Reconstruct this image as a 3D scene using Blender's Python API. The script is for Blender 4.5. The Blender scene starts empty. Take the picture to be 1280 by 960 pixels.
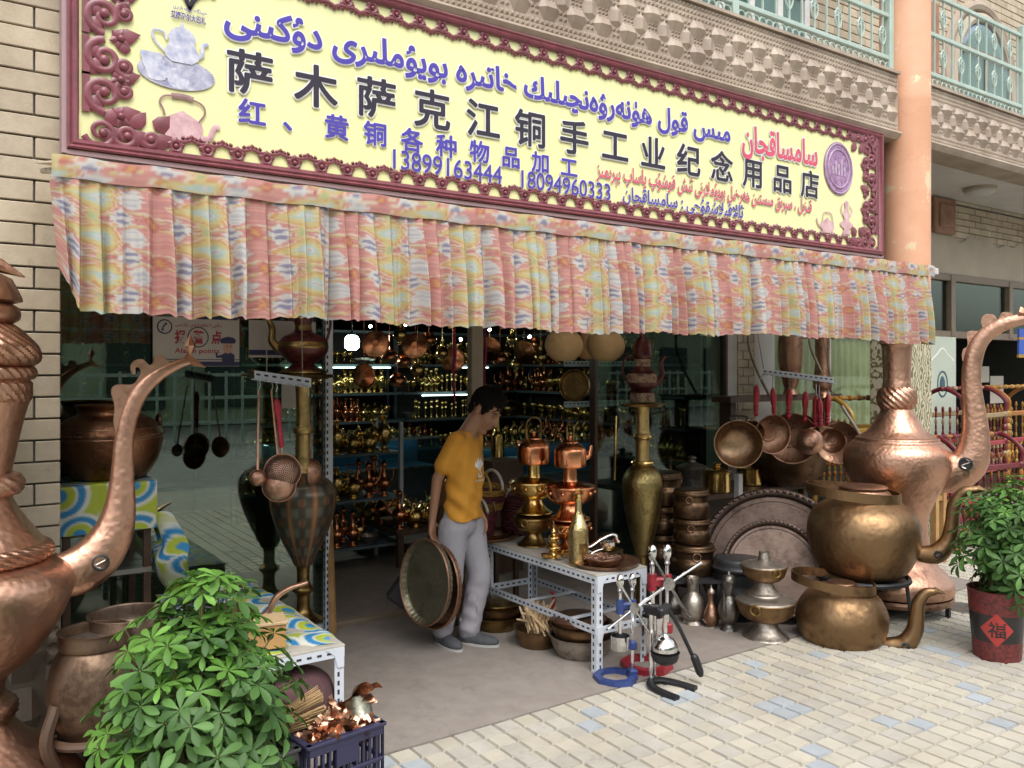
import bpy, math, random
import numpy as np
from mathutils import Vector, Matrix
from mathutils.bvhtree import BVHTree
R = math.radians
PI = math.pi
SC = bpy.context.scene
COL = SC.collection
random.seed(7)

# ------------------------------------------------------------------ camera, sky, sun, exposure
F = 1050.0                      # focal length in photo pixels (1280 wide)
YAW = R(55.5)                   # angle between the facade and the view direction
FWD = Vector((math.cos(YAW), math.sin(YAW), 0)); RGT = Vector((math.sin(YAW), -math.cos(YAW), 0))
UP = Vector((0, 0, 1))
EYE = Vector((0, -4.11, 1.65)); HY = 460.0
cam = bpy.data.objects.new('camera', bpy.data.cameras.new('camera')); COL.objects.link(cam)
cam.location = EYE; cam.rotation_euler = (PI/2, 0, YAW - PI/2)
cam.data.sensor_width = 36; cam.data.lens = 36*F/1280; cam.data.shift_y = -(480-HY)/1280
cam.data.clip_start = 0.05; cam.data.clip_end = 600
SC.camera = cam
W = bpy.data.worlds.new('World'); SC.world = W; W.use_nodes = True
wn = W.node_tree.nodes; wl = W.node_tree.links
sky = wn.new('ShaderNodeTexSky'); sky.sky_type = 'NISHITA'; sky.sun_disc = False
SUN_EL, SUN_AZ = R(58), R(200)
sky.sun_elevation = SUN_EL; sky.sun_rotation = SUN_AZ
sky.air_density = 1.0; sky.dust_density = 4.0; sky.ozone_density = 1.0
hsv = wn.new('ShaderNodeHueSaturation'); hsv.inputs['Saturation'].default_value = 0.22
wl.new(sky.outputs[0], hsv.inputs['Color']); wl.new(hsv.outputs[0], wn['Background'].inputs['Color'])
wn['Background'].inputs['Strength'].default_value = 0.15
sun = bpy.data.objects.new('sun', bpy.data.lights.new('sun', 'SUN')); COL.objects.link(sun)
sun.data.energy = 0.8; sun.data.angle = R(50); sun.data.color = (1, 0.97, 0.93)
sd = Vector((math.sin(SUN_AZ)*math.cos(SUN_EL), math.cos(SUN_AZ)*math.cos(SUN_EL), math.sin(SUN_EL)))
sun.rotation_euler = sd.to_track_quat('Z', 'Y').to_euler()
SC.view_settings.view_transform = 'Standard'; SC.view_settings.look = 'None'
SC.view_settings.exposure = 0.98; SC.view_settings.gamma = 1
SC.render.engine = 'CYCLES'
SC.cycles.use_denoising = True
SC.cycles.max_bounces = 8; SC.cycles.diffuse_bounces = 3; SC.cycles.glossy_bounces = 4
SC.cycles.transparent_max_bounces = 12; SC.cycles.caustics_reflective = False; SC.cycles.caustics_refractive = False
SC.cycles.sample_clamp_indirect = 6

# ------------------------------------------------------------------ where things stand
def ray(px): return FWD + RGT*((px-640)/F)
def G(px, py, z=0.0):
    d = (EYE.z - z)*F/(py-HY); p = EYE + ray(px)*d; p.z = z; return p
def YP(px, py, Y):
    r = ray(px); t = (Y-EYE.y)/r.y; p = EYE + r*t; p.z = EYE.z + (HY-py)*t/F; return p
def DP(px, py, d):
    p = EYE + ray(px)*d; p.z = EYE.z + (HY-py)*d/F; return p
def depth(p): return (Vector((p[0], p[1], 0))-Vector((EYE.x, EYE.y, 0))).dot(FWD)
def px2m(n, p): return n*depth(p)/F
def side(px):
    r = ray(px); v = Vector((r.y, -r.x, 0)); return v.normalized()

# ------------------------------------------------------------------ mesh helper
class MB:
    def __init__(s): s.v = []; s.f = []; s.m = []; s.cols = None
    def add(s, vs, fs, mi=0, M=None):
        o = len(s.v)
        if M is not None: vs = [M @ Vector(p) for p in vs]
        s.v.extend([tuple(p) for p in vs]); s.f.extend([tuple(i+o for i in f) for f in fs]); s.m.extend([mi]*len(fs))
        return s
    def box(s, c, d, M=None, mi=0, bev=0.0):
        x, y, z = c; a, b, h = d[0]/2, d[1]/2, d[2]/2
        if bev <= 0:
            vs = [(x+i*a, y+j*b, z+k*h) for i in (-1, 1) for j in (-1, 1) for k in (-1, 1)]
            fs = [(0,1,3,2),(4,6,7,5),(0,4,5,1),(2,3,7,6),(0,2,6,4),(1,5,7,3)]
            return s.add(vs, fs, mi, M)
        vs = []; q = min(bev, a*.9, b*.9, h*.9)
        for i in (-1, 1):
            for j in (-1, 1):
                for k in (-1, 1):
                    vs += [(x+i*a, y+j*(b-q), z+k*(h-q)), (x+i*(a-q), y+j*b, z+k*(h-q)), (x+i*(a-q), y+j*(b-q), z+k*h)]
        idx = {}
        n = 0
        for i in (-1, 1):
            for j in (-1, 1):
                for k in (-1, 1):
                    idx[i, j, k] = n; n += 3
        fs = []
        for i in (-1, 1):
            fs.append([idx[i,-1,-1], idx[i,1,-1], idx[i,1,1], idx[i,-1,1]] if i > 0 else [idx[i,-1,-1], idx[i,-1,1], idx[i,1,1], idx[i,1,-1]])
        for j in (-1, 1):
            fs.append([idx[-1,j,-1]+1, idx[-1,j,1]+1, idx[1,j,1]+1, idx[1,j,-1]+1] if j > 0 else [idx[-1,j,-1]+1, idx[1,j,-1]+1, idx[1,j,1]+1, idx[-1,j,1]+1])
        for k in (-1, 1):
            fs.append([idx[-1,-1,k]+2, idx[1,-1,k]+2, idx[1,1,k]+2, idx[-1,1,k]+2] if k > 0 else [idx[-1,-1,k]+2, idx[-1,1,k]+2, idx[1,1,k]+2, idx[1,-1,k]+2])
        for i in (-1, 1):
            for j in (-1, 1):
                f = [idx[i,j,-1], idx[i,j,1], idx[i,j,1]+1, idx[i,j,-1]+1]; fs.append(f if i*j < 0 else f[::-1])
            for k in (-1, 1):
                f = [idx[i,-1,k], idx[i,1,k], idx[i,1,k]+2, idx[i,-1,k]+2]; fs.append(f if i*k > 0 else f[::-1])
        for j in (-1, 1):
            for k in (-1, 1):
                f = [idx[-1,j,k]+1, idx[1,j,k]+1, idx[1,j,k]+2, idx[-1,j,k]+2]; fs.append(f if j*k < 0 else f[::-1])
        for t in idx:
            f = [idx[t], idx[t]+1, idx[t]+2]; fs.append(f if t[0]*t[1]*t[2] > 0 else f[::-1])
        return s.add(vs, fs, mi, M)
    def lathe(s, prof, n=32, M=None, mi=0, wob=None, cap=True, sx=1, sy=1):
        vs = []; fs = []
        for k, (r, z) in enumerate(prof):
            for i in range(n):
                a = 2*PI*i/n; rr = r*(1+(wob(a, z, k) if wob else 0))
                vs.append((rr*math.cos(a)*sx, rr*math.sin(a)*sy, z))
        for k in range(len(prof)-1):
            for i in range(n):
                j = (i+1) % n
                fs.append((k*n+i, k*n+j, (k+1)*n+j, (k+1)*n+i))
        if cap:
            if prof[0][0] > 1e-4: fs.append(tuple(range(n))[::-1])
            if prof[-1][0] > 1e-4: fs.append(tuple((len(prof)-1)*n+i for i in range(n)))
        return s.add(vs, fs, mi, M)
    def tube(s, pts, rad, n=10, M=None, mi=0, flat=1.0, cap=True, ref=None, closed=False):
        pts = [Vector(p) for p in pts]; K = len(pts)
        if not hasattr(rad, '__len__'): rad = [rad]*K
        vs = []; fs = []; pn = None
        for k in range(K):
            if closed: t = pts[(k+1) % K]-pts[k-1]
            else: t = pts[min(k+1, K-1)]-pts[max(k-1, 0)]
            if t.length < 1e-9: t = Vector((0, 0, 1))
            t.normalize()
            if ref is not None:
                nn = Vector(ref); nn = nn - t*nn.dot(t)
            elif pn is None:
                nn = Vector((0, 0, 1)) if abs(t.z) < .9 else Vector((1, 0, 0)); nn = nn - t*nn.dot(t)
            else: nn = pn - t*pn.dot(t)
            if nn.length < 1e-6: nn = t.orthogonal()
            nn.normalize(); pn = nn; b = t.cross(nn)
            for i in range(n):
                a = 2*PI*i/n
                vs.append(pts[k] + nn*(math.cos(a)*rad[k]*flat) + b*(math.sin(a)*rad[k]))
        for k in range(K if closed else K-1):
            q = (k+1) % K
            for i in range(n):
                j = (i+1) % n; fs.append((k*n+i, k*n+j, q*n+j, q*n+i))
        if cap and not closed:
            fs.append(tuple(range(n))[::-1]); fs.append(tuple((K-1)*n+i for i in range(n)))
        return s.add(vs, fs, mi, M)
    def prism(s, out, h, M=None, mi=0, z0=0.0):     # outline in xy, extruded along z
        n = len(out)
        a = sum(out[i][0]*out[(i+1) % n][1]-out[(i+1) % n][0]*out[i][1] for i in range(n))
        if a < 0: out = out[::-1]
        vs = [(x, y, z0) for x, y in out]+[(x, y, z0+h) for x, y in out]
        fs = [tuple(range(n))[::-1], tuple(range(n, 2*n))]+[(i, (i+1) % n, n+(i+1) % n, n+i) for i in range(n)]
        return s.add(vs, fs, mi, M)
    def ball(s, c, r, M=None, mi=0, n=12, m=8):
        if not hasattr(r, '__len__'): r = (r, r, r)
        vs = [(c[0], c[1], c[2]-r[2])]; fs = []
        for k in range(1, m):
            t = -PI/2+PI*k/m
            for i in range(n):
                a = 2*PI*i/n; vs.append((c[0]+r[0]*math.cos(t)*math.cos(a), c[1]+r[1]*math.cos(t)*math.sin(a), c[2]+r[2]*math.sin(t)))
        vs.append((c[0], c[1], c[2]+r[2])); e = len(vs)-1
        for i in range(n): fs.append((0, 1+(i+1) % n, 1+i)); fs.append((e, e-n+i, e-n+(i+1) % n))
        for k in range(m-2):
            for i in range(n):
                j = (i+1) % n; fs.append((1+k*n+i, 1+k*n+j, 1+(k+1)*n+j, 1+(k+1)*n+i))
        return s.add(vs, fs, mi, M)
    def torus(s, c, Rr, r, M=None, mi=0, n=28, m=8, axis='z', a0=0, a1=2*PI):
        full = abs(a1-a0-2*PI) < 1e-6; K = n if full else n+1; P = []
        for i in range(K):
            a = a0+(a1-a0)*i/n; x, y = Rr*math.cos(a), Rr*math.sin(a)
            P.append(Vector(c)+Vector({'z': (x, y, 0), 'y': (x, 0, y), 'x': (0, x, y)}[axis]))
        return s.tube(P, r, m, M, mi, closed=full)
    def grid(s, fn, nu, nv, mi=0, colfn=None):
        o = len(s.v); vs = []; fs = []
        for j in range(nv+1):
            for i in range(nu+1): vs.append(fn(i/nu, j/nv))
        for j in range(nv):
            for i in range(nu):
                a = j*(nu+1)+i; fs.append((a, a+1, a+nu+2, a+nu+1))
        return s.add(vs, fs, mi)
    def build(s, name, mat, parent=None, smooth=35, loc=None, rot=None, colors=None):
        me = bpy.data.meshes.new(name); me.from_pydata(s.v, [], s.f)
        mats = mat if isinstance(mat, (list, tuple)) else [mat]
        for m in mats: me.materials.append(m)
        if len(mats) > 1: me.polygons.foreach_set('material_index', s.m)
        if smooth:
            me.polygons.foreach_set('use_smooth', [True]*len(s.f))
            if smooth < 180: me.set_sharp_from_angle(angle=R(smooth))
        if colors is not None:
            at = me.color_attributes.new('col', 'FLOAT_COLOR', 'POINT'); c = np.ones((len(s.v), 4), dtype=np.float32); c[:, :3] = colors
            at.data.foreach_set('color', c.ravel())
        me.update()
        o = bpy.data.objects.new(name, me); COL.objects.link(o)
        if parent is not None: o.parent = parent
        if loc is not None: o.location = loc
        if rot is not None: o.rotation_euler = rot
        return o

def tag(o, label, cat, group=None, kind=None):
    if label: o['label'] = label
    if cat: o['category'] = cat
    if group: o['group'] = group
    if kind: o['kind'] = kind
    return o
def thing(name, label, cat, loc=(0, 0, 0), rz=0.0, group=None, rot=None):
    o = bpy.data.objects.new(name, None); COL.objects.link(o); o.empty_display_size = .1
    o.location = loc; o.rotation_euler = rot if rot is not None else (0, 0, rz)
    return tag(o, label, cat, group)
def struct(name, mb, mat, smooth=35, **k):
    o = mb.build(name, mat, None, smooth, **k); o['kind'] = 'structure'; return o
def kids(o): return [c for c in bpy.data.objects if c.parent == o]
def copy_tree(o, label=None, loc=None, rz=None, parent=None, scale=None):
    c = o.copy(); COL.objects.link(c); c.parent = parent
    if label: c['label'] = label
    if loc is not None: c.location = loc
    if rz is not None: c.rotation_euler = (0, 0, rz)
    if scale is not None: c.scale = scale if hasattr(scale, '__len__') else (scale,)*3
    for ch in KIDS.get(o.name) or kids(o): copy_tree(ch, parent=c)
    return c
KIDS = {}
def T(x=0, y=0, z=0): return Matrix.Translation((x, y, z))
def RX(a): return Matrix.Rotation(a, 4, 'X')
def RY(a): return Matrix.Rotation(a, 4, 'Y')
def RZ(a): return Matrix.Rotation(a, 4, 'Z')
def frame(u, v, w, o=(0, 0, 0)):
    m = Matrix.Identity(4)
    for i, a in enumerate((u, v, w)):
        for j in range(3): m[j][i] = a[j]
    for j in range(3): m[j][3] = o[j]
    return m
def smoothpts(pts, n=6):          # Catmull-Rom through points of any dimension
    P = [np.array(p, float) for p in pts]; P = [2*P[0]-P[1]]+P+[2*P[-1]-P[-2]]; out = []
    for i in range(1, len(P)-2):
        for k in range(n):
            t = k/n
            out.append(.5*(2*P[i]+(P[i+1]-P[i-1])*t+(2*P[i-1]-5*P[i]+4*P[i+1]-P[i+2])*t*t+(3*P[i]-P[i-1]-3*P[i+1]+P[i+2])*t**3))
    out.append(P[-2]); return [tuple(p) for p in out]

# ------------------------------------------------------------------ materials
def newmat(name):
    m = bpy.data.materials.new(name); m.use_nodes = True; nt = m.node_tree
    return m, nt.nodes, nt.links, nt.nodes['Principled BSDF']
def coords(n, l, scale=1.0, kind='Object'):
    tc = n.new('ShaderNodeTexCoord'); mp = n.new('ShaderNodeMapping')
    mp.inputs['Scale'].default_value = scale if hasattr(scale, '__len__') else (scale,)*3
    l.new(tc.outputs[kind], mp.inputs[0]); return mp.outputs[0]
def noise(n, l, vec, scale, detail=4, rough=.6):
    t = n.new('ShaderNodeTexNoise'); t.inputs['Scale'].default_value = scale; t.inputs['Detail'].default_value = detail
    t.inputs['Roughness'].default_value = rough; l.new(vec, t.inputs['Vector']); return t.outputs['Fac']
def ramp(n, l, fac, stops, const=False):
    r = n.new('ShaderNodeValToRGB'); e = r.color_ramp.elements
    if const: r.color_ramp.interpolation = 'CONSTANT'
    while len(e) < len(stops): e.new(.5)
    for x, (p, c) in zip(e, stops): x.position = p; x.color = (*c, 1) if len(c) == 3 else c
    l.new(fac, r.inputs[0]); return r.outputs[0]
def mixc(n, l, fac, a, b, mode='MIX'):
    x = n.new('ShaderNodeMix'); x.data_type = 'RGBA'; x.blend_type = mode
    if isinstance(fac, (int, float)): x.inputs[0].default_value = fac
    else: l.new(fac, x.inputs[0])
    for s, c in ((6, a), (7, b)):
        if isinstance(c, (tuple, list)): x.inputs[s].default_value = (*c, 1)
        else: l.new(c, x.inputs[s])
    return x.outputs[2]
def bump(n, l, h, strength, dist, bsdf):
    b = n.new('ShaderNodeBump'); b.inputs['Strength'].default_value = strength; b.inputs['Distance'].default_value = dist
    l.new(h, b.inputs['Height']); l.new(b.outputs[0], bsdf.inputs['Normal']); return b
def metal(name, col, dark, rough=.3, var=.5, scale=6, hammer=0.0, hscale=45, met=1.0, streak=1.0):
    m, n, l, b = newmat(name); v = coords(n, l); 
    f = noise(n, l, coords(n, l, (1, 1, streak)), scale, 6, .65); f2 = noise(n, l, v, scale*7, 3, .6)
    fm = n.new('ShaderNodeMath'); fm.operation = 'MULTIPLY_ADD'; fm.inputs[1].default_value = .35; l.new(f2, fm.inputs[0])
    l.new(f, fm.inputs[2])
    c = ramp(n, l, fm.outputs[0], [(.45+.2*(1-var), dark), (.62+.12*(1-var), col), (.9, tuple(min(1, x*1.12) for x in col))])
    l.new(c, b.inputs['Base Color']); b.inputs['Metallic'].default_value = met
    rr = n.new('ShaderNodeMapRange'); rr.inputs[1].default_value = .35; rr.inputs[2].default_value = .9
    rr.inputs[3].default_value = min(1, rough*1.5); rr.inputs[4].default_value = rough*.7; l.new(fm.outputs[0], rr.inputs[0]); l.new(rr.outputs[0], b.inputs['Roughness'])
    if hammer > 0:
        vo = n.new('ShaderNodeTexVoronoi'); vo.feature = 'SMOOTH_F1'; vo.inputs['Scale'].default_value = hscale; l.new(v, vo.inputs['Vector'])
        ad = n.new('ShaderNodeMath'); ad.operation = 'MULTIPLY_ADD'; ad.inputs[1].default_value = .6; l.new(f2, ad.inputs[0]); l.new(vo.outputs['Distance'], ad.inputs[2])
        bump(n, l, ad.outputs[0], hammer, .006, b)
    else: bump(n, l, f2, .12, .004, b)
    return m
def plain(name, col, rough=.6, var=.12, scale=8, bmp=.1, island=0.0, spec=.5, col2=None, dirt=0.0, dscale=.9):
    m, n, l, b = newmat(name); v = coords(n, l)
    f = noise(n, l, v, scale, 6, .65)
    lo = col2 if col2 else tuple(x*(1-var) for x in col)
    c = ramp(n, l, f, [(.35, lo), (.65, col)])
    if island:
        g = n.new('ShaderNodeNewGeometry'); h = n.new('ShaderNodeHueSaturation'); mr = n.new('ShaderNodeMapRange')
        mr.inputs[3].default_value = 1-island; mr.inputs[4].default_value = 1+island; l.new(g.outputs['Random Per Island'], mr.inputs[0])
        l.new(mr.outputs[0], h.inputs['Value']); l.new(c, h.inputs['Color']); c = h.outputs[0]
    if dirt:
        d1 = ramp(n, l, noise(n, l, v, dscale, 8, .72), [(.36, tuple(1-dirt*q for q in (.8, .95, 1.1))), (.56, (1, 1, 1))]); c = mixc(n, l, 1.0, c, d1, 'MULTIPLY')
        d2 = ramp(n, l, noise(n, l, v, dscale*9, 4, .7), [(.30, (1-dirt*.8,)*3), (.42, (1, 1, 1))]); c = mixc(n, l, 1.0, c, d2, 'MULTIPLY')
    l.new(c, b.inputs['Base Color']); b.inputs['Roughness'].default_value = rough; b.inputs['Specular IOR Level'].default_value = spec
    if bmp: bump(n, l, noise(n, l, v, scale*12, 4), bmp, .004, b)
    return m
def emit(name, col, s):
    m, n, l, b = newmat(name); b.inputs['Base Color'].default_value = (*col, 1)
    b.inputs['Emission Color'].default_value = (*col, 1); b.inputs['Emission Strength'].default_value = s; return m
def vcol(name, rough=.75, trans=0.0, weave=400, spec=.3, bstr=.15):
    m, n, l, b = newmat(name); a = n.new('ShaderNodeVertexColor'); a.layer_name = 'col'
    f = noise(n, l, coords(n, l, (1, 1, .1)), weave, 2)
    c = mixc(n, l, .18, a.outputs[0], ramp(n, l, f, [(.3, (.55,)*3), (.7, (1, 1, 1))]), 'MULTIPLY')
    l.new(c, b.inputs['Base Color']); b.inputs['Roughness'].default_value = rough; b.inputs['Specular IOR Level'].default_value = spec
    bump(n, l, f, bstr, .001, b)
    if trans:
        t = n.new('ShaderNodeBsdfTranslucent'); l.new(c, t.inputs[0]); x = n.new('ShaderNodeMixShader'); x.inputs[0].default_value = trans
        l.new(b.outputs[0], x.inputs[1]); l.new(t.outputs[0], x.inputs[2]); l.new(x.outputs[0], n['Material Output'].inputs[0])
    return m
def glassmat(name, tint=(.86, .95, .92), ior=1.5, rough=0.0, boost=1.6):
    m, n, l, b = newmat(name); n.remove(b)
    tr = n.new('ShaderNodeBsdfTransparent'); tr.inputs[0].default_value = (*tint, 1)
    gl = n.new('ShaderNodeBsdfGlossy'); gl.inputs['Roughness'].default_value = rough; gl.inputs[0].default_value = (.90, 1, .92, 1)
    fr = n.new('ShaderNodeFresnel'); ge = n.new('ShaderNodeNewGeometry'); io = n.new('ShaderNodeMapRange')
    io.inputs[3].default_value = ior; io.inputs[4].default_value = 1/ior; l.new(ge.outputs['Backfacing'], io.inputs[0]); l.new(io.outputs[0], fr.inputs[0])
    mu = n.new('ShaderNodeMath'); mu.operation = 'MULTIPLY'; mu.use_clamp = True; mu.inputs[1].default_value = boost; l.new(fr.outputs[0], mu.inputs[0])
    x = n.new('ShaderNodeMixShader'); l.new(mu.outputs[0], x.inputs[0]); l.new(tr.outputs[0], x.inputs[1]); l.new(gl.outputs[0], x.inputs[2])
    l.new(x.outputs[0], n['Material Output'].inputs[0]); return m

M = {}
M['copper'] = metal('hammered_copper', (.54, .32, .225), (.215, .115, .078), .40, 1.0, 3.2, .42, 42)
M['copper_shiny'] = metal('shiny_copper', (.78, .34, .17), (.50, .19, .09), .2, .45, 5)
M['copper_dull'] = metal('dull_copper', (.35, .205, .135), (.165, .092, .06), .42, .8, 6, .3, 60)
M['kettle'] = metal('aged_brass', (.235, .147, .076), (.11, .068, .037), .44, .9, 3.5, .35, 28)
M['brass'] = metal('bright_brass', (.74, .53, .20), (.48, .30, .09), .2, .5, 7)
M['brass_dark'] = metal('dark_brass', (.30, .20, .075), (.13, .08, .03), .33, .7, 6)
M['bronze'] = metal('brown_bronze', (.135, .085, .05), (.06, .038, .025), .42, .7, 6, .2, 50)
M['tin'] = metal('tinned_metal', (.42, .38, .33), (.22, .19, .16), .46, .7, 7, .3, 40)
M['pewter'] = metal('grey_pewter', (.20, .19, .17), (.09, .085, .08), .45, .7, 8, .25, 50)
M['iron'] = plain('black_iron', (.028, .028, .03), .5, .3, 9, .25)
M['chrome'] = metal('chrome', (.80, .80, .80), (.62, .61, .6), .12, .3, 8)
M['white_steel'] = plain('white_slotted_steel', (.62, .66, .72), .45, .18, 5, .05)
M['hole'] = plain('slot_shadow', (.03, .035, .04), .9, .1, 8, 0)
M['steel_rod'] = metal('dull_steel', (.45, .44, .42), (.25, .24, .23), .4, .5, 9)
M['red_wood'] = plain('red_turned_wood', (.52, .035, .055), .35, .3, 12, .1)
M['wood'] = plain('honey_wood', (.45, .26, .10), .55, .35, 7, .2)
M['wood_pale'] = plain('pale_wood', (.56, .40, .22), .6, .3, 7, .2)
M['wood_dark'] = plain('dark_wood', (.09, .05, .03), .5, .4, 7, .2)
M['orange_wood'] = plain('orange_lacquer', (.34, .13, .02), .35, .25, 9, .1)
M['maroon_wood'] = plain('maroon_lacquer', (.14, .018, .025), .3, .3, 9, .1)
M['cream_wood'] = plain('cream_lacquer', (.30, .21, .11), .4, .2, 9, .1)
M['yellow_wood'] = plain('yellow_lacquer', (.36, .20, .03), .4, .2, 9, .1)
M['black'] = plain('black_paint', (.012, .012, .014), .45, .2, 9, .1)
M['blue_paint'] = plain('blue_paint', (.03, .055, .19), .4, .25, 12, .1)
M['red_paint'] = plain('red_paint', (.28, .02, .03), .35, .25, 12, .1)
M['wire'] = plain('cord', (.28, .24, .18), .8, .3, 20, .1)
M['glass'] = glassmat('shop_glass', (.66, .76, .70), 1.5, 0, 1.3)
M['glass_clear'] = glassmat('clear_glass', (.92, .95, .92), 1.5, 0, 1.0)
M['glass_street'] = glassmat('reflecting_shop_glass', (.62, .74, .64), 1.5, .0, 3.6)
M['glass_case'] = glassmat('display_glass', (.5, .75, .85), 1.5, .02, 2.4)
M['lamp'] = emit('lamp_glow', (.85, 1, .92), 30)
M['bulb'] = emit('bulb_glow', (.9, 1, .85), 45)
M['led'] = emit('led_glow', (.75, 1, .9), 3)
# ------------------------------------------------------------------ ground
M['grout'] = plain('grout', (.34, .32, .28), .9, .25, 3, .2)
M['tile_cream'] = plain('cream_paver', (.455, .42, .338), .8, .14, 5, .35, island=.06, col2=(.41, .38, .315), dirt=.20)
M['tile_grey'] = plain('greyish_paver', (.43, .405, .352), .8, .14, 5, .35, island=.07, dirt=.20)
M['tile_blue'] = plain('blue_paver', (.36, .39, .41), .75, .14, 5, .3, island=.06, dirt=.15)
M['concrete'] = plain('worn_concrete', (.265, .232, .205), .85, .25, 9, .6, col2=(.22, .19, .168), dirt=.22, dscale=.6)
M['asphalt'] = plain('street', (.22, .22, .21), .9, .2, 2, .3)
g = MB(); g.add([(-150, -150, -.03), (150, -150, -.03), (150, 150, -.03), (-150, 150, -.03)], [(0, 1, 2, 3)])
struct('ground', g, M['asphalt'])
APRON = -.86
ts = .106
rnd = random.Random(3)
pv = MB()
blue = set()
def cell(px, py):
    p = G(px, py); return (math.floor((p.x)/ts), math.floor((APRON-p.y)/ts))
for px, py in [(736, 892), (731, 911), (832, 871), (863, 873), (955, 832), (957, 845), (968, 884), (985, 879), (990, 897), (1007, 889), (1030, 940), (1032, 957), (1020, 815),
               (1165, 815), (1176, 812), (1186, 820), (1195, 824), (1213, 861), (1226, 877), (1118, 901), (1158, 903), (1268, 905), (490, 955), (523, 957), (1149, 786)]:
    blue.add(cell(px, py))
def pave(x0, x1, y0, y1):
    i0, i1 = math.floor(x0/ts), math.ceil(x1/ts); j0, j1 = math.floor((APRON-y1)/ts), math.ceil((APRON-y0)/ts)
    for i in range(i0, i1):
        for j in range(j0, j1):
            near = abs(i*ts-3.5) < 6 and -1 < j*ts < 4
            mi = 2 if (i, j) in blue else (2 if (not near and rnd.random() < .05) else (1 if rnd.random() < .38 else 0))
            ox, oy = i*ts, APRON-(j+1)*ts; gp = .0035+rnd.random()*.002; q = .004
            jx, jy = rnd.uniform(-.002, .002), rnd.uniform(-.002, .002); rz = rnd.uniform(-.012, .012)
            h = [.006+rnd.uniform(-.0012, .0012) for _ in range(4)]
            cx, cy, hw = ox+ts/2+jx, oy+ts/2+jy, ts/2-gp
            c, s = math.cos(rz), math.sin(rz); vs = []
            for k, (a, b_) in enumerate(((-1, -1), (1, -1), (1, 1), (-1, 1))):
                vs.append((cx+(a*c-b_*s)*hw, cy+(a*s+b_*c)*hw, -.006))
            for k, (a, b_) in enumerate(((-1, -1), (1, -1), (1, 1), (-1, 1))):
                w = hw-q; vs.append((cx+(a*c-b_*s)*w, cy+(a*s+b_*c)*w, h[k]))
            pv.add(vs, [(4, 5, 6, 7), (0, 1, 5, 4), (1, 2, 6, 5), (2, 3, 7, 6), (3, 0, 4, 7)], mi)
pave(-1.2, 9.0, -4.1, APRON)
pave(6.6, 11.5, APRON, .92)
bd = MB(); bd.add([(-30, -6, -.006), (30, -6, -.006), (30, APRON, -.006), (-30, APRON, -.006)], [(0, 1, 2, 3)])
bd.add([(6.6, APRON, -.0065), (30, APRON, -.0065), (30, 1.5, -.0065), (6.6, 1.5, -.0065)], [(0, 1, 2, 3)])
struct('pavement_bed', bd, M['grout'])
struct('pavement', pv, [M['tile_cream'], M['tile_grey'], M['tile_blue']], smooth=0)
ap = MB(); ap.box((3.05, (APRON+.92)/2, -.02), (7.1, .92-APRON, .06)); ap.box((3.6, 5.4, -.012), (6.4, 9, .05))
struct('concrete_floor', ap, M['concrete'])

# ------------------------------------------------------------------ the building
M['brick'] = plain('buff_brick', (.50, .425, .315), .85, .2, 7, .4, island=.11, col2=(.42, .345, .25), dirt=.22)
M['mortar'] = plain('grey_mortar', (.27, .26, .24), .95, .2, 10, .3)
M['relief'] = plain('fawn_relief_tile', (.42, .345, .265), .5, .2, 3, .15, col2=(.29, .225, .17), dirt=.2)
M['plaster'] = plain('white_plaster', (.55, .53, .49), .9, .12, 2, .15)
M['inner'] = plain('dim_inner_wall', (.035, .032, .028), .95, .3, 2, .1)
M['beige'] = plain('beige_band', (.42, .36, .28), .85, .15, 2, .2)
M['mint'] = plain('mint_iron', (.40, .50, .44), .45, .15, 8, .05)
M['frame_brown'] = plain('brown_window_frame', (.20, .155, .11), .5, .2, 8, .1)
bld = thing('shop_building', 'buff brick building housing the copper shop with a tiled balcony parapet and an orange column', 'building', (0, 0, 0))
def brickwall(x0, x1, z0, z1, Y, bw=.28, bh=.088, holes=None):
    b = MB(); w = MB(); rr = random.Random(5); row = 0; z = z0
    while z < z1-.02:
        x = x0-(bw/2 if row % 2 else 0)
        while x < x1:
            a, c = max(x, x0), min(x+bw, x1)
            if c-a > .03 and not (holes and holes((a+c)/2, z+bh/2)):
                b.box(((a+c)/2, Y-.004-rr.random()*.004, z+bh/2), (c-a-.008, .03, min(bh, z1-z)-.008), bev=.003)
            x += bw
        z += bh; row += 1
    return b
# pier on the left
pm = MB(); pm.box((-2.27, .45, 2.0), (5.43, .86, 4.0)); pm.build('pier_core', M['mortar'], bld, 0)
brickwall(-1.3, .452, .60, 4.0, .012, .30, .0925).build('pier_bricks', M['brick'], bld, 0)
# relief tiles: pyramids
def pyr(mb, x, z, w, h, Y, d, top=.25, mi=0):
    a, b = w/2, h/2; t = top
    mb.add([(x-a, Y, z-b), (x+a, Y, z-b), (x+a, Y, z+b), (x-a, Y, z+b), (x-a*t, Y-d, z-b*t), (x+a*t, Y-d, z-b*t), (x+a*t, Y-d, z+b*t), (x-a*t, Y-d, z+b*t)],
           [(4, 5, 6, 7), (0, 1, 5, 4), (1, 2, 6, 5), (2, 3, 7, 6), (3, 0, 4, 7)], mi)
def lens(mb, x, z, w, h, Y, d, k=6, mi=0):      # hexagonal cushion with a ridge
    a, b = w/2, h/2
    o = [(x-a, z), (x-a*.5, z-b), (x+a*.5, z-b), (x+a, z), (x+a*.5, z+b), (x-a*.5, z+b)]
    vs = [(p, Y, q) for p, q in o]+[(x-a*.45, Y-d, z), (x+a*.45, Y-d, z)]
    mb.add(vs, [(0, 1, 6), (1, 2, 7, 6), (2, 3, 7), (3, 4, 7), (4, 5, 6, 7), (5, 0, 6)], mi)
rt = MB()
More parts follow.
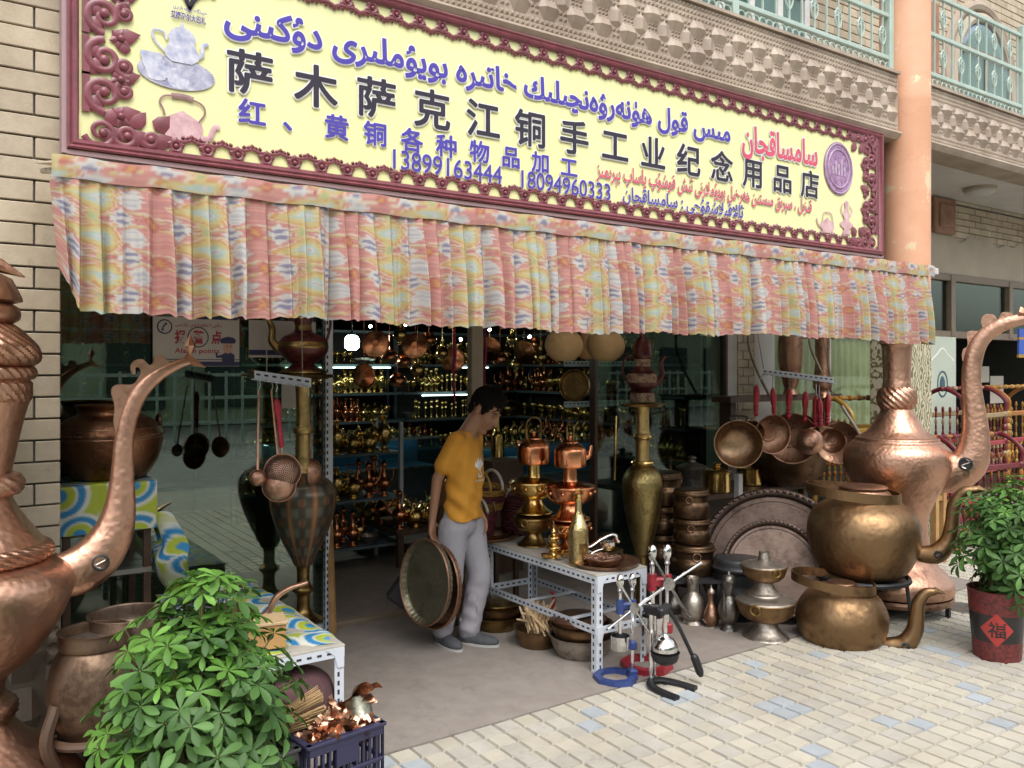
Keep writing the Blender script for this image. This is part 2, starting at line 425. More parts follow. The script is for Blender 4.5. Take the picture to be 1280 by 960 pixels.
for c in range(0, 6):
    x = .452-.30*c-.15
    rt.box((x, .01, .30), (.296, .03, .596))
    for s in (-1, 1):
        for k in range(8): pyr(rt, x+s*.118, .05+k*.072, .055, .062, -.005, .02)
    for k in range(2):
        lens(rt, x, .17+k*.27, .155, .25, -.005, .05)
rt.build('pier_relief_tiles', M['relief'], bld, 0)
# balcony parapet
def parapet(x0, x1, name):
    p = MB(); Y = -.10
    p.box(((x0+x1)/2, .03, 3.88), (x1-x0, .26, .50)); per = .212; n = int((x1-x0)/per)+1
    n2 = int((x1-x0)/.036)
    for r, zz in enumerate((4.108, 4.072, 4.036)):
        for i in range(n2): pyr(p, x0+.018+i*.036, zz, .032, .032, Y, .012)
    for r, zz in enumerate((3.705, 3.67)):
        for i in range(n2): pyr(p, x0+.018+i*.036, zz, .032, .032, Y, .012)
    for i in range(n):
        xa = x0+per*(i+.5)
        if xa+per/2 > x1+.02: break
        lens(p, xa, 3.955, .165, .135, Y, .036); lens(p, xa, 3.79, .165, .135, Y, .036)
        xb = xa+per/2
        if xb < x1-.04:
            o = MB(); lens(o, 0, 0, .155, .095, 0, .026)
            p.add([(xb+v[2], Y+v[1], 3.873-v[0]) for v in o.v], [f for f in o.f])
            for dz in (-.115, .115):
                for dx in (-.028, .028):
                    for q in (-.017, .017): pyr(p, xb+dx*.6, 3.873+dz*.86+q, .03, .03, Y, .012)
        for q in (-.03, 0, .03):
            for dx in (-.03, 0, .03): pyr(p, xa+dx, 3.873+q*.8, .026, .024, Y, .010)
    prof = [(-.10, 3.645), (-.135, 3.64), (-.14, 3.625), (-.12, 3.60), (-.10, 3.58), (.16, 3.575), (.16, 3.645)]
    vs = [(x0, y, z) for y, z in prof]+[(x1, y, z) for y, z in prof]; k = len(prof)
    p.add(vs, [(i, (i+1) % k, k+(i+1) % k, k+i) for i in range(k)]+[tuple(range(k))[::-1], tuple(range(k, 2*k))])
    p.box(((x0+x1)/2, -.008, 4.138), (x1-x0, .24, .022))
    return p.build(name, M['relief'], bld, 0)
parapet(-.9, 6.72, 'parapet')
parapet(7.18, 13.5, 'parapet')
# porch ceiling / balcony floor, upper wall
c = MB(); c.box((6.2, .55, 3.59), (16, .78, .03)); c.build('porch_ceiling', M['plaster'], bld, 0)
c = MB(); c.box((6.2, .55, 4.0), (16, .78, .10)); c.build('balcony_floor', M['plaster'], bld, 0)
ARC = (10.15, 4.1, 1.95)
up = MB(); up.box((6.2, 1.12, 5.4), (16, .2, 2.8)); up.build('upper_wall_core', M['mortar'], bld, 0)
brickwall(3.4, 12.5, 4.05, 6.6, 1.012, .26, .085).build('upper_wall_bricks', M['brick'], bld, 0)
M['curtain_blue'] = plain('pale_blue_curtain', (.36, .43, .55), .85, .3, 3, .1, col2=(.22, .30, .36))
M['white_frame'] = plain('white_window_frame', (.62, .61, .58), .5, .1, 8, .05)
# upper window: curtained, with mullions
w0 = thing('tmp', None, None); bpy.data.objects.remove(w0)
def upper_window(x0, x1, z0, z1, nm):
    cu = MB()
    def f(u, v): return (x0+(x1-x0)*u, .965+.008*math.sin(u*(x1-x0)*40), z0+(z1-z0)*v)
    cu.grid(f, 120, 1); o = cu.build('curtained_window', M['curtain_blue'], bld)
    fr = MB(); k = nm
    for i in range(k+1): fr.box((x0+(x1-x0)*i/k, .945, (z0+z1)/2), (.07, .05, z1-z0), bev=.006)
    fr.box(((x0+x1)/2, .94, z0), (x1-x0+.1, .06, .07), bev=.006); fr.box(((x0+x1)/2, .943, z0+1.05), (x1-x0, .045, .05))
    fr.build('frame', M['white_frame'], o)
    pn = MB(); pn.box(((x0+x1)/2, .95, (z0+z1)/2), (x1-x0, .006, z1-z0)); pn.build('pane', M['glass'], o, 0)
    tr = MB()
    for i in range(int((x1-x0)/.17)):
        x = x0+.085+i*.17
        tr.torus((x, .935, z0+.22), .05, .012, n=4, m=6, axis='y')
    tr.build('lace_trim', M['mint'], o)
upper_window(5.3, 6.9, 4.15, 5.9, 4)
upper_window(3.6, 4.4, 4.15, 5.9, 2)
# arched opening on the right
def arch(rw, z0, zs, n=24): return [(-rw, z0), (rw, z0)]+[(rw*math.cos(PI*i/n), zs+rw*1.25*math.sin(PI*i/n)) for i in range(n+1)]
ax, az = 10.28, 4.95
aw = MB(); o = arch(.62, 4.06, az); aw.prism(o, .03, T(ax, .975, 0) @ RX(PI/2))
awo = aw.build('arched_window', M['curtain_blue'], bld, 0)
for rw, d, mm, zz in ((.68, .05, 'beige', .96), (.80, .05, 'relief', .985)):
    pts = [(-rw, 4.1)]+[(-rw*math.cos(PI*i/24), az+rw*1.25*math.sin(PI*i/24)) for i in range(25)]+[(rw, 4.1)]
    t = MB(); t.tube([(ax+x, zz, z) for x, z in pts], .065, 8); t.build('arch_surround', M[mm], awo)
t = MB(); t.box((ax, .93, 4.7), (.07, .05, 1.3)); t.box((ax-.6, .93, 4.6), (.06, .05, 1.1)); t.box((ax+.58, .93, 4.6), (.06, .05, 1.1)); t.box((ax, .93, 5.35), (1.2, .05, .07)); t.build('frame', M['frame_brown'], awo, 0)
t = MB(); t.prism(arch(.58, 4.1, az), .006, T(ax, .92, 0) @ RX(PI/2)); t.build('pane', M['glass'], awo, 0)
M['redbrick'] = plain('reddish_brick_panel', (.34, .19, .12), .85, .3, 7, .3)
t = MB(); t.box((9.12, .985, 4.9), (.42, .05, 1.7), bev=.01); t.build('brick_pilaster', M['redbrick'], bld, 0)
# column
M['orange'] = None
m, n, l, b = newmat('peeling_orange_paint'); v = coords(n, l)
f = noise(n, l, v, 1.8, 6, .7); sep = n.new('ShaderNodeSeparateXYZ'); l.new(v, sep.inputs[0])
zn = n.new('ShaderNodeMath'); zn.operation = 'MULTIPLY_ADD'; zn.inputs[1].default_value = .55; l.new(noise(n, l, v, 5, 5, .7), zn.inputs[0]); l.new(sep.outputs[2], zn.inputs[2])
band = n.new('ShaderNodeMath'); band.operation = 'COMPARE'; band.inputs[1].default_value = 4.23; band.inputs[2].default_value = .11; l.new(zn.outputs[0], band.inputs[0])
band2 = n.new('ShaderNodeMath'); band2.operation = 'COMPARE'; band2.inputs[1].default_value = 3.55; band2.inputs[2].default_value = .16; l.new(zn.outputs[0], band2.inputs[0])
ad = n.new('ShaderNodeMath'); ad.operation = 'ADD'; l.new(band.outputs[0], ad.inputs[0]); l.new(band2.outputs[0], ad.inputs[1])
ma = n.new('ShaderNodeMath'); ma.operation = 'MULTIPLY_ADD'; ma.inputs[1].default_value = .13; l.new(ad.outputs[0], ma.inputs[0]); l.new(f, ma.inputs[2])
colr = ramp(n, l, ma.outputs[0], [(.40, (.62, .32, .19)), (.63, (.68, .37, .23)), (.66, (.66, .53, .33)), (.76, (.64, .56, .42))])
l.new(colr, b.inputs['Base Color']); b.inputs['Roughness'].default_value = .6; bump(n, l, ma.outputs[0], .3, .01, b); M['orange'] = m
cx, cy = 6.96, -.02
co = MB(); co.lathe([(.205, 2.11), (.205, 3.0), (.208, 3.93), (.212, 3.96), (.206, 3.99), (.205, 6.6)], 40, T(cx, cy, 0)); co.build('column', M['orange'], bld)
M['floral'] = None
m, n, l, b = newmat('floral_tile'); v = coords(n, l)
vo = n.new('ShaderNodeTexVoronoi'); vo.feature = 'DISTANCE_TO_EDGE'; vo.inputs['Scale'].default_value = 16; l.new(v, vo.inputs['Vector'])
wv = n.new('ShaderNodeTexWave'); wv.inputs['Scale'].default_value = 9; wv.inputs['Distortion'].default_value = 12; wv.inputs['Detail Scale'].default_value = 1.5; l.new(v, wv.inputs['Vector'])
l.new(ramp(n, l, wv.outputs['Fac'], [(.25, (.13, .12, .06)), (.42, (.42, .36, .22)), (.8, (.50, .46, .34))]), b.inputs['Base Color']); b.inputs['Roughness'].default_value = .4; M['floral'] = m
co = MB(); co.box((cx-.03, cy+.02, 1.05), (.36, .36, 2.12), bev=.01); co.build('column_tile_cladding', M['floral'], bld, 0)
# white pilaster with a brick strip, right of the shop glass
p = MB(); p.box((6.02, 1.0, 1.8), (.66, .2, 3.58)); p.build('pilaster', M['plaster'], bld, 0)
brickwall(5.86, 6.10, 0, 3.5, .906, .14, .075).build('pilaster_bricks', M['brick'], bld, 0)
# right hand bay (neighbour): brick band, rendered lintel, windows
brickwall(7.0, 13.5, 3.15, 3.57, .985, .26, .075).build('bay_bricks', M['brick'], bld, 0)
p = MB(); p.box((10.2, 1.06, 3.3), (6.6, .12, .6)); p.build('bay_core', M['mortar'], bld, 0)
p = MB()
def lf(u, v):
    return (7.0+6.5*u, .955-.01*math.sin(v*PI), 2.70+v*(.46+.035*math.sin(u*41)+.025*math.sin(u*97+1)))
p.grid(lf, 160, 6); p.box((10.2, 1.02, 2.92), (6.6, .10, .46)); p.build('bay_lintel', M['beige'], bld, 40)
p = MB()
for x in (8.2, 9.55, 10.9, 12.2): p.box((x, .95, 2.36), (.09, .07, .70), bev=.005)
for z in (2.68, 2.03): p.box((9.9, .955, z), (5.8, .06, .08), bev=.005)
p.build('bay_window_frame', M['frame_brown'], bld, 0)
p = MB(); p.box((9.9, .975, 2.36), (5.7, .008, .66)); p.build('bay_window_pane', M['glass'], bld, 0)
p = MB(); p.box((9.36, .93, 3.36), (.44, .05, .40), bev=.012); p.box((9.36, .90, 3.36), (.28, .03, .26), bev=.01); p.build('terracotta_panel', M['redbrick'], bld, 0)
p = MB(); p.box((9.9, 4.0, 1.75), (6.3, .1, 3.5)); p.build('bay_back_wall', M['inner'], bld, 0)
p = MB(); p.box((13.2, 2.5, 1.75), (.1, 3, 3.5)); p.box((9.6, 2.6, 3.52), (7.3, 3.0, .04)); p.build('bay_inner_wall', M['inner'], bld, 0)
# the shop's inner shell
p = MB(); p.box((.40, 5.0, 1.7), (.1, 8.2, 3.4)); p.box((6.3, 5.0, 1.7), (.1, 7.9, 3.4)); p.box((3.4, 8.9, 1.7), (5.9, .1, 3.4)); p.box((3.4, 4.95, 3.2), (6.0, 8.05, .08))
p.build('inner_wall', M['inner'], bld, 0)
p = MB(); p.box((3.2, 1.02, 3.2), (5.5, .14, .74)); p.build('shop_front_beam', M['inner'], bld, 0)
# ceiling lamp in the porch
lp = thing('ceiling_lamp', 'round flat lamp under the white porch ceiling beside the orange column', 'lamp', YP(1225, 236, .45))
lp.location.z = 3.575
t = MB(); t.lathe([(.02, -.085), (.10, -.08), (.145, -.055), (.15, -.03)], 28); t.build('diffuser', M['plaster'], lp)
t = MB(); t.lathe([(.155, -.035), (.165, -.02), (.165, 0)], 28); t.build('base_ring', M['beige'], lp)

# ------------------------------------------------------------------ shop windows
def shop_window(name, label, x0, x1, Y, z0, z1, frame_m, mull=(), fw=.05):
    o = thing(name, label, 'window', ((x0+x1)/2, Y, 0)); cxm = (x0+x1)/2
    fr = MB()
    for x in (x0, x1): fr.box((x-cxm, 0, (z0+z1)/2), (fw, .07, z1-z0), bev=.004)
    for x in mull: fr.box((x-cxm, 0, (z0+z1)/2), (fw*.7, .05, z1-z0-.05), bev=.004)
    fr.box((0, 0, z0+.02), (x1-x0-fw, .072, .06), bev=.004); fr.box((0, 0, z1-.02), (x1-x0-fw, .072, .06), bev=.004)
    fr.build('frame', frame_m, o, 0)
    pn = MB(); pn.box((0, .004, (z0+z1)/2), (x1-x0-fw, .008, z1-z0-.05)); pn.build('pane', M['glass_street'] if x0 < 1 else M['glass'], o, 0)
    return o
xd0, xd1 = YP(409, 700, .9).x, YP(591, 600, .9).x
M['post_pale'] = plain('pale_door_post', (.30, .25, .18), .7, .2, 6, .1)
shop_window('shop_window', 'glass pane with police poster left of the open shop doorway', .47, xd0, .9, .0, 2.82, M['white_steel'])
shop_window('shop_window', 'tall dark glass pane behind the brass vase, between doorway post and white pilaster', YP(742, 600, .9).x, YP(905, 600, .9).x, .9, .0, 2.82, M['wood_dark'], fw=.03)
dp = MB(); dp.box((0, 0, 1.41), (.095, .07, 2.82), bev=.006); o = dp.build('door_post', M['post_pale'], None, 0, loc=(xd1+.02, .9, 0)); tag(o, 'pale upright post of the open doorway, behind the standing man', 'post')
dp = MB(); dp.box((0, 0, .02), (xd1-xd0-.08, .09, .045), bev=.006); o = dp.build('door_threshold', M['frame_brown'], None, 0, loc=((xd0+xd1)/2, .92, 0)); tag(o, 'low brown threshold strip across the open shop doorway', 'threshold')
M['green_curtain'] = plain('olive_net_curtain', (.42, .45, .25), .9, .25, 3, .1)
gw = thing('curtained_window', 'olive curtained window behind the hanging pans, between white pilaster and tiled column', 'window', (7.24, .95, 0))
t = MB(); t.grid(lambda u, v: (-.84+1.68*u, .05+.012*math.sin(u*100), .95+1.04*v), 200, 1); t.build('net_curtain', M['green_curtain'], gw)
t = MB()
for x in (-.86, 0, .86): t.box((x, 0, 1.47), (.05, .06, 1.1))
t.box((0, .002, .93), (1.77, .065, .06)); t.build('frame', M['plaster'], gw, 0)
t = MB(); t.box((0, .02, 1.46), (1.66, .008, 1.02)); t.build('pane', M['glass_clear'], gw, 0)
t = MB(); t.box((0, .06, .45), (1.77, .1, .90)); t.build('plinth', M['inner'], gw, 0)

# ------------------------------------------------------------------ balcony railings
def railing(x0, x1, label, posts, Y=-.02):
    r = thing('balcony_railing', label, 'railing', (x0, Y, 4.15)); Lr = x1-x0
    t = MB()
    for z in (.14, .50, .86): t.box((Lr/2, 0, z), (Lr, .035, .04), bev=.006)
    t.build('rail', M['mint'], r, 0)
    for x in posts:
        t = MB(); t.box((x-x0, 0, .48), (.062, .062, .97), bev=.008); t.build('post', M['mint'], r, 0)
    s = MB(); k = int(Lr/.155)
    for i in range(k):
        x = .08+i*.155
        s.box((x, 0, .50), (.014, .014, .70))
        if i % 2 == 0:
            for zz in (.32, .68):
                for sg in (-1, 1):
                    pts = [(x+sg*.035*math.sin(a)*(1-.25*math.cos(a*2)), 0, zz+.10*math.cos(a)*.8) for a in [PI*q/10 for q in range(11)]]
                    s.tube(pts, .008, 5)
                    s.torus((x+sg*.028, 0, zz+.03), .02, .006, n=10, m=5, axis='y')
        s.torus((x, 0, .066), .038, .008, n=14, m=5, axis='y'); s.torus((x+.077, 0, .066), .038, .008, n=14, m=5, axis='y')
    s.build('scrollwork', M['mint'], r)
railing(2.2, 6.74, 'mint green scrolled iron railing on the parapet above the yellow sign', (2.2, YP(917, 12, -.02).x, 6.72))
railing(7.2, 9.08, 'mint green iron railing in front of the arched upper window', (9.08,))
railing(9.2, 12.5, 'mint green railing continuing past the end post at the picture edge', (12.5,))
# ------------------------------------------------------------------ the sign
M['sign_yellow'] = plain('printed_yellow', (.77, .765, .37), .5, .05, 1.3, 0, col2=(.74, .735, .40), dirt=.05, spec=.3)
M['maroon'] = plain('maroon_print', (.22, .06, .075), .3, .35, 14, .1)
M['ink_purple'] = plain('purple_ink', (.085, .065, .37), .6, .12, 6, 0, spec=.2)
M['ink_dark'] = plain('charcoal_ink', (.042, .037, .052), .6, .2, 6, 0, spec=.2)
M['ink_red'] = plain('rose_ink', (.62, .10, .16), .6, .12, 6, 0, spec=.2)
M['ink_white'] = plain('white_ink', (.82, .82, .80), .4, .04, 6, 0)
M['sign_edge'] = plain('sign_metal_edge', (.36, .24, .25), .5, .1, 6, 0)
FORMS = {'ا': 'FE8D FE8E', 'ە': 'FEE9 FEEA', 'ب': 'FE8F FE90 FE91 FE92', 'پ': 'FB56 FB57 FB58 FB59', 'ت': 'FE95 FE96 FE97 FE98',
 'ج': 'FE9D FE9E FE9F FEA0', 'چ': 'FB7A FB7B FB7C FB7D', 'خ': 'FEA5 FEA6 FEA7 FEA8', 'د': 'FEA9 FEAA', 'ر': 'FEAD FEAE', 'ز': 'FEAF FEB0',
 'س': 'FEB1 FEB2 FEB3 FEB4', 'ش': 'FEB5 FEB6 FEB7 FEB8', 'ف': 'FED1 FED2 FED3 FED4', 'ق': 'FED5 FED6 FED7 FED8', 'ك': 'FED9 FEDA FEDB FEDC',
 'گ': 'FB92 FB93 FB94 FB95', 'ل': 'FEDD FEDE FEDF FEE0', 'م': 'FEE1 FEE2 FEE3 FEE4', 'ن': 'FEE5 FEE6 FEE7 FEE8', 'ھ': 'FBAA FBAB FBAC FBAD',
 'و': 'FEED FEEE', 'ۇ': 'FBD7 FBD8', 'ۈ': 'FBDB FBDC', 'ۋ': 'FBDE FBDF', 'ې': 'FBE4 FBE5 FBE6 FBE7', 'ى': 'FEEF FEF0 FBE8 FBE9', 'ي': 'FEF1 FEF2 FEF3 FEF4',
 'ئ': 'FE89 FE8A FE8B FE8C', '\ufefb': 'FEFB FEFC'}
def shape(s):
    s = s.replace('لا', '\ufefb'); out = []
    fm = {k: [chr(int(x, 16)) for x in v.split()] for k, v in FORMS.items()}
    for i, ch in enumerate(s):
        if ch not in fm: out.append(ch); continue
        f = fm[ch]
        pj = i > 0 and s[i-1] in fm and len(fm[s[i-1]]) == 4
        nj = len(f) == 4 and i+1 < len(s) and s[i+1] in fm
        out.append(f[3] if pj and nj else f[1] if pj else f[2] if nj else f[0])
    return ''.join(reversed(out))
def textmesh(body, offset=0.0):
    c = bpy.data.curves.new('t', 'FONT'); c.body = body; c.offset = offset; c.resolution_u = 5; c.size = 1
    o = bpy.data.objects.new('t', c); COL.objects.link(o); bpy.context.view_layer.update()
    me = o.evaluated_get(bpy.context.evaluated_depsgraph_get()).to_mesh()
    vs = np.array([v.co[:] for v in me.vertices], float).reshape(-1, 3); fs = [tuple(p.vertices) for p in me.polygons]
    bpy.data.objects.remove(o); bpy.data.curves.remove(c); return vs, fs
SY = -.105
sl = YP(80, 196, SY); sr = YP(1102, 318, SY)
SX0, SX1, SZ0, SZ1 = sl.x, sr.x, 2.575, 3.595
sign = thing('shop_sign', 'long yellow shop sign with purple and black lettering in a maroon scrolled frame', 'sign', (SX0, SY, SZ0))
SW, SH = SX1-SX0, SZ1-SZ0
def sp(px, py):
    p = YP(px, py, SY); return p.x-SX0, p.z-SZ0
t = MB(); t.box((SW/2, .035, SH/2), (SW, .06, SH)); t.build('board', M['sign_yellow'], sign, 0)
t = MB()
for x in (0, SW): t.box((x, .03, SH/2), (.02, .085, SH+.03))
for z in (-.008, SH+.008): t.box((SW/2, .03, z), (SW-.02, .085, .02))
t.build('metal_edge', M['sign_edge'], sign, 0)
def frontpoly(mb, vs, fs, y, mi=0, isl=None):
    mb.add([(v[0], y-(isl[i] if isl is not None else 0), v[1]) for i, v in enumerate(vs)], [tuple(f) for f in fs], mi)
def islands(vs, fs):                 # joined letters overlap a little: lift neighbours apart so no two faces share a plane
    p = list(range(len(vs)))
    def find(a):
        while p[a] != a: p[a] = p[p[a]]; a = p[a]
        return a
    for f in fs:
        for q in f[1:]: p[find(q)] = find(f[0])
    roots = {}
    for i in range(len(vs)): roots.setdefault(find(i), []).append(i)
    out = np.zeros(len(vs))
    for k, r in enumerate(sorted(roots, key=lambda r: min(vs[i][0] for i in roots[r]))): out[roots[r]] = (k % 5)*.00005
    return out
def ring(r, k): return [(0, 0)]+[(r*math.cos(2*PI*i/k), r*math.sin(2*PI*i/k)) for i in range(k)] if r else [(0, 0)]
def sign_text(name, body, l, r, h, mat, off=.02, outline=.05, z=None, letters=None, cond=1.0):
    """l, r: lower left / right pixel anchors; h: height in metres of the tallest part"""
    x0, z0 = sp(*l); x1, z1 = sp(*r); zb = (z0+z1)/2 if z is None else z
    b = MB(); w = MB()
    def lay(vs, fs, fx, fz):
        il = islands(vs, fs)
        for mb, of, kk, y in ((w, outline, 12, -.0010), (b, off, 6, -.0056)):
            if mb is w and not outline: continue
            for q, (dx, dz) in enumerate(ring(of, kk)):
                frontpoly(mb, [(fx(v[0]+dx), fz(v[1]+dz)) for v in vs], fs, y-q*.0003, 0, il)
    if letters:
        n = len(body)
        for k, ch in enumerate(body):
            xx = x0+(x1-x0-h*cond)*k/(n-1); vs, fs = textmesh(ch, 0)
            lay(vs, fs, lambda v: xx+v*h*1.08*cond, lambda v: zb+(v+.08)*h*1.02)
    else:
        vs, fs = textmesh(body, .02 if any(ord(c_) > 0x600 for c_ in body) else 0); mn, mx = vs.min(0), vs.max(0); kx, kz = (x1-x0)/(mx[0]-mn[0]), h/(mx[1]-mn[1])
        lay(vs, fs, lambda v: x0+(v-mn[0])*kx, lambda v: zb+(v-mn[1])*kz)
    o = b.build(name, mat, sign, 0)
    if outline > 0: w.build('outline', M['ink_white'], o, 0)
    return o
def ph(px, n):                       # pixel height n at column px, in metres on the sign
    return n*((SY-EYE.y)/ray(px).y)/F
zt = sp(640, 122)
sign_text('title_lettering', '萨木萨克江铜手工业纪念用品店', (281, 114), (1022, 248), ph(310, 57), M['ink_dark'], .022, .05, letters=True)
sign_text('line_lettering', '红、黄铜各种物品加工', (297, 156), (720, 221), ph(320, 33), M['ink_purple'], .028, .06, letters=True)
sign_text('phone_number_lettering', '13899163444   18094960333', (491, 213), (762, 249), ph(500, 24), M['ink_purple'], .012, .035)
sign_text('script_lettering', shape('مىس قول ھۈنەرۋەنچىلىك خاتىرە بويۇملىرى دۇكىنى'), (280, 50), (912, 192), ph(300, 50), M['ink_purple'], .010, .045, z=sp(282, 51)[1])
sign_text('name_lettering', shape('سامساقجان'), (927, 199), (1021, 216), ph(930, 43), M['ink_red'], .008, .045)
sign_text('small_script_lettering', shape('قىزىل ، سېرىق مىستىن ھەرخىل بويۇملارنى ئىش قوشۇپ ياساپ بېرىمىز'), (745, 227), (1014, 274), ph(760, 28), M['ink_red'], 0, .015)
sign_text('contact_lettering', shape('ئالاقىلاشقۇچى : سامساقجان'), (778, 257), (930, 279), ph(790, 25), M['ink_purple'], 0, .02)
sign_text('emblem_lettering', '艾提尕尔大巴扎', (213, 23), (257, 31), ph(230, 9), M['ink_purple'], .01, 0)
sign_text('emblem_script', shape('ھېيتگاھ چوڭ بازىرى'.replace('ڭ', 'ك')), (216, 13), (258, 20), ph(230, 7), M['ink_purple'], .0, 0)
# tree-like emblem above it
t = MB(); ex, ez = sp(237, 10)
for k, a in enumerate((-62, -38, -15, 15, 38, 62)):
    P = [(ex+.0, -.004, ez-.01), (ex+.04*math.sin(R(a)), -.004, ez+.05), (ex+.12*math.sin(R(a)), -.004, ez+.05+.07*math.cos(R(a)))]
    t.tube(smoothpts(P, 5), .005, 5, flat=.4, ref=(0, 1, 0))
    t.ball((P[2][0], -.004, P[2][2]), (.012, .003, .018))
t.build('emblem', M['ink_dark'], sign)
# printed pictures: flat silhouettes
M['pic_silver'] = plain('printed_silver', (.52, .52, .60), .4, .55, 16, 0, col2=(.22, .22, .34))
M['pic_pink'] = plain('printed_pink_copper', (.66, .46, .46), .4, .4, 9, 0, col2=(.42, .22, .26))
M['pic_brown'] = plain('printed_brown', (.30, .17, .17), .4, .3, 9, 0)
M['pic_violet'] = plain('printed_violet_plate', (.40, .24, .40), .4, .6, 22, 0, col2=(.17, .08, .19))
def P2(px, py, ox, oz, k): return (ox+px*k, oz+py*k)
def sil(mb, prof, ox, oz, k, y):      # symmetrical silhouette from (half width, height)
    pts = [(ox+r*k, oz+z*k) for r, z in prof]+[(ox-r*k, oz+z*k) for r, z in reversed(prof)]
    frontpoly(mb, pts, [tuple(range(len(pts)))], y)
def line(mb, pts, w, y=-.004): mb.tube([(x, y, z) for x, z in smoothpts(pts, 6)], w, 6, flat=.25, ref=(0, 1, 0))
k = ph(220, 1)
ox, oz = sp(221, 98)
t = MB(); pts = [(ox+46*k*math.cos(a)*(1+.02*math.sin(a*40)), oz+6*k+20*k*math.sin(a)) for a in [2*PI*i/120 for i in range(120)]]; frontpoly(t, pts, [tuple(range(120))], -.0025)
o = t.build('tea_set_picture', M['pic_silver'], sign, 0)
t = MB()
for dx, dz in ((-28, 12), (-8, 5), (-24, 0), (2, -6), (-30, 20)):
    sil(t, [(5, -7), (10, -5), (13, 2), (13, 6), (12, 7)], ox+dx*k, oz+dz*k, k, -.004-.0004*abs(dx)/10)
sil(t, [(12, 22), (20, 28), (21, 34), (16, 44), (15, 50), (17, 53), (14, 60), (8, 65), (3, 66), (2, 70), (.5, 73)], ox+6*k, oz-2*k, k, -.0062)
line(t, [(ox-8*k, oz+26*k), (ox-26*k, oz+42*k), (ox-28*k, oz+54*k), (ox-16*k, oz+54*k), (ox-12*k, oz+46*k)], .006)
line(t, [(ox+20*k, oz+28*k), (ox+30*k, oz+34*k), (ox+31*k, oz+46*k), (ox+38*k, oz+50*k)], .010)
t.build('teapot_print', plain('printed_silver_light', (.62, .62, .68), .4, .5, 20, 0, col2=(.30, .32, .46)), o, 0)
ox, oz = sp(228, 178); k = ph(228, 1)
t = MB(); sil(t, [(10, 0), (18, 3), (24, 12), (25, 20), (22, 27), (14, 32), (6, 36), (1, 39)], ox, oz, k, -.003)
line(t, [(ox+22*k, oz+8*k), (ox+32*k, oz+9*k), (ox+36*k, oz+18*k), (ox+40*k, oz+25*k), (ox+46*k, oz+25*k)], .013)
o = t.build('kettle_picture', M['pic_pink'], sign, 0)
t = MB(); line(t, [(ox-21*k, oz+30*k), (ox-23*k, oz+38*k), (ox-27*k, oz+46*k), (ox-22*k, oz+54*k), (ox-10*k, oz+56*k), (ox+10*k, oz+55*k), (ox+24*k, oz+50*k), (ox+27*k, oz+40*k), (ox+20*k, oz+28*k)], .005)
line(t, [(ox-13*k, oz+56*k), (ox, oz+57*k), (ox+13*k, oz+55*k)], .014); t.build('handle_print', M['pic_brown'], o, 0)
ox, oz = sp(1048, 211); kx = abs(sp(1066, 211)[0]-sp(1030, 211)[0])/2; kz = ph(1048, 33)
t = MB(); pts = [(ox+kx*math.cos(a), oz+kz*math.sin(a)) for a in [2*PI*i/60 for i in range(60)]]; frontpoly(t, pts, [tuple(range(60))], -.003)
o = t.build('plate_picture', M['pic_violet'], sign, 0)
t = MB()
for q in (.93, .72): t.tube([(ox+kx*q*math.cos(a), -.005, oz+kz*q*math.sin(a)) for a in [2*PI*i/40 for i in range(40)]], .006, 5, closed=True)
for i in range(5):
    xx = ox+(-.4+.2*i)*kx; hh = (.2, .42, .3, .5, .25)[i]*kz
    t.box((xx, -.005, oz-.25*kz+hh/2), (.10*kx, .003, hh)); t.ball((xx, -.005, oz-.25*kz+hh), (.09*kx, .003, .12*kz))
t.build('plate_relief', plain('printed_plate_light', (.52, .38, .52), .4, .4, 20, 0), o, 0)
ox, oz = sp(1034, 291); k = ph(1040, 1); kk = k*1.45
t = MB(); pr = [(4, 0), (8, 3), (9.5, 8), (8, 13), (3, 16), (.5, 19)]
pts = [(ox+r*kk, oz+z*k) for r, z in pr]+[(ox-r*kk, oz+z*k) for r, z in reversed(pr)]; frontpoly(t, pts, [tuple(range(len(pts)))], -.003)
line(t, [(ox-8*kk, oz+5*k), (ox-13*kk, oz+9*k), (ox-15*kk, oz+16*k)], .008)
line(t, [(ox-7*kk, oz+13*k), (ox-5*kk, oz+24*k), (ox+5*kk, oz+24*k), (ox+8*kk, oz+12*k)], .005)
ox, oz = sp(1058, 293)
pr = [(6, 0), (5, 4), (3, 6), (9, 10), (10, 13), (4, 17), (3, 19), (6, 23), (4, 27), (2, 33), (3, 40), (.5, 43)]
pts = [(ox+r*kk, oz+z*k) for r, z in pr]+[(ox-r*kk, oz+z*k) for r, z in reversed(pr)]; frontpoly(t, pts, [tuple(range(len(pts)))], -.003)
line(t, [(ox-4*kk, oz+22*k), (ox-8*kk, oz+30*k), (ox-6*kk, oz+38*k)], .006); line(t, [(ox+4*kk, oz+24*k), (ox+8*kk, oz+30*k), (ox+4*kk, oz+37*k)], .005)
t.build('small_kettles_picture', M['pic_pink'], sign, 0)
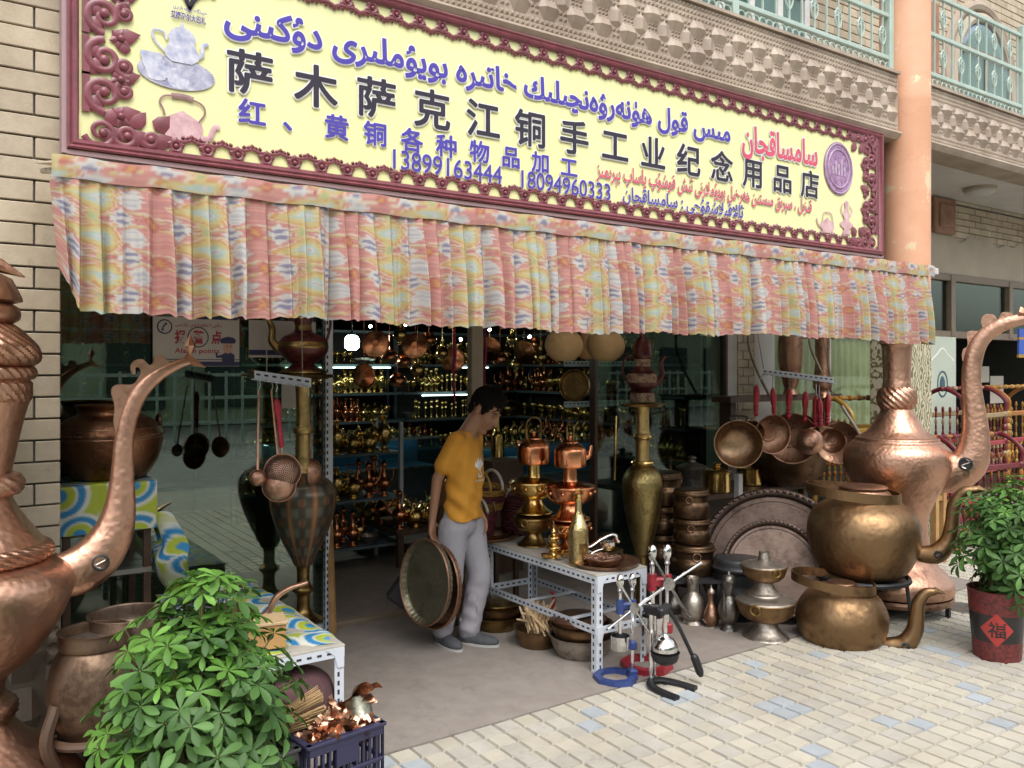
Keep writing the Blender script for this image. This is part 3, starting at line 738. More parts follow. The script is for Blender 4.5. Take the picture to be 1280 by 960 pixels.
# maroon frame: moulding and raised scrollwork
t = MB(); fwid = .07
prof = [(0, -.004), (0, -.024), (.008, -.030), (.018, -.022), (.026, -.028), (.038, -.022), (.048, -.004)]
c4 = [(.008, .006), (SW-.008, .006), (SW-.008, SH-.006), (.008, SH-.006)]; dr = [(1, 1), (-1, 1), (-1, -1), (1, -1)]
vs = []; fs = []; kq = len(prof)
for (x, z), (dx, dz) in zip(c4, dr): vs += [(x+dx*d, y, z+dz*d) for d, y in prof]
for i in range(4):
    for j in range(kq-1):
        a, b_ = i*kq+j, ((i+1) % 4)*kq+j; fs.append((a, b_, b_+1, a+1))
t.add(vs, fs); t.build('frame_moulding', M['maroon'], sign, 40)
sc = MB(); rs = random.Random(11)
def spiral(x, z, r0, turns, sg, a0, w=.016, tail=None):
    pts = []; N = int(18*turns)
    for i in range(N+1):
        q = i/N; a = a0+sg*2*PI*turns*q; r = r0*(1-q*.86); pts.append((x+r*math.cos(a), -.008, z+r*math.sin(a)))
    if tail: pts = [(tail[0], -.008, tail[1])]+pts
    sc.tube(pts, [w*(1-.45*i/len(pts)) for i in range(len(pts))], 7, flat=.45, ref=(0, 1, 0))
    sc.ball((pts[-1][0], -.01, pts[-1][2]), (w*1.3, .014, w*1.3), n=8, m=6)
def leaf(x, z, a, L, w):
    c, s = math.cos(a), math.sin(a); o = [(0, 0), (.25, w), (.6, w*.9), (1, 0), (.6, -w*.9), (.25, -w)]
    vs = [(x+(p*c-q*s)*L, -.004, z+(p*s+q*c)*L) for p, q in o]+[(x+.45*c*L, -.016, z+.45*s*L)]
    sc.add(vs, [(i, (i+1) % 6, 6) for i in range(6)])
def rose(x, z, r):
    for i in range(6): leaf(x, z, i*PI/3+.3, r, .38)
    sc.ball((x, -.012, z), (r*.35, .016, r*.35), n=8, m=6)
for sgn, bx in ((1, .07), (-1, SW-.07)):
    for i, z in enumerate((.95, .78, .60, .42, .26)):
        s2 = 1 if i % 2 else -1
        spiral(bx+sgn*.085, z, .078, 1.5, s2*sgn, R(90*s2), .018)
        spiral(bx+sgn*.168, z-.03*s2, .042, 1.4, -s2*sgn, R(-70*s2), .015)
        leaf(bx+sgn*.03, z-.08, R(60 if sgn > 0 else 120), .10, .32); leaf(bx+sgn*.12, z-.09, R(20 if sgn > 0 else 160), .12, .3)
        leaf(bx+sgn*.02, z+.05, R(-40 if sgn > 0 else 220), .09, .34); leaf(bx+sgn*.17, z+.03, R(100 if sgn > 0 else 80), .07, .36)
        rose(bx+sgn*.15, z-.085, .05)
        sc.box((bx+sgn*.012, -.004, z), (.03, .012, .17))
    for j in range(3):
        for q, zz in ((0, .085), (1, SH-.085)):
            xx = bx+sgn*(.07+.10*j); hgt = .058-.016*j; v = 1 if q == 0 else -1
            spiral(xx, zz+v*.01, hgt+.012, 1.4, sgn*v, R(200 if sgn > 0 else -20), .015)
            leaf(xx, zz-v*.02, R(30*v if sgn > 0 else 180-30*v), .11, .35)
            if j < 3: leaf(xx+sgn*.02, zz+v*.05, R(50*v if sgn > 0 else 180-50*v), .10, .36)
n = int((SW-.9)/.137)
for i in range(n+1):
    x = .45+(SW-.9)*i/n
    for z, v in ((.080, 1), (SH-.080, -1)):
        for q in range(5): leaf(x+.010*math.cos(q*1.257+R(90*v)), z+.010*math.sin(q*1.257+R(90*v)), q*1.257+R(90*v), .034, .5)
        sc.torus((x, -.008, z), .022, .006, n=14, m=5, axis='y'); sc.ball((x, -.010, z), (.012, .012, .012), n=8, m=6)
        sc.box((x, -.004, z-v*.032), (.030, .010, .02))
        if i < n:
            P_ = [(x+.137*q/10*(SW-.9)/n/.137, -.006, z+v*(.028+.010*math.sin(PI*q/10)-.010*abs(math.sin(2*PI*q/10)))) for q in range(11)]
            sc.tube(P_, .008, 6, flat=.6, ref=(0, 1, 0))
            for q in (2, 3.5, 5, 6.5, 8): leaf(x+(SW-.9)/n*q/10, z+v*.032, R(90*v)+(q-5)*.12, .022, .45)
            leaf(x+(SW-.9)/n*.5, z+v*.040, R(90*v), .022, .6)
sc.build('frame_scrollwork', M['maroon'], sign, 50)

# ------------------------------------------------------------------ ikat valance
def sm(a, b, x): t = np.clip((x-a)/(b-a), 0, 1); return t*t*(3-2*t)
def lerp(a, b, t): return a*(1-t[..., None])+np.array(b)*t[..., None]
def ikat(U, V):
    rg = np.random.RandomState(4)
    row = np.floor(V/.0030).astype(int) % 997; tb = rg.rand(997); jit = (tb[row]-.5)
    zig = np.abs(((V/.020) % 1)-.5)-.25
    u0 = U/.47+.04*np.sin(V*13); u = u0+jit*.055+zig*.05; v = V/.158+.10*np.sin(u0*3.1+.5)+.04*np.sin(u0*11)
    fu = u % 1; fv = v % 1; dA = fv-.5; dB = ((fv+.5) % 1)-.5
    PNK, CRE, YEL, OLV, ORA, TEA, WHI, GRY, NAV, RED = (.47, .20, .195), (.58, .49, .38), (.52, .42, .19), (.46, .41, .19), (.52, .25, .09), (.38, .49, .46), (.54, .53, .51), (.37, .38, .45), (.19, .19, .31), (.42, .11, .11)
    C = np.ones(U.shape+(3,))*np.array(PNK)
    C = lerp(C, (.60, .29, .25), .6*(tb[(row*5) % 997] > .6))
    for k, (c0, w, col) in enumerate(((.10, .030, CRE), (.155, .030, YEL), (.84, .030, CRE), (.90, .022, OLV), (.03, .014, RED))):
        d = np.abs(((fv-c0+.05*np.sin(u*6.28+k)+.5) % 1)-.5); C = lerp(C, col, (1-sm(w*.5, w*1.1, d)))
    x = fu-.44; ad = np.abs(dA)
    d = np.where(x < 0, ad/.40+(-x)/.46, np.sqrt((dA/.40)**2+(x/.15)**2))
    for r1, col in ((1.06, CRE), (.96, ORA), (.84, YEL), (.60, (.52, .47, .26)), (.46, TEA), (.24, WHI), (.12, GRY)): C = lerp(C, col, 1-sm(r1-.07, r1+.03, d))
    d = np.sqrt((dA/.27)**2+((fu-.70)/.105)**2)
    C = lerp(C, WHI, 1-sm(.86, 1.06, d)); C = lerp(C, GRY, (1-sm(.6, .85, d))*(tb[(row*3) % 997] > .55)*.75)
    for c0, w, h in ((.13, .13, .20), (.62, .11, .17)):
        d = np.abs(fu-c0)/w+np.abs(dB)/h*.55; C = lerp(C, WHI, 1-sm(.8, 1.0, d))
        d = np.minimum(np.hypot((fu-c0)/w*1.7, (dB-.09)/h*2.6), np.hypot((fu-c0)/w*1.7, (dB+.09)/h*2.6)); C = lerp(C, NAV, 1-sm(.6, 1.0, d))
    d = np.hypot((fu-.37)/.055, dB/.26); C = lerp(C, YEL, 1-sm(.8, 1.0, d)); C = lerp(C, (.33, .40, .22), 1-sm(.4, .6, d))
    d = np.hypot((fu-.88)/.07, dB/.24); C = lerp(C, RED, 1-sm(.6, 1.1, d)); C = lerp(C, ORA, 1-sm(.3, .6, d))
    C = C*(.93+.12*tb[(row*7) % 997])[..., None]; C = lerp(C, (.52, .42, .27), np.full(U.shape, .12))
    return np.clip(C*.86, .01, .85)
VY = -1.0
vx0 = YP(64, 300, VY).x; vx1 = YP(1167, 340, VY).x
NU, NV = 1700, 80
def fold(s):
    a = s/.066+.45*math.sin(s*2.3)+.35*math.sin(s*5.1+1)+.2*math.sin(s*13); q = a % 1; k = math.sin(math.floor(a)*12.99)*43758.5; k -= math.floor(k)
    pl_ = (q/.8)**1.6 if q < .8 else ((1-q)/.2)
    return (pl_-.5)*(.7+.7*k)+.22*math.sin(s*2*PI/.061+2*math.sin(s*1.7+1))+.28*math.sin(s*2*PI/.27+.7)
ztop, zhem = YP(66, 219, VY).z, YP(600, 409, VY).z
us = np.linspace(0, 1, NU+1); Lx = vx1-vx0; cl = MB(); vv = []; cols = []
deep = [(YP(px, 350, VY).x-vx0) for px in (414, 606, 940)]
for j in range(NV+1):
    v = j/NV
    for i in range(NU+1):
        s = us[i]*Lx
        amp = .007+.040*min(1, (v*1.5))**.8
        y = VY-.02*math.sin(v*PI*.6)-amp*fold(s)-.012*v
        for d in deep: y += .06*(.3+.7*v)*math.exp(-((s-d)/.020)**2)-.02*v*math.exp(-((s-d-.05)/.03)**2)
        zh = zhem+.008*math.sin(s*2.1)+.006*math.sin(s*7.3+1)+.009*fold(s*1.0+.02)-.010*math.exp(-((s-Lx)/1.0)**2)
        e = min(1, s/.11); zh += .15*(1-e)**2
        x = vx0+s+.010*v*math.sin(s*2*PI/.11)+.02*(1-e)*v
        if s > Lx-.08: y += ((s-(Lx-.08))/.08)**2*.10
        if s < .06: y += ((.06-s)/.06)**2*.06
        z = ztop+(zh-ztop)*v+(.004*math.sin(s*33) if j == 0 else 0)
        vv.append((x, y, z))
fs = [(j*(NU+1)+i, j*(NU+1)+i+1, (j+1)*(NU+1)+i+1, (j+1)*(NU+1)+i) for j in range(NV) for i in range(NU)]
cl.add(vv, fs); A = np.array(vv)
Ucl = np.tile(us*Lx*1.30, NV+1); Vcl = np.repeat(np.linspace(0, .53, NV+1), NU+1)
M['ikat'] = vcol('ikat_cotton', .8, .12, 500)
val = cl.build('ikat_valance', M['ikat'], None, 180, colors=ikat(Ucl, Vcl))
tag(val, 'pleated pink and yellow ikat cloth valance hanging below the sign', 'valance')
hb = MB(); nb = 700; HB = YP(66, 193, VY).z-ztop+.006
def hf(u, v):
    s = u*Lx; y = VY-.010-.003*math.sin(s*60+2*math.sin(s*7))-.004*math.sin(v*PI)
    return (vx0+s, y, ztop-.006+HB*v+.003*math.sin(s*23))
hb.grid(hf, nb, 6)
hu = np.tile(np.linspace(0, Lx*1.0, nb+1), 7)+.2; hv = np.repeat(np.linspace(0, .06, 7), nb+1)+.1
hb.build('heading_band', M['ikat'], val, 180, colors=np.clip(ikat(hu, hv*2.2)*1.05, 0, .85))
zr = ztop+HB-.012
# awning frame and sheet that carry the valance in front of the shop
aw_ = thing('awning', 'flat awning frame under the sign whose front rod carries the ikat valance', 'awning', (0, 0, 0))
rd = MB(); rd.tube([(vx0+.01, VY+.03, zr-.02), (vx1+.05, VY+.03, zr-.02)], .015, 10); rd.box((vx1+.05, VY+.03, zr-.025), (.06, .05, .045), bev=.006); rd.build('front_rod', M['plaster'], aw_)
rd = MB(); rd.add([(vx0+.02, VY+.04, zr-.002), (vx1-.01, VY+.04, zr-.002), (vx1-.01, -.14, 2.50), (vx0+.02, -.14, 2.50)], [(0, 1, 2, 3)]); rd.add([(vx0+.02, VY+.04, zr-.008), (vx1-.01, VY+.04, zr-.008), (vx1-.01, -.14, 2.494), (vx0+.02, -.14, 2.494)], [(3, 2, 1, 0)])
rd.add([(vx1-.01, -.14, 2.50), (vx1-.01, -.14, 2.494), (6.4, -.14, 2.50), (6.4, -.14, 2.494), (vx1-.01, VY+.04, zr-.002), (vx1-.01, VY+.04, zr-.008)], [(0, 1, 3, 2), (0, 2, 4), (1, 5, 3), (2, 3, 5, 4)])
m, n, l, b = newmat('pale_awning_sheet'); b.inputs['Base Color'].default_value = (.55, .46, .36, 1); b.inputs['Roughness'].default_value = .9
t = n.new('ShaderNodeBsdfTranslucent'); t.inputs[0].default_value = (.62, .52, .40, 1); x = n.new('ShaderNodeMixShader'); x.inputs[0].default_value = .5
l.new(b.outputs[0], x.inputs[1]); l.new(t.outputs[0], x.inputs[2]); l.new(x.outputs[0], n['Material Output'].inputs[0]); rd.build('sheet', m, aw_, 0)
rd = MB()
for x in (vx0+.06, 1.8, 3.3, vx1-.1): rd.tube([(x, VY+.03, zr-.03), (x, -.10, 2.475)], .012, 8)
rd.build('support_rods', M['steel_rod'], aw_)
# ------------------------------------------------------------------ the two giant copper ewers
def pxprof(pts, ax, mpp, zf): return [(max(0.0005, (x-ax)*mpp), zf(y)) for x, y in pts]
def dense(prof, n=5): return smoothpts(prof, n)
def flute(nf, amp, tw, zf0): return lambda a, z, k: amp*math.sin(nf*(a+tw*(z-zf0)))
def giant_ewer(label, ax, d, parts, trunk, crest, tipc, finial, emblem, base_z, extra=None, grp='giant copper ewers'):
    mpp = d/F; P = EYE+ray(ax)*d; P.z = 0; zf = lambda y: EYE.z-(y-HY)*mpp
    o = thing('copper_ewer', label, 'ewer', (P.x, P.y, 0)); sd_ = side(ax)
    for nm, pts, kw in parts:
        pr = pxprof(pts, ax, mpp, zf)
        if kw.get('smooth', True): pr = dense(pr, 5)
        b = MB(); wob = None
        if 'flute' in kw: wob = flute(kw['flute'], kw.get('amp', .05), kw.get('tw', 8), pr[0][1])
        b.lathe(pr, kw.get('n', 56), None, 0, wob); b.build(nm, M['copper'], o, 45)
    Fm = frame(sd_, UP, sd_.cross(UP))      # u along the spout, z up, thickness
    U = lambda x, y: ((x-ax)*mpp, zf(y), 0)
    b = MB(); pts = smoothpts([(*U(x, y), w*mpp) for x, y, w in trunk], 6)
    b.tube([p[:3] for p in pts], [p[3] for p in pts], 16, Fm, flat=.62, ref=Fm.inverted() @ (sd_.cross(UP)))
    sp_ = b.build('spout', M['copper'], o, 60)
    b = MB(); out = [U(x, y)[:2] for x, y in smoothpts(crest, 5)]; b.prism(out, .016, Fm @ T(0, 0, -.008)); b.build('crest', M['copper'], sp_, 30)
    b = MB(); (x0, y0), (x1, y1), rr = tipc; a = Vector(U(x0, y0)); c = Vector(U(x1, y1))
    b.tube([a, a.lerp(c, .15), c], [rr*mpp, rr*mpp*.95, .002], 4, Fm); b.build('spout_tip', M['copper'], sp_, 20)
    fx, fy, fw, fh = finial; q = U(fx, fy); b = MB()
    b.lathe([(.003, -fh*mpp), (.005, -fh*mpp*.9), (fw*mpp, -fh*mpp*.1), (.001, fh*mpp)], 6, Fm @ T(q[0], q[1], 0) @ RX(-PI/2)); b.build('spout_finial', M['copper'], sp_, 10)
    ex, ey, er = emblem; q = U(ex, ey); wz = max(w for x, y, w in trunk)*mpp*.62
    for s in (1, -1):
        b = MB(); b.lathe([(er*mpp, -.02), (er*mpp, .006), (er*mpp*.82, .008), (er*mpp*.78, -.004), (.001, -.004)], 24, Fm @ T(q[0], q[1], s*wz*.96) @ (Matrix.Identity(4) if s > 0 else RX(PI)))
        e = b.build('emblem', M['iron'], sp_, 40)
        b = MB(); S_ = [(er*mpp*.55*math.sin(t*PI*1.0)*(1 if t < 0 else 1), er*mpp*.7*t, 0) for t in [i/8-1 for i in range(17)]]
        b.tube(S_, .12*er*mpp, 6, Fm @ T(q[0], q[1], s*wz*.96)); b.build('emblem_curl', M['tin'], e)
    if extra: extra(o, mpp, zf, Fm, U)
    return o, mpp, zf
def lid_extra(o, mpp, zf, Fm, U):
    b = MB(); b.tube([U(-34, 330), U(-5, 330), U(22, 343)], [15*mpp, 9*mpp, .003], 8, Fm); b.build('lid_beak', M['copper'], o, 30)
giant_ewer('giant copper ewer with a curled crest spout beside the brick pier', -38, 3.1, [
    ('foot', [(78, 1019), (95, 1016), (97, 1006), (84, 978), (58, 950), (30, 930), (14, 912), (7, 903)], {}),
    ('foot_ring', [(7, 903), (13, 898), (15, 890), (13, 882), (7, 877)], {'flute': 22, 'amp': .03, 'tw': 12}),
    ('body', [(7, 877), (0, 866), (6, 848), (34, 826), (60, 788), (74, 758), (79, 740), (78, 726), (68, 711), (50, 703)], {'n': 72}),
    ('shoulder_ring', [(48, 703), (54, 699), (55, 692), (52, 685), (45, 681)], {'flute': 40, 'amp': .018, 'tw': 10, 'n': 160}),
    ('shoulder', [(45, 681), (38, 672), (24, 652), (13, 634), (8, 622)], {}),
    ('neck_ring', [(8, 622), (18, 618), (22, 607), (18, 596), (8, 592)], {'flute': 20, 'amp': .02, 'tw': 8, 'n': 100}),
    ('neck', [(8, 592), (11, 575), (18, 540), (24, 515), (28, 502)], {}),
    ('collar', [(28, 502), (30, 496), (30, 480), (27, 476), (33, 473), (35, 467), (34, 461), (29, 458)], {'flute': 34, 'amp': .02, 'tw': 5, 'n': 140}),
    ('lid_dome', [(29, 458), (37, 453), (40, 445), (37, 433), (30, 424), (19, 412), (9, 404)], {'flute': 30, 'amp': .025, 'tw': 6, 'n': 140}),
    ('lid_knob', [(8, 404), (16, 399), (18, 391), (15, 383), (8, 379)], {}),
    ('lid_spire', [(8, 379), (20, 375), (19, 369), (8, 346), (-20, 332), (-37, 328)], {'smooth': False, 'n': 8})],
    [(58, 735, 30), (84, 729, 32), (108, 711, 31), (126, 682, 26), (134, 648, 20), (137, 605, 15), (139, 560, 12.5), (147, 520, 12), (162, 490, 11), (184, 469, 9), (207, 456, 7), (226, 449, 5.5)],
    [(136, 580), (131, 560), (126, 535), (127, 512), (123, 492), (129, 483), (150, 482), (158, 471), (160, 464), (157, 459), (153, 460), (153, 468), (149, 468), (147, 458), (152, 450), (162, 448), (171, 456), (176, 452), (178, 444), (188, 443), (197, 452), (205, 452), (222, 450), (207, 456), (184, 469), (162, 490), (147, 520), (139, 560), (138, 590)],
    ((218, 446), (246, 459), 8), (225, 427, 8, 15), (108, 718, 11), 0, lid_extra)
def stand_extra(o, mpp, zf, Fm, U): pass
E_, mpp_r, zf_r = giant_ewer('giant copper ewer on a round stand behind the stacked kettles, neck under the valance', 1121, 5.75, [
    ('foot', [(1183, 737), (1186, 735), (1186, 724), (1180, 715), (1167, 703), (1160, 692), (1157, 670), (1156, 650), (1158, 640), (1160, 634)], {}),
    ('body', [(1160, 634), (1165, 622), (1174, 606), (1182, 588), (1184, 574), (1182, 562), (1174, 553)], {'n': 72}),
    ('shoulder_ring', [(1174, 553), (1170, 550), (1169, 547), (1165, 545)], {}),
    ('shoulder', [(1165, 545), (1155, 538), (1146, 525), (1141, 516), (1139, 511)], {}),
    ('neck_knob', [(1139, 511), (1142, 507), (1144, 498), (1142, 489), (1138, 484)], {'flute': 16, 'amp': .05, 'tw': 9, 'n': 96}),
    ('neck', [(1138, 484), (1137, 470), (1138, 445), (1139, 432), (1140.5, 430), (1140.5, 426), (1139, 424), (1141, 412), (1143, 396), (1142, 392), (1135, 392)], {})],
    [(1160, 588, 22), (1180, 588, 24), (1200, 575, 21), (1207, 545, 16), (1206, 515, 13), (1203, 480, 11), (1205, 448, 10.5), (1214, 425, 9.5), (1232, 410, 8.5), (1252, 403, 7), (1270, 400, 5.5)],
    [(1197, 462), (1193, 448), (1194, 438), (1199, 432), (1199, 416), (1215, 415), (1213, 404), (1217, 396), (1226, 396), (1231, 402), (1235, 394), (1244, 394), (1248, 399), (1258, 397), (1262, 402), (1252, 403), (1232, 410), (1214, 425), (1205, 448), (1203, 470)],
    ((1252, 394), (1283, 404), 7), (1266, 384, 8, 12), (1196, 575, 8), .12)
# round iron-legged stand under it
P = EYE+ray(1121)*5.75
st = thing('round_stand', 'low round copper-rimmed stand with thin iron legs under the giant ewer', 'stand', (P.x, P.y, 0))
zt_ = zf_r(738)
b = MB(); b.lathe([(.30, zt_-.05), (.345, zt_-.045), (.355, zt_-.02), (.35, zt_-.002), (.001, zt_-.002)], 48); b.build('top', M['copper_dull'], st)
for k in range(4):
    a = R(-75+90*k); b = MB(); b.box((.32*math.cos(a), .32*math.sin(a), (zt_-.05)/2), (.025, .025, zt_-.05)); b.build('leg', M['iron'], st, 0)

# ------------------------------------------------------------------ generic vessels
def vessel(name, label, cat, P, prof, mat, n=40, group=None, scale=1.0, smooth_n=4, rz=0.0, part='body', flat_n=False):
    o = thing(name, label, cat, P, rz, group)
    pr = [(r*scale, z*scale) for r, z in prof]
    b = MB(); b.lathe(smoothpts(pr, smooth_n) if smooth_n else pr, n); b.build(part, mat, o, 40)
    return o
def addlathe(o, name, prof, mat, n=40, s=1.0, sn=4, at=(0, 0, 0), **k):
    b = MB(); pr = [(r*s, z*s) for r, z in prof]; b.lathe(smoothpts(pr, sn) if sn else pr, n, T(*at), **k); return b.build(name, mat, o, 40)
def addtube(o, name, pts, rad, mat, n=10, sm_=6, flat=1.0, ref=None):
    if hasattr(rad, '__len__'):
        q = smoothpts([(*p, r) for p, r in zip(pts, rad)], sm_) if sm_ else [(*p, r) for p, r in zip(pts, rad)]
        b = MB(); b.tube([x[:3] for x in q], [x[3] for x in q], n, flat=flat, ref=ref)
    else:
        b = MB(); b.tube(smoothpts(pts, sm_) if sm_ else pts, rad, n, flat=flat, ref=ref)
    return b.build(name, mat, o, 60)
def thin_open(prof, th=.006):          # an open vessel with an inner wall
    return prof+[(max(.001, r-th), z-.0 if i == 0 else max(z, prof[0][1]+th)) for i, (r, z) in enumerate(reversed(prof))]

# ------------------------------------------------------------------ the two big kettles
def big_kettle(label, cx, d, base_y, prof, spout, handle_pts, lidp, z0=None):
    mpp = d/F; P = EYE+ray(cx)*d; zf = lambda y: EYE.z-(y-HY)*mpp
    P.z = zf(base_y) if z0 is None else z0; zb = zf(base_y)
    o = thing('kettle', label, 'kettle', (P.x, P.y, P.z)); sd_ = side(cx); nrm = sd_.cross(UP)
    addlathe(o, 'body', [((x-cx)*mpp, zf(y)-zb) for x, y in prof], M['kettle'], 56, 1, 5)
    addlathe(o, 'lid', [((x-cx)*mpp, zf(y)-zb) for x, y in lidp], M['copper_dull'], 48, 1, 3)
    Fm = frame(sd_, UP, nrm); U = lambda x, y, v=0: ((x-cx)*mpp, zf(y)-zb, v)
    pts = smoothpts([(*U(x, y), w*mpp) for x, y, w in spout], 6)
    b = MB(); b.tube([p[:3] for p in pts], [p[3] for p in pts], 14, Fm); s = b.build('spout', M['kettle'], o, 60)
    x, y, w = spout[2]; b = MB(); b.lathe([(w*mpp*.42, -.01), (w*mpp*.42, .004), (w*mpp*.3, .006), (w*mpp*.25, 0), (.001, 0)], 14, Fm @ T(*U(x, y, w*mpp*.98))); b.build('emblem', M['iron'], s, 30)
    x, y, w = spout[-1]; b = MB(); a = Vector(U(x, y)); b.tube([a+Vector((-.01, .006, 0)), a+Vector((.05, -.008, 0))], [w*mpp*1.15, .003], 6, Fm); b.build('spout_beak', M['kettle'], s, 30)
    hx, hy0, hy1, hr, hh = handle_pts
    b = MB(); K = 40
    vs = []; fs = []
    for i in range(K+1):
        a = 2*PI*i/K; x = hr*math.cos(a); v = hr*.78*math.sin(a); zz = (hy0+(hy1-hy0)*(x/hr*.5+.5)); zc = zf(zz)-zb
        for q in (0, 1):
            vs += [((hx-cx)*mpp+x*(1-.0), zc-hh*mpp*(.5-q), v)]
        for q in (1, 0):
            vs += [((hx-cx)*mpp+x*.965, zc-hh*mpp*(.5-q), v*.965)]
    for i in range(K):
        for q in range(4): fs.append((i*4+q, (i+1)*4+q, (i+1)*4+(q+1) % 4, i*4+(q+1) % 4))
    b.add(vs, fs, 0, Fm); b.build('handle', M['kettle'], o, 40)
    return o
d1 = depth(G(1052, 812))+.18
big_kettle('huge aged brass kettle with a curved spout standing on the pavers, lower of two', 1052, d1, 813,
    [(1056, 813.5), (1085, 813), (1094, 806), (1103, 790), (1107, 772), (1104, 757), (1096, 744), (1086, 738), (1080, 735)],
    [(1088, 800, 7), (1108, 800, 10), (1124, 796, 11.5), (1134, 780, 10), (1137, 760, 8.5), (1139, 744, 7.5), (1147, 732, 6), (1158, 729, 4)],
    (1042, 722, 733, px2m(50, EYE+ray(1052)*d1), 11), [(1083, 737), (1081, 733), (1070, 731), (1068, 727), (1053, 726)])
d2 = 5.35
k2 = big_kettle('largest aged brass kettle, raised on a black iron stand in front of the giant ewer', 1079, d2, 717,
    [(1083, 717.5), (1118, 717), (1130, 711), (1141, 690), (1146, 668), (1144, 650), (1136, 636), (1122, 626), (1112, 621)],
    [(1130, 684, 7), (1146, 687, 10), (1162, 684, 12), (1174, 668, 9.5), (1178, 645, 8), (1180, 625, 7.5), (1190, 609, 6.5), (1206, 605, 4.5)],
    (1067, 611, 621, px2m(56, EYE+ray(1079)*d2), 12), [(1113, 623), (1112, 617), (1107, 612), (1106, 607), (1080, 606)])
zb = k2.location.z
st = thing('iron_stand', 'black iron stand holding up the largest brass kettle', 'stand', (k2.location.x, k2.location.y, 0))
b = MB(); b.torus((0, 0, zb-.012), .27, .012); b.torus((0, 0, zb-.012), .16, .010); b.lathe([(.001, zb-.03), (.28, zb-.03), (.285, zb-.022), (.001, zb-.022)], 32); b.build('top_ring', M['iron'], st)
for k in range(4):
    a = R(25+90*k); b = MB(); b.tube([(.25*math.cos(a), .25*math.sin(a), zb-.02), (.29*math.cos(a), .29*math.sin(a), 0)], .012, 8); b.build('leg', M['iron'], st)

# ------------------------------------------------------------------ large chased trays leaning behind
def tray(name, label, px, py, d, rpx, mat, tilt, yaw=0.0, depth_m=.03, beads=70, lean=True, group=None):
    P = DP(px, py, d); r = rpx*d/F
    n_ = -Vector((ray(px).x, ray(px).y, 0)).normalized(); n_ = (RZ(yaw) @ n_)
    n_ = (n_*math.cos(tilt)+UP*math.sin(tilt)).normalized(); u_ = UP.cross(n_).normalized(); w_ = n_.cross(u_)
    o = thing(name, label, 'tray', P, 0, group); m4 = frame(u_, w_, n_); o.rotation_euler = m4.to_euler()
    addlathe(o, 'plate', [(.001, 0), (r*.86, 0), (r*.90, .004), (r*.93, depth_m*.7), (r*.975, depth_m), (r, depth_m*.9), (r*.985, depth_m*.6), (r*.94, -.006), (.001, -.008)], mat, 72, 1, 3)
    b = MB()
    for i in range(beads):
        a = 2*PI*i/beads; b.ball((r*.985*math.cos(a), r*.985*math.sin(a), depth_m*.95), r*.026, n=8, m=5)
    b.build('beaded_rim', mat, o, 60)
    b = MB()
    for q in (.84,): b.torus((0, 0, .002), r*q, .0022, n=60, m=5)
    b.build('chased_rings', mat, o, 60)
    return o
M['tray_grey'] = metal('greyed_copper_tray', (.155, .112, .092), (.09, .066, .055), .52, .8, 4, .12, 60)
tray('tray', 'large greyed copper tray with a beaded rim, rear one of two leaning behind the kettles', 968, 704, 5.75, 91, M['tray_grey'], R(14))
tray('tray', 'smaller greyed copper tray with a beaded rim leaning in front of the large tray', 966, 712, 5.5, 61, M['tray_grey'], R(20))

# ------------------------------------------------------------------ hotpots on the floor
def hotpot(o, s, mat, matf, lid=True, rivets=0, chim=True):
    addlathe(o, 'foot', [(.10*s, 0), (.128*s, .002*s), (.126*s, .012*s), (.10*s, .028*s), (.072*s, .06*s), (.06*s, .095*s)], matf, 40)
    addlathe(o, 'bowl', [(.06*s, .095*s), (.10*s, .105*s), (.138*s, .135*s), (.155*s, .175*s), (.160*s, .20*s), (.166*s, .204*s), (.166*s, .212*s), (.15*s, .21*s)], mat, 44)
    if lid:
        addlathe(o, 'lid', [(.163*s, .212*s), (.158*s, .219*s), (.12*s, .232*s), (.06*s, .242*s), (.045*s, .246*s)], matf, 40)
    if chim: addlathe(o, 'chimney', [(.044*s, .243*s), (.040*s, .27*s), (.034*s, .305*s), (.038*s, .308*s), (.030*s, .309*s), (.028*s, .27*s)], matf, 24, 1, 0)
    for sg in (-1, 1):
        b = MB(); b.torus((sg*.168*s, 0, .19*s), .026*s, .006*s, axis='x'); b.build('ring_handle', M['brass_dark'], o)
    if rivets:
        b = MB()
        for i in range(rivets):
            a = 2*PI*i/rivets; b.ball((.155*s*math.cos(a), .155*s*math.sin(a), .178*s), .013*s)
        b.build('rivet', mat, o)
    return o
P = G(957, 797); hp = thing('hotpot', 'copper bowl hotpot with a grey lid on a wide tin foot, on the floor', 'hotpot', P, R(20))
hotpot(hp, px2m(37, P)/.166, M['kettle'], M['tin'], True, 0, False)
s1 = px2m(37, P)/.166; P2_ = Vector((P.x+.01, P.y+.02, .236*s1))
hp2 = thing('hotpot', 'copper hotpot with a grey chimney lid, stacked on top of the lower hotpot', 'hotpot', P2_, R(70))
hotpot(hp2, px2m(29, P)/.166, M['kettle'], M['tin'], True, 0, True)

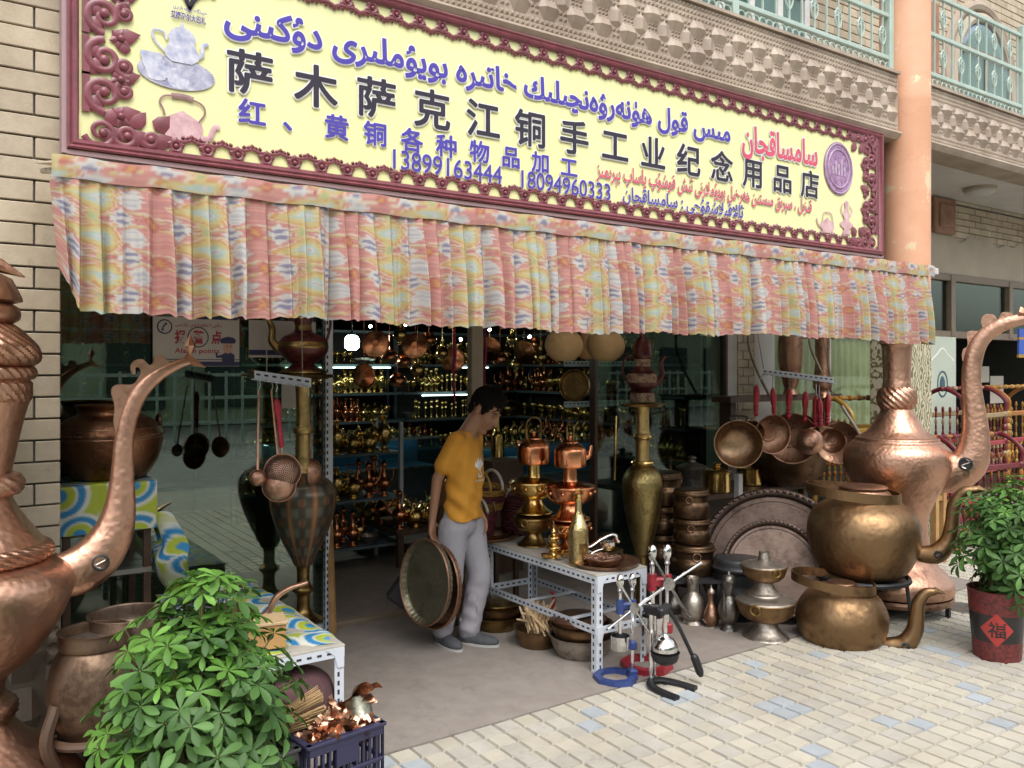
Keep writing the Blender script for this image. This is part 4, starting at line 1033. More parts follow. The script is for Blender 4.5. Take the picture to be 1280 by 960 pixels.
# ------------------------------------------------------------------ lidded pots
def cooking_pot(o, r, h, mat, handles=True, bail=False):
    addlathe(o, 'body', [(.001, 0), (r*.78, 0), (r*.90, h*.05), (r*.99, h*.22), (r*.98, h*.42), (r*.90, h*.52), (r*.88, h*.58), (r*.93, h*.74), (r*.99, h*.78), (r, h*.80), (r*.97, h*.81)], mat, 44)
    addlathe(o, 'lid', [(r*1.01, h*.80), (r*1.02, h*.825), (r*.96, h*.86), (r*.93, h*.95), (r*.80, h*.985), (r*.4, h), (.001, h)], mat, 44)
    if handles:
        for s in (-1, 1):
            b = MB(); b.torus((s*r*.97, 0, h*.66), r*.17, r*.025, axis='x'); b.build('ring_handle', M['copper_dull'], o)
P0 = G(862, 768)
pst = thing('pot_stand', 'low black rack with thin rod legs under the stack of lidded pots', 'stand', (P0.x, P0.y+.05, 0), YAW-PI/2)
zs = DP(862, 719, depth(P0)).z
b = MB(); b.box((0, .12, zs-.01), (.42, .62, .02)); b.build('top', M['iron'], pst, 0)
for x in (-.19, .19):
    for y in (-.17, .40): b = MB(); b.box((x, y, (zs-.02)/2), (.014, .014, zs-.02)); b.build('leg', M['steel_rod'], pst, 0)
dd = depth(P0)+.05
def pot_at(cx, ybase, ytop, rpx, d, label, mat, bail=False):
    P = DP(cx, ybase, d); o = thing('cooking_pot', label, 'pot', P, R(200), None); cooking_pot(o, rpx*d/F, (ybase-ytop)*d/F, mat); return o
stack_f = [(866, 719, 680, 28, 'wide brown bronze pot with ring handle, bottom of the front pot stack'), (865, 677, 646, 23.5, 'lidded bronze pot in the middle of the front pot stack'), (864, 644, 608, 22.5, 'lidded bronze pot on top of the front pot stack')]
zz = zs
for cx_, y0, y1, r_, lb in stack_f:
    P = DP(cx_, y0, dd); o = thing('cooking_pot', lb, 'pot', (P.x, P.y, zz), R(150+r_*3)); h_ = (y0-y1)*dd/F; cooking_pot(o, r_*dd/F, h_, M['bronze']); zz += h_+.002
zz = zs; d3 = dd+.33
for cx_, y0, y1, r_, lb in [(828, 716, 678, 24, 'shadowed bronze pot at the bottom of the rear pot stack by the brass vase'), (829, 677, 643, 24, 'shadowed lidded pot in the middle of the rear pot stack'), (832, 642, 601, 21, 'dark lidded pot on top of the rear pot stack')]:
    P = DP(cx_, y0, d3); o = thing('cooking_pot', lb, 'pot', (P.x, P.y, zz), R(100+r_*3)); h_ = (y0-y1)*d3/F; cooking_pot(o, r_*d3/F, h_, M['bronze']); zz += h_+.002
P = G(922, 772); o = thing('cooking_pot', 'squat black iron pot with a domed black lid beside the leaning trays', 'pot', P, R(200)); cooking_pot(o, px2m(31, P), px2m(78, P), M['iron'])
# ------------------------------------------------------------------ tall canisters behind, on a dark dresser
dr_ = thing('dresser', 'dark wooden dresser against the white pilaster behind the pots and pans', 'dresser', (5.35, .55, 0))
b = MB(); b.box((0, 0, .66), (1.5, .5, .04), bev=.006); b.build('top', M['wood_dark'], dr_, 0)
for x in (-.70, .70):
    for y in (-.2, .2): b = MB(); b.box((x, y, .32), (.06, .06, .64), bev=.005); b.build('leg', M['wood_dark'], dr_, 0)
b = MB(); b.box((0, .2, .36), (1.4, .03, .5)); b.build('back_panel', M['wood_dark'], dr_, 0)
def canister(cx_, base_y, top_y, rpx, Y, label, mat, knob=True):
    P = YP(cx_, base_y, Y); s = depth(P)/F; h = (base_y-top_y)*s; r = rpx*s
    o = thing('canister', label, 'canister', (P.x, P.y, .68)); h = P.z+h-.68
    addlathe(o, 'body', [(r*.9, 0), (r, .01), (r*.98, h*.62), (r*1.02, h*.64), (r*1.02, h*.67), (r*.98, h*.68)], mat, 36, 1, 0)
    addlathe(o, 'lid', [(r*1.1, h*.68), (r*1.12, h*.70), (r*.8, h*.77), (r*.35, h*.83), (r*.25, h*.9), (r*.34, h*.95), (r*.2, h)], mat, 32)
canister(865, 650, 570, 17, .50, 'dark tin canister with a knobbed lid behind the pot stacks', M['pewter'])
canister(896, 650, 578, 17, .40, 'tall bright brass canister with a wide lid beneath the hanging wok', M['brass'])
canister(938, 650, 575, 17, .52, 'brass canister under the hanging pans, beside the white table leg', M['brass'])
b = MB(); b.box((0, 0, .42), (.045, .045, .84)); o = b.build('upright_board', M['plaster'], None, 0, loc=YP(923, 600, .2)*1); o.location.z = 0; tag(o, 'narrow white upright board between two brass canisters', 'post')

# ------------------------------------------------------------------ small ewers and bottles on the floor
def small_jug(px, ybase, ytop, rpx, label, mat, kind):
    P = G(px, ybase); s = depth(P)/F; h = (ybase-ytop)*s; r = rpx*s
    o = thing('metal_jug', label, 'jug', P, R(200))
    if kind == 'pitcher':
        addlathe(o, 'foot', [(r*.9, 0), (r*1.0, .004), (r*.7, h*.10)], M['tin'], 32)
        addlathe(o, 'body', [(r*.62, h*.08), (r*.92, h*.18), (r*.96, h*.35), (r*.85, h*.52), (r*.5, h*.66), (r*.42, h*.74), (r*.52, h*.97), (r*.48, h), (r*.40, h*.96), (r*.3, h*.8)], mat, 36)
        addtube(o, 'lip', [(r*.4, 0, h*.9), (r*.75, 0, h*1.0), (r*.85, 0, h*.98)], [r*.25, r*.16, r*.05], mat)
        addtube(o, 'handle', [(-r*.45, 0, h*.93), (-r*1.0, 0, h*.85), (-r*1.1, 0, h*.55), (-r*.9, 0, h*.4)], r*.07, mat)
    elif kind == 'ewer':
        addlathe(o, 'foot', [(r*.85, 0), (r*.9, .005), (r*.55, h*.1), (r*.5, h*.14)], mat, 32)
        addlathe(o, 'body', [(r*.5, h*.13), (r*.85, h*.22), (r, h*.36), (r*.85, h*.5), (r*.48, h*.58), (r*.42, h*.62), (r*.55, h*.78), (r*.66, h*.84), (r*.62, h*.88)], mat, 36)
        addlathe(o, 'lid', [(r*.66, h*.86), (r*.5, h*.92), (r*.18, h*.95), (r*.14, h*.97), (.001, h)], mat, 28)
        addtube(o, 'spout', [(r*.8, 0, h*.3), (r*1.25, 0, h*.42), (r*1.2, 0, h*.62), (r*1.45, 0, h*.74)], [r*.2, r*.15, r*.09, r*.06], mat)
        addtube(o, 'handle', [(-r*.6, 0, h*.82), (-r*1.1, 0, h*.75), (-r*1.15, 0, h*.5), (-r*.85, 0, h*.32)], r*.08, mat)
    else:
        addlathe(o, 'foot', [(r*1.0, 0), (r*1.05, .004), (r*.6, h*.07)], M['tin'], 28)
        addlathe(o, 'body', [(r*.55, h*.05), (r*.95, h*.16), (r, h*.3), (r*.7, h*.46), (r*.38, h*.6), (r*.36, h*.72), (r*.5, h*.8), (r*.52, h*.83)], mat, 32)
        addlathe(o, 'lid', [(r*.52, h*.82), (r*.42, h*.88), (r*.12, h*.93), (r*.1, h*.96), (.001, h)], M['tin'], 24)
small_jug(866, 780, 721, 15, 'pale tinned pitcher with an open lip on the floor beneath the pot stack', M['tin'], 'pitcher')
small_jug(889, 785, 731, 9.5, 'slender copper flask with a tin lid between the pitcher and dark ewer', M['copper_dull'], 'flask')
small_jug(911, 789, 714, 13, 'dark pewter ewer with a pointed lid beside the stacked hotpots', M['pewter'], 'ewer')
small_jug(843, 768, 722, 12, 'small shadowed tin flask at the rear, beneath the bronze pots', M['pewter'], 'flask')

# ------------------------------------------------------------------ pans and ladles hanging from the slotted bar
def slot_angle(b, p0, p1, w, up, th=.003, holes=True, mi_h=1, flip=1):
    p0, p1, up = Vector(p0), Vector(p1), Vector(up).normalized(); t = p1-p0; L = t.length; t.normalize(); sde = t.cross(up).normalized()*flip
    for nrm, oth in ((up, sde), (sde, up)):
        c = (p0+p1)/2+oth*w/2; m4 = frame(t, oth, nrm, c); b.box((0, 0, 0), (L, w, th), m4, 0)
        if holes:
            k = max(1, int(L/.042))
            for i in range(k):
                x = -L/2+L*(i+.5)/k
                b.box((x, .1*w, 0), (.022, .010, th+.0024), m4, mi_h)
PY = .12
pa, pb = YP(953, 468, PY), YP(1042, 479, PY-.25)
hb_ = thing('slotted_bar', 'white slotted steel bar from which the red-handled pans hang', 'bar', (0, 0, 0))
b = MB(); slot_angle(b, pa, pb, .045, (0, 0, 1)); b.build('bar', [M['white_steel'], M['hole']], hb_, 0)
b = MB()
for q in (.03, .97):
    p = pa.lerp(pb, q); b.tube([p, p+Vector((-.02, .10, .55))], .0035, 6)
b.build('hanging_wire', M['wire'], hb_)
def pan_at(px, py, rpx, Y, depth_f, face, label, mat, handle=None, nm='frying_pan', cat='pan', yaw=0.0, tilt=0.0, rings=True):
    """dish facing the street (face=1, hollow towards the viewer) or turned round (face=-1)"""
    P = YP(px, py, Y); r = rpx*depth(P)/F; n_ = -Vector((ray(px).x, ray(px).y, 0)).normalized(); n_ = RZ(yaw) @ n_
    n_ = (n_*math.cos(tilt)+UP*math.sin(tilt)).normalized(); u_ = UP.cross(n_).normalized(); w_ = n_.cross(u_)
    o = thing(nm, label, cat, P); o.rotation_euler = frame(u_, w_, n_).to_euler(); dp_ = r*depth_f
    inv = frame(u_, w_, n_, P).inverted()
    if face > 0: pr = [(.001, -dp_), (r*.35, -dp_*.95), (r*.65, -dp_*.72), (r*.88, -dp_*.3), (r*.97, 0), (r*1.03, .004), (r*1.0, -.004), (r*.9, -dp_*.36), (r*.66, -dp_*.80), (.001, -dp_*1.06)]
    else: pr = [(.001, dp_), (r*.35, dp_*.95), (r*.65, dp_*.72), (r*.88, dp_*.3), (r*.97, 0), (r*1.03, -.004), (r*.9, dp_*.2), (.001, dp_*.9)]
    addlathe(o, 'dish', pr, mat, 48, 1, 3)
    if rings and face > 0:
        b = MB()
        for q, zq in ((.40, -.93), (.2, -1.0)): b.torus((0, 0, dp_*zq+.002), r*q, .004, n=36, m=6)
        b.build('spun_ring', mat, o)
    if handle:
        (x0, y0), (x1, y1), Yh, wood = handle
        a = inv @ YP(x1, y1, Yh); c = inv @ YP(x0, y0, Yh); root = Vector((0, r*.98, 0))
        s = depth(P)/F
        b = MB(); b.tube([root, root.lerp(a, .5), a, a.lerp(c, .2)], [.009, .007, .007, .007], 8, flat=.6); b.build('tang', mat, o)
        L = (c-a).length; rr = 3.9*s; dirv = (c-a).normalized(); m4 = dirv.to_track_quat('Z', 'Y').to_matrix().to_4x4(); m4.translation = a
        pr = [(.4, 0), (.62, .02), (.66, .12), (.5, .17), (.72, .2), (.72, .24), (.5, .27), (.7, .3), (.7, .34), (.55, .38), (.78, .5), (.9, .7), (.72, .9), (.4, .98), (.05, 1.0)]
        b = MB(); b.lathe([(q*rr*1.15, z*L) for q, z in pr], 16, m4); b.build('handle', wood, o, 50)
        top = c+(c-a).normalized()*.01; bar = inv @ (pa.lerp(pb, min(.97, max(.03, (x0-953)/89)))+Vector((0, 0, .01)))
        b = MB(); b.tube([c, top, bar], .003, 6); b.torus((c.x, c.y, c.z), .010, .0025, n=12, m=5); b.build('hook', M['steel_rod'], o)
    return o
RW = M['red_wood']
M['wok'] = metal('bronze_wok', (.33, .215, .13), (.19, .12, .075), .36, .6, 6, .12, 70)
o = pan_at(923, 555, 29, .02, .42, 1, 'wide shallow bronze wok hanging nearest the white pilaster', M['wok'], None, rings=False)
b = MB(); r_ = 29*depth(o.location)/F
b.tube(smoothpts([(-.05, r_*.95, 0), (-.055, r_*1.18, 0), (.055, r_*1.18, 0), (.05, r_*.95, 0)], 6), .007, 8); b.build('handle', M['iron'], o)
b = MB(); b.tube([(0, r_*1.18, 0), (.02, r_*1.9, .0)], .003, 6); b.build('hook', M['wire'], o)
pan_at(940, 541, 15, .08, .55, 1, 'copper ladle with a red handle, half behind the bronze wok', M['copper_dull'], ((946, 481), (945, 520), .06, RW), 'ladle', 'ladle')
pan_at(966, 543, 24, -.02, .45, 1, 'dark deep copper pan with a red handle between wok and dished pan', M['copper_dull'], ((966, 485), (968, 522), .0, RW), yaw=.5)
pan_at(990, 548, 31, .06, .30, 1, 'broad dished copper pan with spun rings and a red handle', M['copper_dull'], ((987, 486), (985, 524), .02, RW))
pan_at(1004, 541, 22, .0, .40, 1, 'small round copper pan overlapping the broad dished pan', M['copper_dull'], ((1007, 489), (1006, 528), -.04, RW), yaw=-.5)
pan_at(1012, 552, 16, -.10, .75, -1, 'round copper ladle with its convex back towards the street', M['copper'], ((1020, 495), (1019, 534), -.12, RW), 'ladle', 'ladle', rings=False)
pan_at(1047, 553, 26, -.06, .28, 1, 'shallow bright copper pan hanging beside the giant ewer', M['copper_dull'], ((1035, 493), (1034, 532), -.10, RW))
pan_at(1040, 551, 15.5, -.15, .6, 1, 'small copper ladle hanging in front of the shallow bright pan', M['copper_dull'], ((1024, 498), (1026, 533), -.16, RW), 'ladle', 'ladle')
# dark copper cauldron behind them
P = YP(985, 620, .35); o = vessel('cauldron', 'big dark copper cauldron in shadow behind the hanging pans', 'cauldron', (P.x, P.y, .68), thin_open([(.001, 0), (.17, .0), (.27, .09), (.30, .22), (.27, .36), (.29, .40)]), M['bronze'], 44)
# ewer with long curved handle hanging above the bar, lower half below the valance
def copper_ewer_hang(px, ytop, ybot, Y, label, r0, r1, hpts):
    a, c = YP(px, ytop, Y), YP(px, ybot, Y); s = depth(c)/F
    o = thing('tall_vase', label, 'vase', c); h = a.z-c.z
    addlathe(o, 'body', [(r1*s*1.1, 0), (r1*s, .01), (r1*s*.8, h*.12), (r1*s*1.05, h*.22), (r0*s*.95, h*.6), (r0*s, h), (r0*s*.8, h*1.3), (r0*s*.5, h*1.5)], M['copper_dull'], 32)
    addtube(o, 'handle', [Vector(YP(x, y, Y-.03))-c for x, y in hpts], .012, M['wire'])
copper_ewer_hang(988, 428, 493, .52, 'copper vase standing on the dresser behind the slotted bar', 15, 9, [(968, 408), (940, 412), (936, 430), (945, 460), (962, 495)])
copper_ewer_hang(1028, 425, 497, .55, 'dark copper vase behind the end of the slotted bar', 9, 11, [(1025, 405), (1012, 425), (1022, 455), (1040, 490)])
b = MB(); b.box((0, 0, 0), (1.2, .05, .05)); o = b.build('display_shelf', M['wood_dark'], None, 0, loc=YP(975, 497, .6)); tag(o, 'dark wooden shelf rail behind the red pan handles', 'shelf')
o.scale = (1.25, 4, 1)
sh = o
for x in (-.5, .5):
    b = MB(); b.box((x, .01, -.28), (.05, .03, .52)); b.build('support', M['wood_dark'], sh, 0)
b = MB(); b.tube([YP(1052, 507, -.1), YP(1077, 546, -.16)], .012, 8); o = b.build('iron_strap', M['steel_rod']); tag(o, 'grey iron strap slanting down to the shoulder of the giant ewer', 'strap')
# ------------------------------------------------------------------ slotted steel tables
def slotted_table(label, x0, x1, y0, y1, h, lower=None, top=True, loc=None, cat='table'):
    o = thing('slotted_table', label, cat, (0, 0, 0)); w = .042; m2 = [M['white_steel'], M['hole']]
    for x, sx in ((x0, 1), (x1, -1)):
        for y, sy in ((y0, 1), (y1, -1)):
            b = MB()
            for (dx, dy, lx, ly) in ((sx*w/2, 0, w, .003), (0, sy*w/2, .003, w)):
                b.box((x+dx, y+dy, h/2), (lx, ly, h-.002), None, 0)
                k = int(h/.042)
                for i in range(k):
                    z = .02+(h-.04)*(i+.5)/k
                    b.box((x+dx*1.15, y+dy*1.15, z), (.010 if lx > .01 else lx+.0024, .010 if ly > .01 else ly+.0024, .021), None, 1)
            b.build('leg', m2, o, 0)
    def rails(z, name, inset=0.0, flange_dn=True):
        b = MB(); zz = z-w/2
        for y in (y0-.0035, y1+.0035):
            b.box(((x0+x1)/2, y, zz), (x1-x0, .003, w)); k = int((x1-x0)/.042)
            for i in range(k): b.box((x0+(x1-x0)*(i+.5)/k, y, zz), (.021, .0054, .010), None, 1)
        for x in (x0-.0035, x1+.0035):
            b.box((x, (y0+y1)/2, zz), (.003, y1-y0, w)); k = int((y1-y0)/.042)
            for i in range(k): b.box((x, y0+(y1-y0)*(i+.5)/k, zz), (.0054, .021, .010), None, 1)
        # corner gussets
        for x in (x0, x1):
            sx = 1 if x == x0 else -1
            b.prism([(0, 0), (sx*.085, 0), (sx*.045, -.03), (sx*.03, -.085), (0, -.085)], .002, T(x, y0-.006, z-.002) @ RX(PI/2), 0)
        b.build(name, m2, o, 0)
    rails(h, 'top_rail')
    if lower: 
        rails(lower, 'lower_rail')
        b = MB()
        for q in (.2, .6): b.box(((x0+x1)/2, y0+(y1-y0)*q, lower-.004), (x1-x0, w, .003), None, 0)
        b.build('cross_rail', m2, o, 0)
    if top:
        b = MB(); b.box(((x0+x1)/2, (y0+y1)/2, h+.004), (x1-x0+.01, y1-y0+.01, .012), None, 0, .002); b.build('tabletop', M['table_board'], o, 0)
    return o
M['table_board'] = plain('worn_white_board', (.46, .43, .37), .6, .2, 5, .1)
TX0, TX1, TY0, TY1, TH = 2.925, 3.285, -.655, .42, .53
slotted_table('white slotted steel table in the doorway loaded with copper hotpots, bottle and trays', TX0, TX1, TY0, TY1, TH, .26)
TT = TH+.011
def on_table(px, py): return G(px, py, TT)
# tray with bowls at the front
def platter(name, label, cat, P, r, mat, depth_=.02, n=48, scal=False, group=None):
    o = thing(name, label, cat, P, 0, group)
    wob = (lambda a, z, k: .018*math.sin(a*36) if k > 4 else 0) if scal else None
    b = MB(); b.lathe(smoothpts([(.001, 0), (r*.75, 0), (r*.86, .004), (r*.93, depth_*.75), (r, depth_), (r*.985, depth_*.85), (r*.9, .0), (r*.8, -.003), (.001, -.003)][::1], 3), 108 if scal else n, T(0, 0, .004), 0, wob); b.build('plate', mat, o, 50)
    return o
P = on_table(748, 697); P.x = 3.12; P.y = -.50
tr = platter('tray', 'round copper tray with a scalloped edge at the front of the white table', 'tray', P, .195, M['copper_dull'], .022, scal=True)
P2_ = P+Vector((-.06, -.05, .012)); bw = vessel('bowl', 'engraved copper bowl full of thin metal scraps on the scalloped tray', 'bowl', P2_, thin_open([(.04, 0), (.06, .004), (.085, .022), (.102, .045)], .004), M['copper_dull'], 40)
b = MB(); rr = random.Random(2)
for i in range(46):
    a = rr.random()*6.28; r_ = rr.random()*.07; x, y = r_*math.cos(a), r_*math.sin(a); ang = rr.random()*PI; L = rr.uniform(.02, .05)
    b.tube([(x-L*math.cos(ang), y-L*math.sin(ang), .036+rr.random()*.02), (x+L*math.cos(ang), y+L*math.sin(ang), .036+rr.random()*.02)], rr.uniform(.002, .004), 5)
o = b.build('scrap', metal('pinkish_scrap', (.55, .40, .33), (.28, .16, .12), .4, .5, 20), None, 40, loc=P2_); tag(o, 'pinkish metal clippings heaped in the engraved bowl', 'clippings', None, 'stuff')
P3_ = P+Vector((.065, .05, .008))
for i, (rb, mt, lb) in enumerate(((.095, 'copper_dull', 'copper saucer at the bottom of the small stack on the scalloped tray'), (.085, 'copper', 'copper bowl in the middle of the small stack under the steel press'), (.088, 'brass_dark', 'wide brass saucer topping the stack under the steel press'))):
    zz = (0, .012, .037)[i]
    vessel('saucer', lb, 'saucer', P3_+Vector((0, 0, zz)), thin_open([(rb*.45, 0), (rb*.5, .004), (rb*.8, .014 if i != 1 else .024), (rb, .02 if i != 1 else .030)], .003), M[mt], 36)
# chrome citrus press lying on top
P4_ = P3_+Vector((-.01, -.01, .058)); cp = thing('citrus_press', 'shiny white metal hand press lying on the saucers', 'press', P4_, R(-12))
b = MB(); b.lathe(thin_open(smoothpts([(.030, 0), (.036, .006), (.044, .03), (.046, .05)], 3), .003), 28); b.build('cup', M['chrome'], cp, 50)
addtube(cp, 'lever', [(.055, 0, .055), (.05, 0, .082), (.015, 0, .088), (-.05, 0, .066), (-.12, 0, .030), (-.18, 0, .034)], [.012, .016, .017, .015, .014, .012], M['chrome'], 10, 6, .55)
addtube(cp, 'lower_lever', [(-.03, 0, .012), (-.08, 0, .004), (-.13, 0, -.018), (-.155, 0, -.028)], [.012, .012, .013, .014], M['chrome'], 10, 5, .5)
addtube(cp, 'hinge', [(.05, -.03, .05), (.055, 0, .055), (.05, .03, .05)], .009, M['chrome'])
# bottle
P = on_table(710, 704); P.x = 2.99; P.y = -.42
bo = thing('metal_bottle', 'tall pale brass bottle standing at the front edge of the white table', 'bottle', P)
hB = .40; addlathe(bo, 'body', [(.046, 0), (.056, .006), (.057, .04), (.057, .17), (.052, .215), (.034, .26), (.021, .30), (.0175, .36)], metal('pale_hammered_brass', (.62, .50, .25), (.40, .30, .13), .28, .5, 8, .3, 70), 36)
addlathe(bo, 'neck_ring', [(.0175, .36), (.021, .364), (.021, .374), (.0175, .378), (.0175, .395), (.019, .40), (.014, .40)], M['brass'], 24, 1, 0)
b = MB(); b.grid(lambda u, v: (.0582*math.cos(-2.2+u*1.0), .0582*math.sin(-2.2+u*1.0), .07+.06*v), 10, 4); b.build('label_panel', M['brass_dark'], bo)
# oil lamp / candlestick
P = on_table(684, 692); P.x = 2.99; P.y = -.19
ol = thing('brass_lamp', 'small bright brass lamp with three cups and a spire, left of the bottle', 'lamp', P)
addlathe(ol, 'body', [(.045, 0), (.05, .004), (.03, .012), (.02, .03), (.036, .045), (.04, .06), (.02, .08), (.03, .095), (.034, .11), (.03, .122), (.012, .135), (.016, .15), (.008, .165), (.004, .20), (.001, .215)], M['brass'], 28)
for k in range(5):
    a = R(200+55*k); b = MB(); b.tube([(.03*math.cos(a), .03*math.sin(a), .012), (.085*math.cos(a), .085*math.sin(a), .018)], .006, 6); b.lathe([(.014, .012), (.022, .02), (.026, .036), (.02, .034), (.001, .03)], 18, T(.088*math.cos(a), .088*math.sin(a), 0)); b.build('cup', M['brass'], ol)
# hotpot towers with kettles
def kettle_small(label, P, s, mat, rz=0.0, spout=True):
    o = thing('kettle', label, 'kettle', P, rz)
    addlathe(o, 'body', [(.085*s, 0), (.094*s, .004*s), (.098*s, .03*s), (.097*s, .09*s), (.088*s, .118*s), (.06*s, .14*s), (.05*s, .147*s)], mat, 40)
    addlathe(o, 'lid', [(.05*s, .146*s), (.045*s, .155*s), (.02*s, .166*s), (.008*s, .170*s), (.012*s, .182*s), (.008*s, .192*s), (.001, .196*s)], mat, 28)
    if spout: addtube(o, 'spout', [(.085*s, 0, .05*s), (.118*s, 0, .065*s), (.128*s, 0, .10*s), (.135*s, 0, .128*s)], [.024*s, .018*s, .013*s, .010*s], mat, 12)
    addtube(o, 'handle', [(0, -.05*s, .14*s), (0, -.062*s, .19*s), (0, -.055*s, .25*s), (0, 0, .275*s), (0, .055*s, .25*s), (0, .062*s, .19*s), (0, .05*s, .14*s)], .006*s, M['brass_dark'])
    return o
def tower(x, y, specs, mats):
    z = TT
    for i, (s, lb, chim, riv) in enumerate(specs):
        o = thing('hotpot', lb, 'hotpot', (x, y, z), R(30+40*i)); hotpot(o, s, mats[i], mats[i], True, riv, False); z += .243*s
        if chim:
            addlathe(o, 'chimney', [(.050*s, .24*s), (.044*s, .26*s), (.042*s, .33*s), (.046*s, .335*s), (.04*s, .335*s)], mats[i], 24, 1, 0); z = z-.243*s+.336*s
    return z
xA, yA = 3.17, -.12
z = tower(xA, yA, [(.80, 'copper hotpot with rivets at the bottom of the taller-looking copper tower by the bottle', False, 10), (.94, 'copper hotpot with a pierced foot under the spouted copper kettle', True, 10)], [M['copper_shiny'], M['copper_shiny']])
kettle_small('shiny copper kettle with a spout on the copper hotpot tower', (xA, yA, z), 1.0, M['copper_shiny'], R(-20))
xB, yB = 3.10, .16
z = tower(xB, yB, [(.82, 'brass hotpot at the bottom of the rear tower near the baskets', False, 0), (.92, 'riveted brass hotpot in the rear tower under the copper kettle', True, 10)], [M['brass_dark'], M['brass']])
kettle_small('copper kettle without visible spout on the rear brass hotpot tower', (xB, yB, z), 1.06, M['copper_shiny'], R(100))
# wicker baskets on trays, at the back of the table
M['wicker_maroon'] = plain('maroon_wicker', (.12, .022, .03), .5, .5, 30, .4)
M['wicker_gold'] = plain('golden_wicker', (.40, .22, .04), .5, .5, 30, .4)
M['white_cane'] = plain('white_cane', (.62, .58, .48), .5, .2, 30, .2)
M['brown_cane'] = plain('brown_cane', (.25, .12, .05), .5, .3, 30, .2)
def basket(label, P, r, h, mats, handle_m, rz, tilt=0.0):
    o = thing('basket', label, 'basket', P, rot=(tilt, 0, rz)); rows = 11
    for q in range(3):
        b = MB()
        for i in range(rows):
            if i*3//rows != q: continue
            t = i/(rows-1); rad = r*(.78+.22*t)
            b.tube([(rad*(1+.02*math.sin(20*a+PI*(i % 2)))*math.cos(a), rad*(1+.02*math.sin(20*a+PI*(i % 2)))*math.sin(a), h*t+.006) for a in [2*PI*k/120 for k in range(120)]], h/rows*.56, 6, closed=True)
        b.build('woven_band', mats[q % len(mats)], o)
    b = MB(); b.lathe([(.001, .002), (r*.78, .002), (r*.96, h*.95)], 30, cap=False); b.build('lining', mats[0], o)
    for dx, hm in zip((-.35, .35), handle_m):
        b = MB(); b.tube([(dx*r, r*.9*math.cos(a), h+r*.85*math.sin(a)) for a in [PI*k/18 for k in range(19)]], .010, 8); b.build('handle', hm, o)
    return o
tb = platter('tray', 'wide wicker-edged tray under the maroon baskets behind the man', 'tray', (2.98, .52, TT+.004), .22, M['brown_cane'], .02)
tb2 = platter('tray', 'round copper tray on the rear table corner under the maroon basket', 'tray', (2.98, .52, TT+.018), .17, M['copper_dull'], .02)
basket('maroon wicker basket with white and brown arched handles, lower one behind the man', (2.90, .50, TT+.03), .125, .15, [M['wicker_maroon']], [M['white_cane'], M['brown_cane']], R(20))
basket('golden striped wicker basket with an orange handle on top of the maroon one', (2.99, .55, TT+.19), .135, .13, [M['wicker_gold'], M['wicker_maroon'], M['wicker_gold']], [M['yellow_wood'], M['white_cane']], R(0), R(6))
basket('dark plum wicker basket with a white handle tucked behind the brass tower', (3.22, .52, TT+.02), .13, .20, [M['wicker_maroon']], [M['white_cane'], M['wicker_maroon']], R(60), R(8))
basket('shadowed brown wicker basket at the very back of the basket pile', (2.84, .72, TT+.21), .115, .12, [M['brown_cane']], [M['brown_cane'], M['brown_cane']], R(30))
bt = thing('table', 'plain low table behind the white slotted table carrying the rear baskets', 'table', (2.96, .62, 0))
b = MB(); b.box((0, 0, TT-.02), (.55, .30, .03)); b.build('top', M['wood_dark'], bt, 0)
for x in (-.24, .24):
    for y in (-.12, .12): b = MB(); b.box((x, y, (TT-.035)/2), (.03, .03, TT-.035)); b.build('leg', M['wood_dark'], bt, 0)
b = MB(); b.box((0, 0, (TT+.20)/2), (.20, .16, TT+.19)); o = b.build('box', M['wood_dark'], None, 0, loc=(2.84, .80, 0)); o.name = 'wooden_box'; tag(o, 'dark box under the rearmost basket', 'box')
# underneath: pans, sticks, basins
def basin(label, P, r, h, mat, name='basin', lid=None):
    o = vessel(name, label, name, P, thin_open([(r*.62, 0), (r*.70, .004), (r*.9, h*.5), (r*.97, h*.92), (r*1.06, h)], .005), mat, 44)
    if lid: addlathe(o, 'lid', [(r*1.0, h), (r*.98, h*1.08), (r*.7, h*1.3), (r*.3, h*1.42), (.001, h*1.45)], lid, 40)
    return o
P = G(621, 786); basin('brass basin at the bottom of the stack beside the shoes of the man', P, .165, .10, M['brass_dark'])
basin('brass basin stacked second beside the shoes of the man', P+Vector((0, 0, .06)), .168, .10, M['kettle'])
basin('lidded brass pan topping the basin stack beside the man', P+Vector((0, 0, .118)), .172, .06, M['brass_dark'], lid=M['brass_dark'])
P = G(672, 808); bs = basin('brass basin full of turned wooden handles under the white table', P, .14, .12, M['kettle'])
stick = None; rr = random.Random(5)
b = MB(); b.lathe([(.004, -.10), (.006, -.095), (.0075, -.02), (.005, .0), (.0075, .02), (.007, .09), (.004, .10)], 9)
for i in range(46):
    a = rr.random()*6.28; q = rr.random()*.085
    loc = P+Vector((q*math.cos(a), q*math.sin(a), .135+rr.random()*.05)); rot = (R(rr.uniform(25, 80)), 0, rr.choice((a+PI/2, 2.6, 2.9))+rr.uniform(-.5, .5))
    if stick is None: stick = b.build('turned_stick', M['wood_pale']); tag(stick, 'turned wooden handle heaped in the brass basin under the table', 'handle', 'wooden handles in the basin'); c = stick
    else: c = stick.copy(); COL.objects.link(c)
    c.location = loc; c.rotation_euler = rot
P = G(737, 826); P.x = 3.06; P.y = -.36
basin('grey zinc basin on the floor under the front of the white table', P, .185, .13, M['tin'])
basin('brass basin nested in the zinc basin under the white table', P+Vector((0, 0, .07)), .175, .12, M['kettle'])
basin('lidded copper bowl on top of the nested basins under the white table', P+Vector((-.02, 0, .15)), .155, .07, M['copper_dull'], lid=M['copper_dull'])
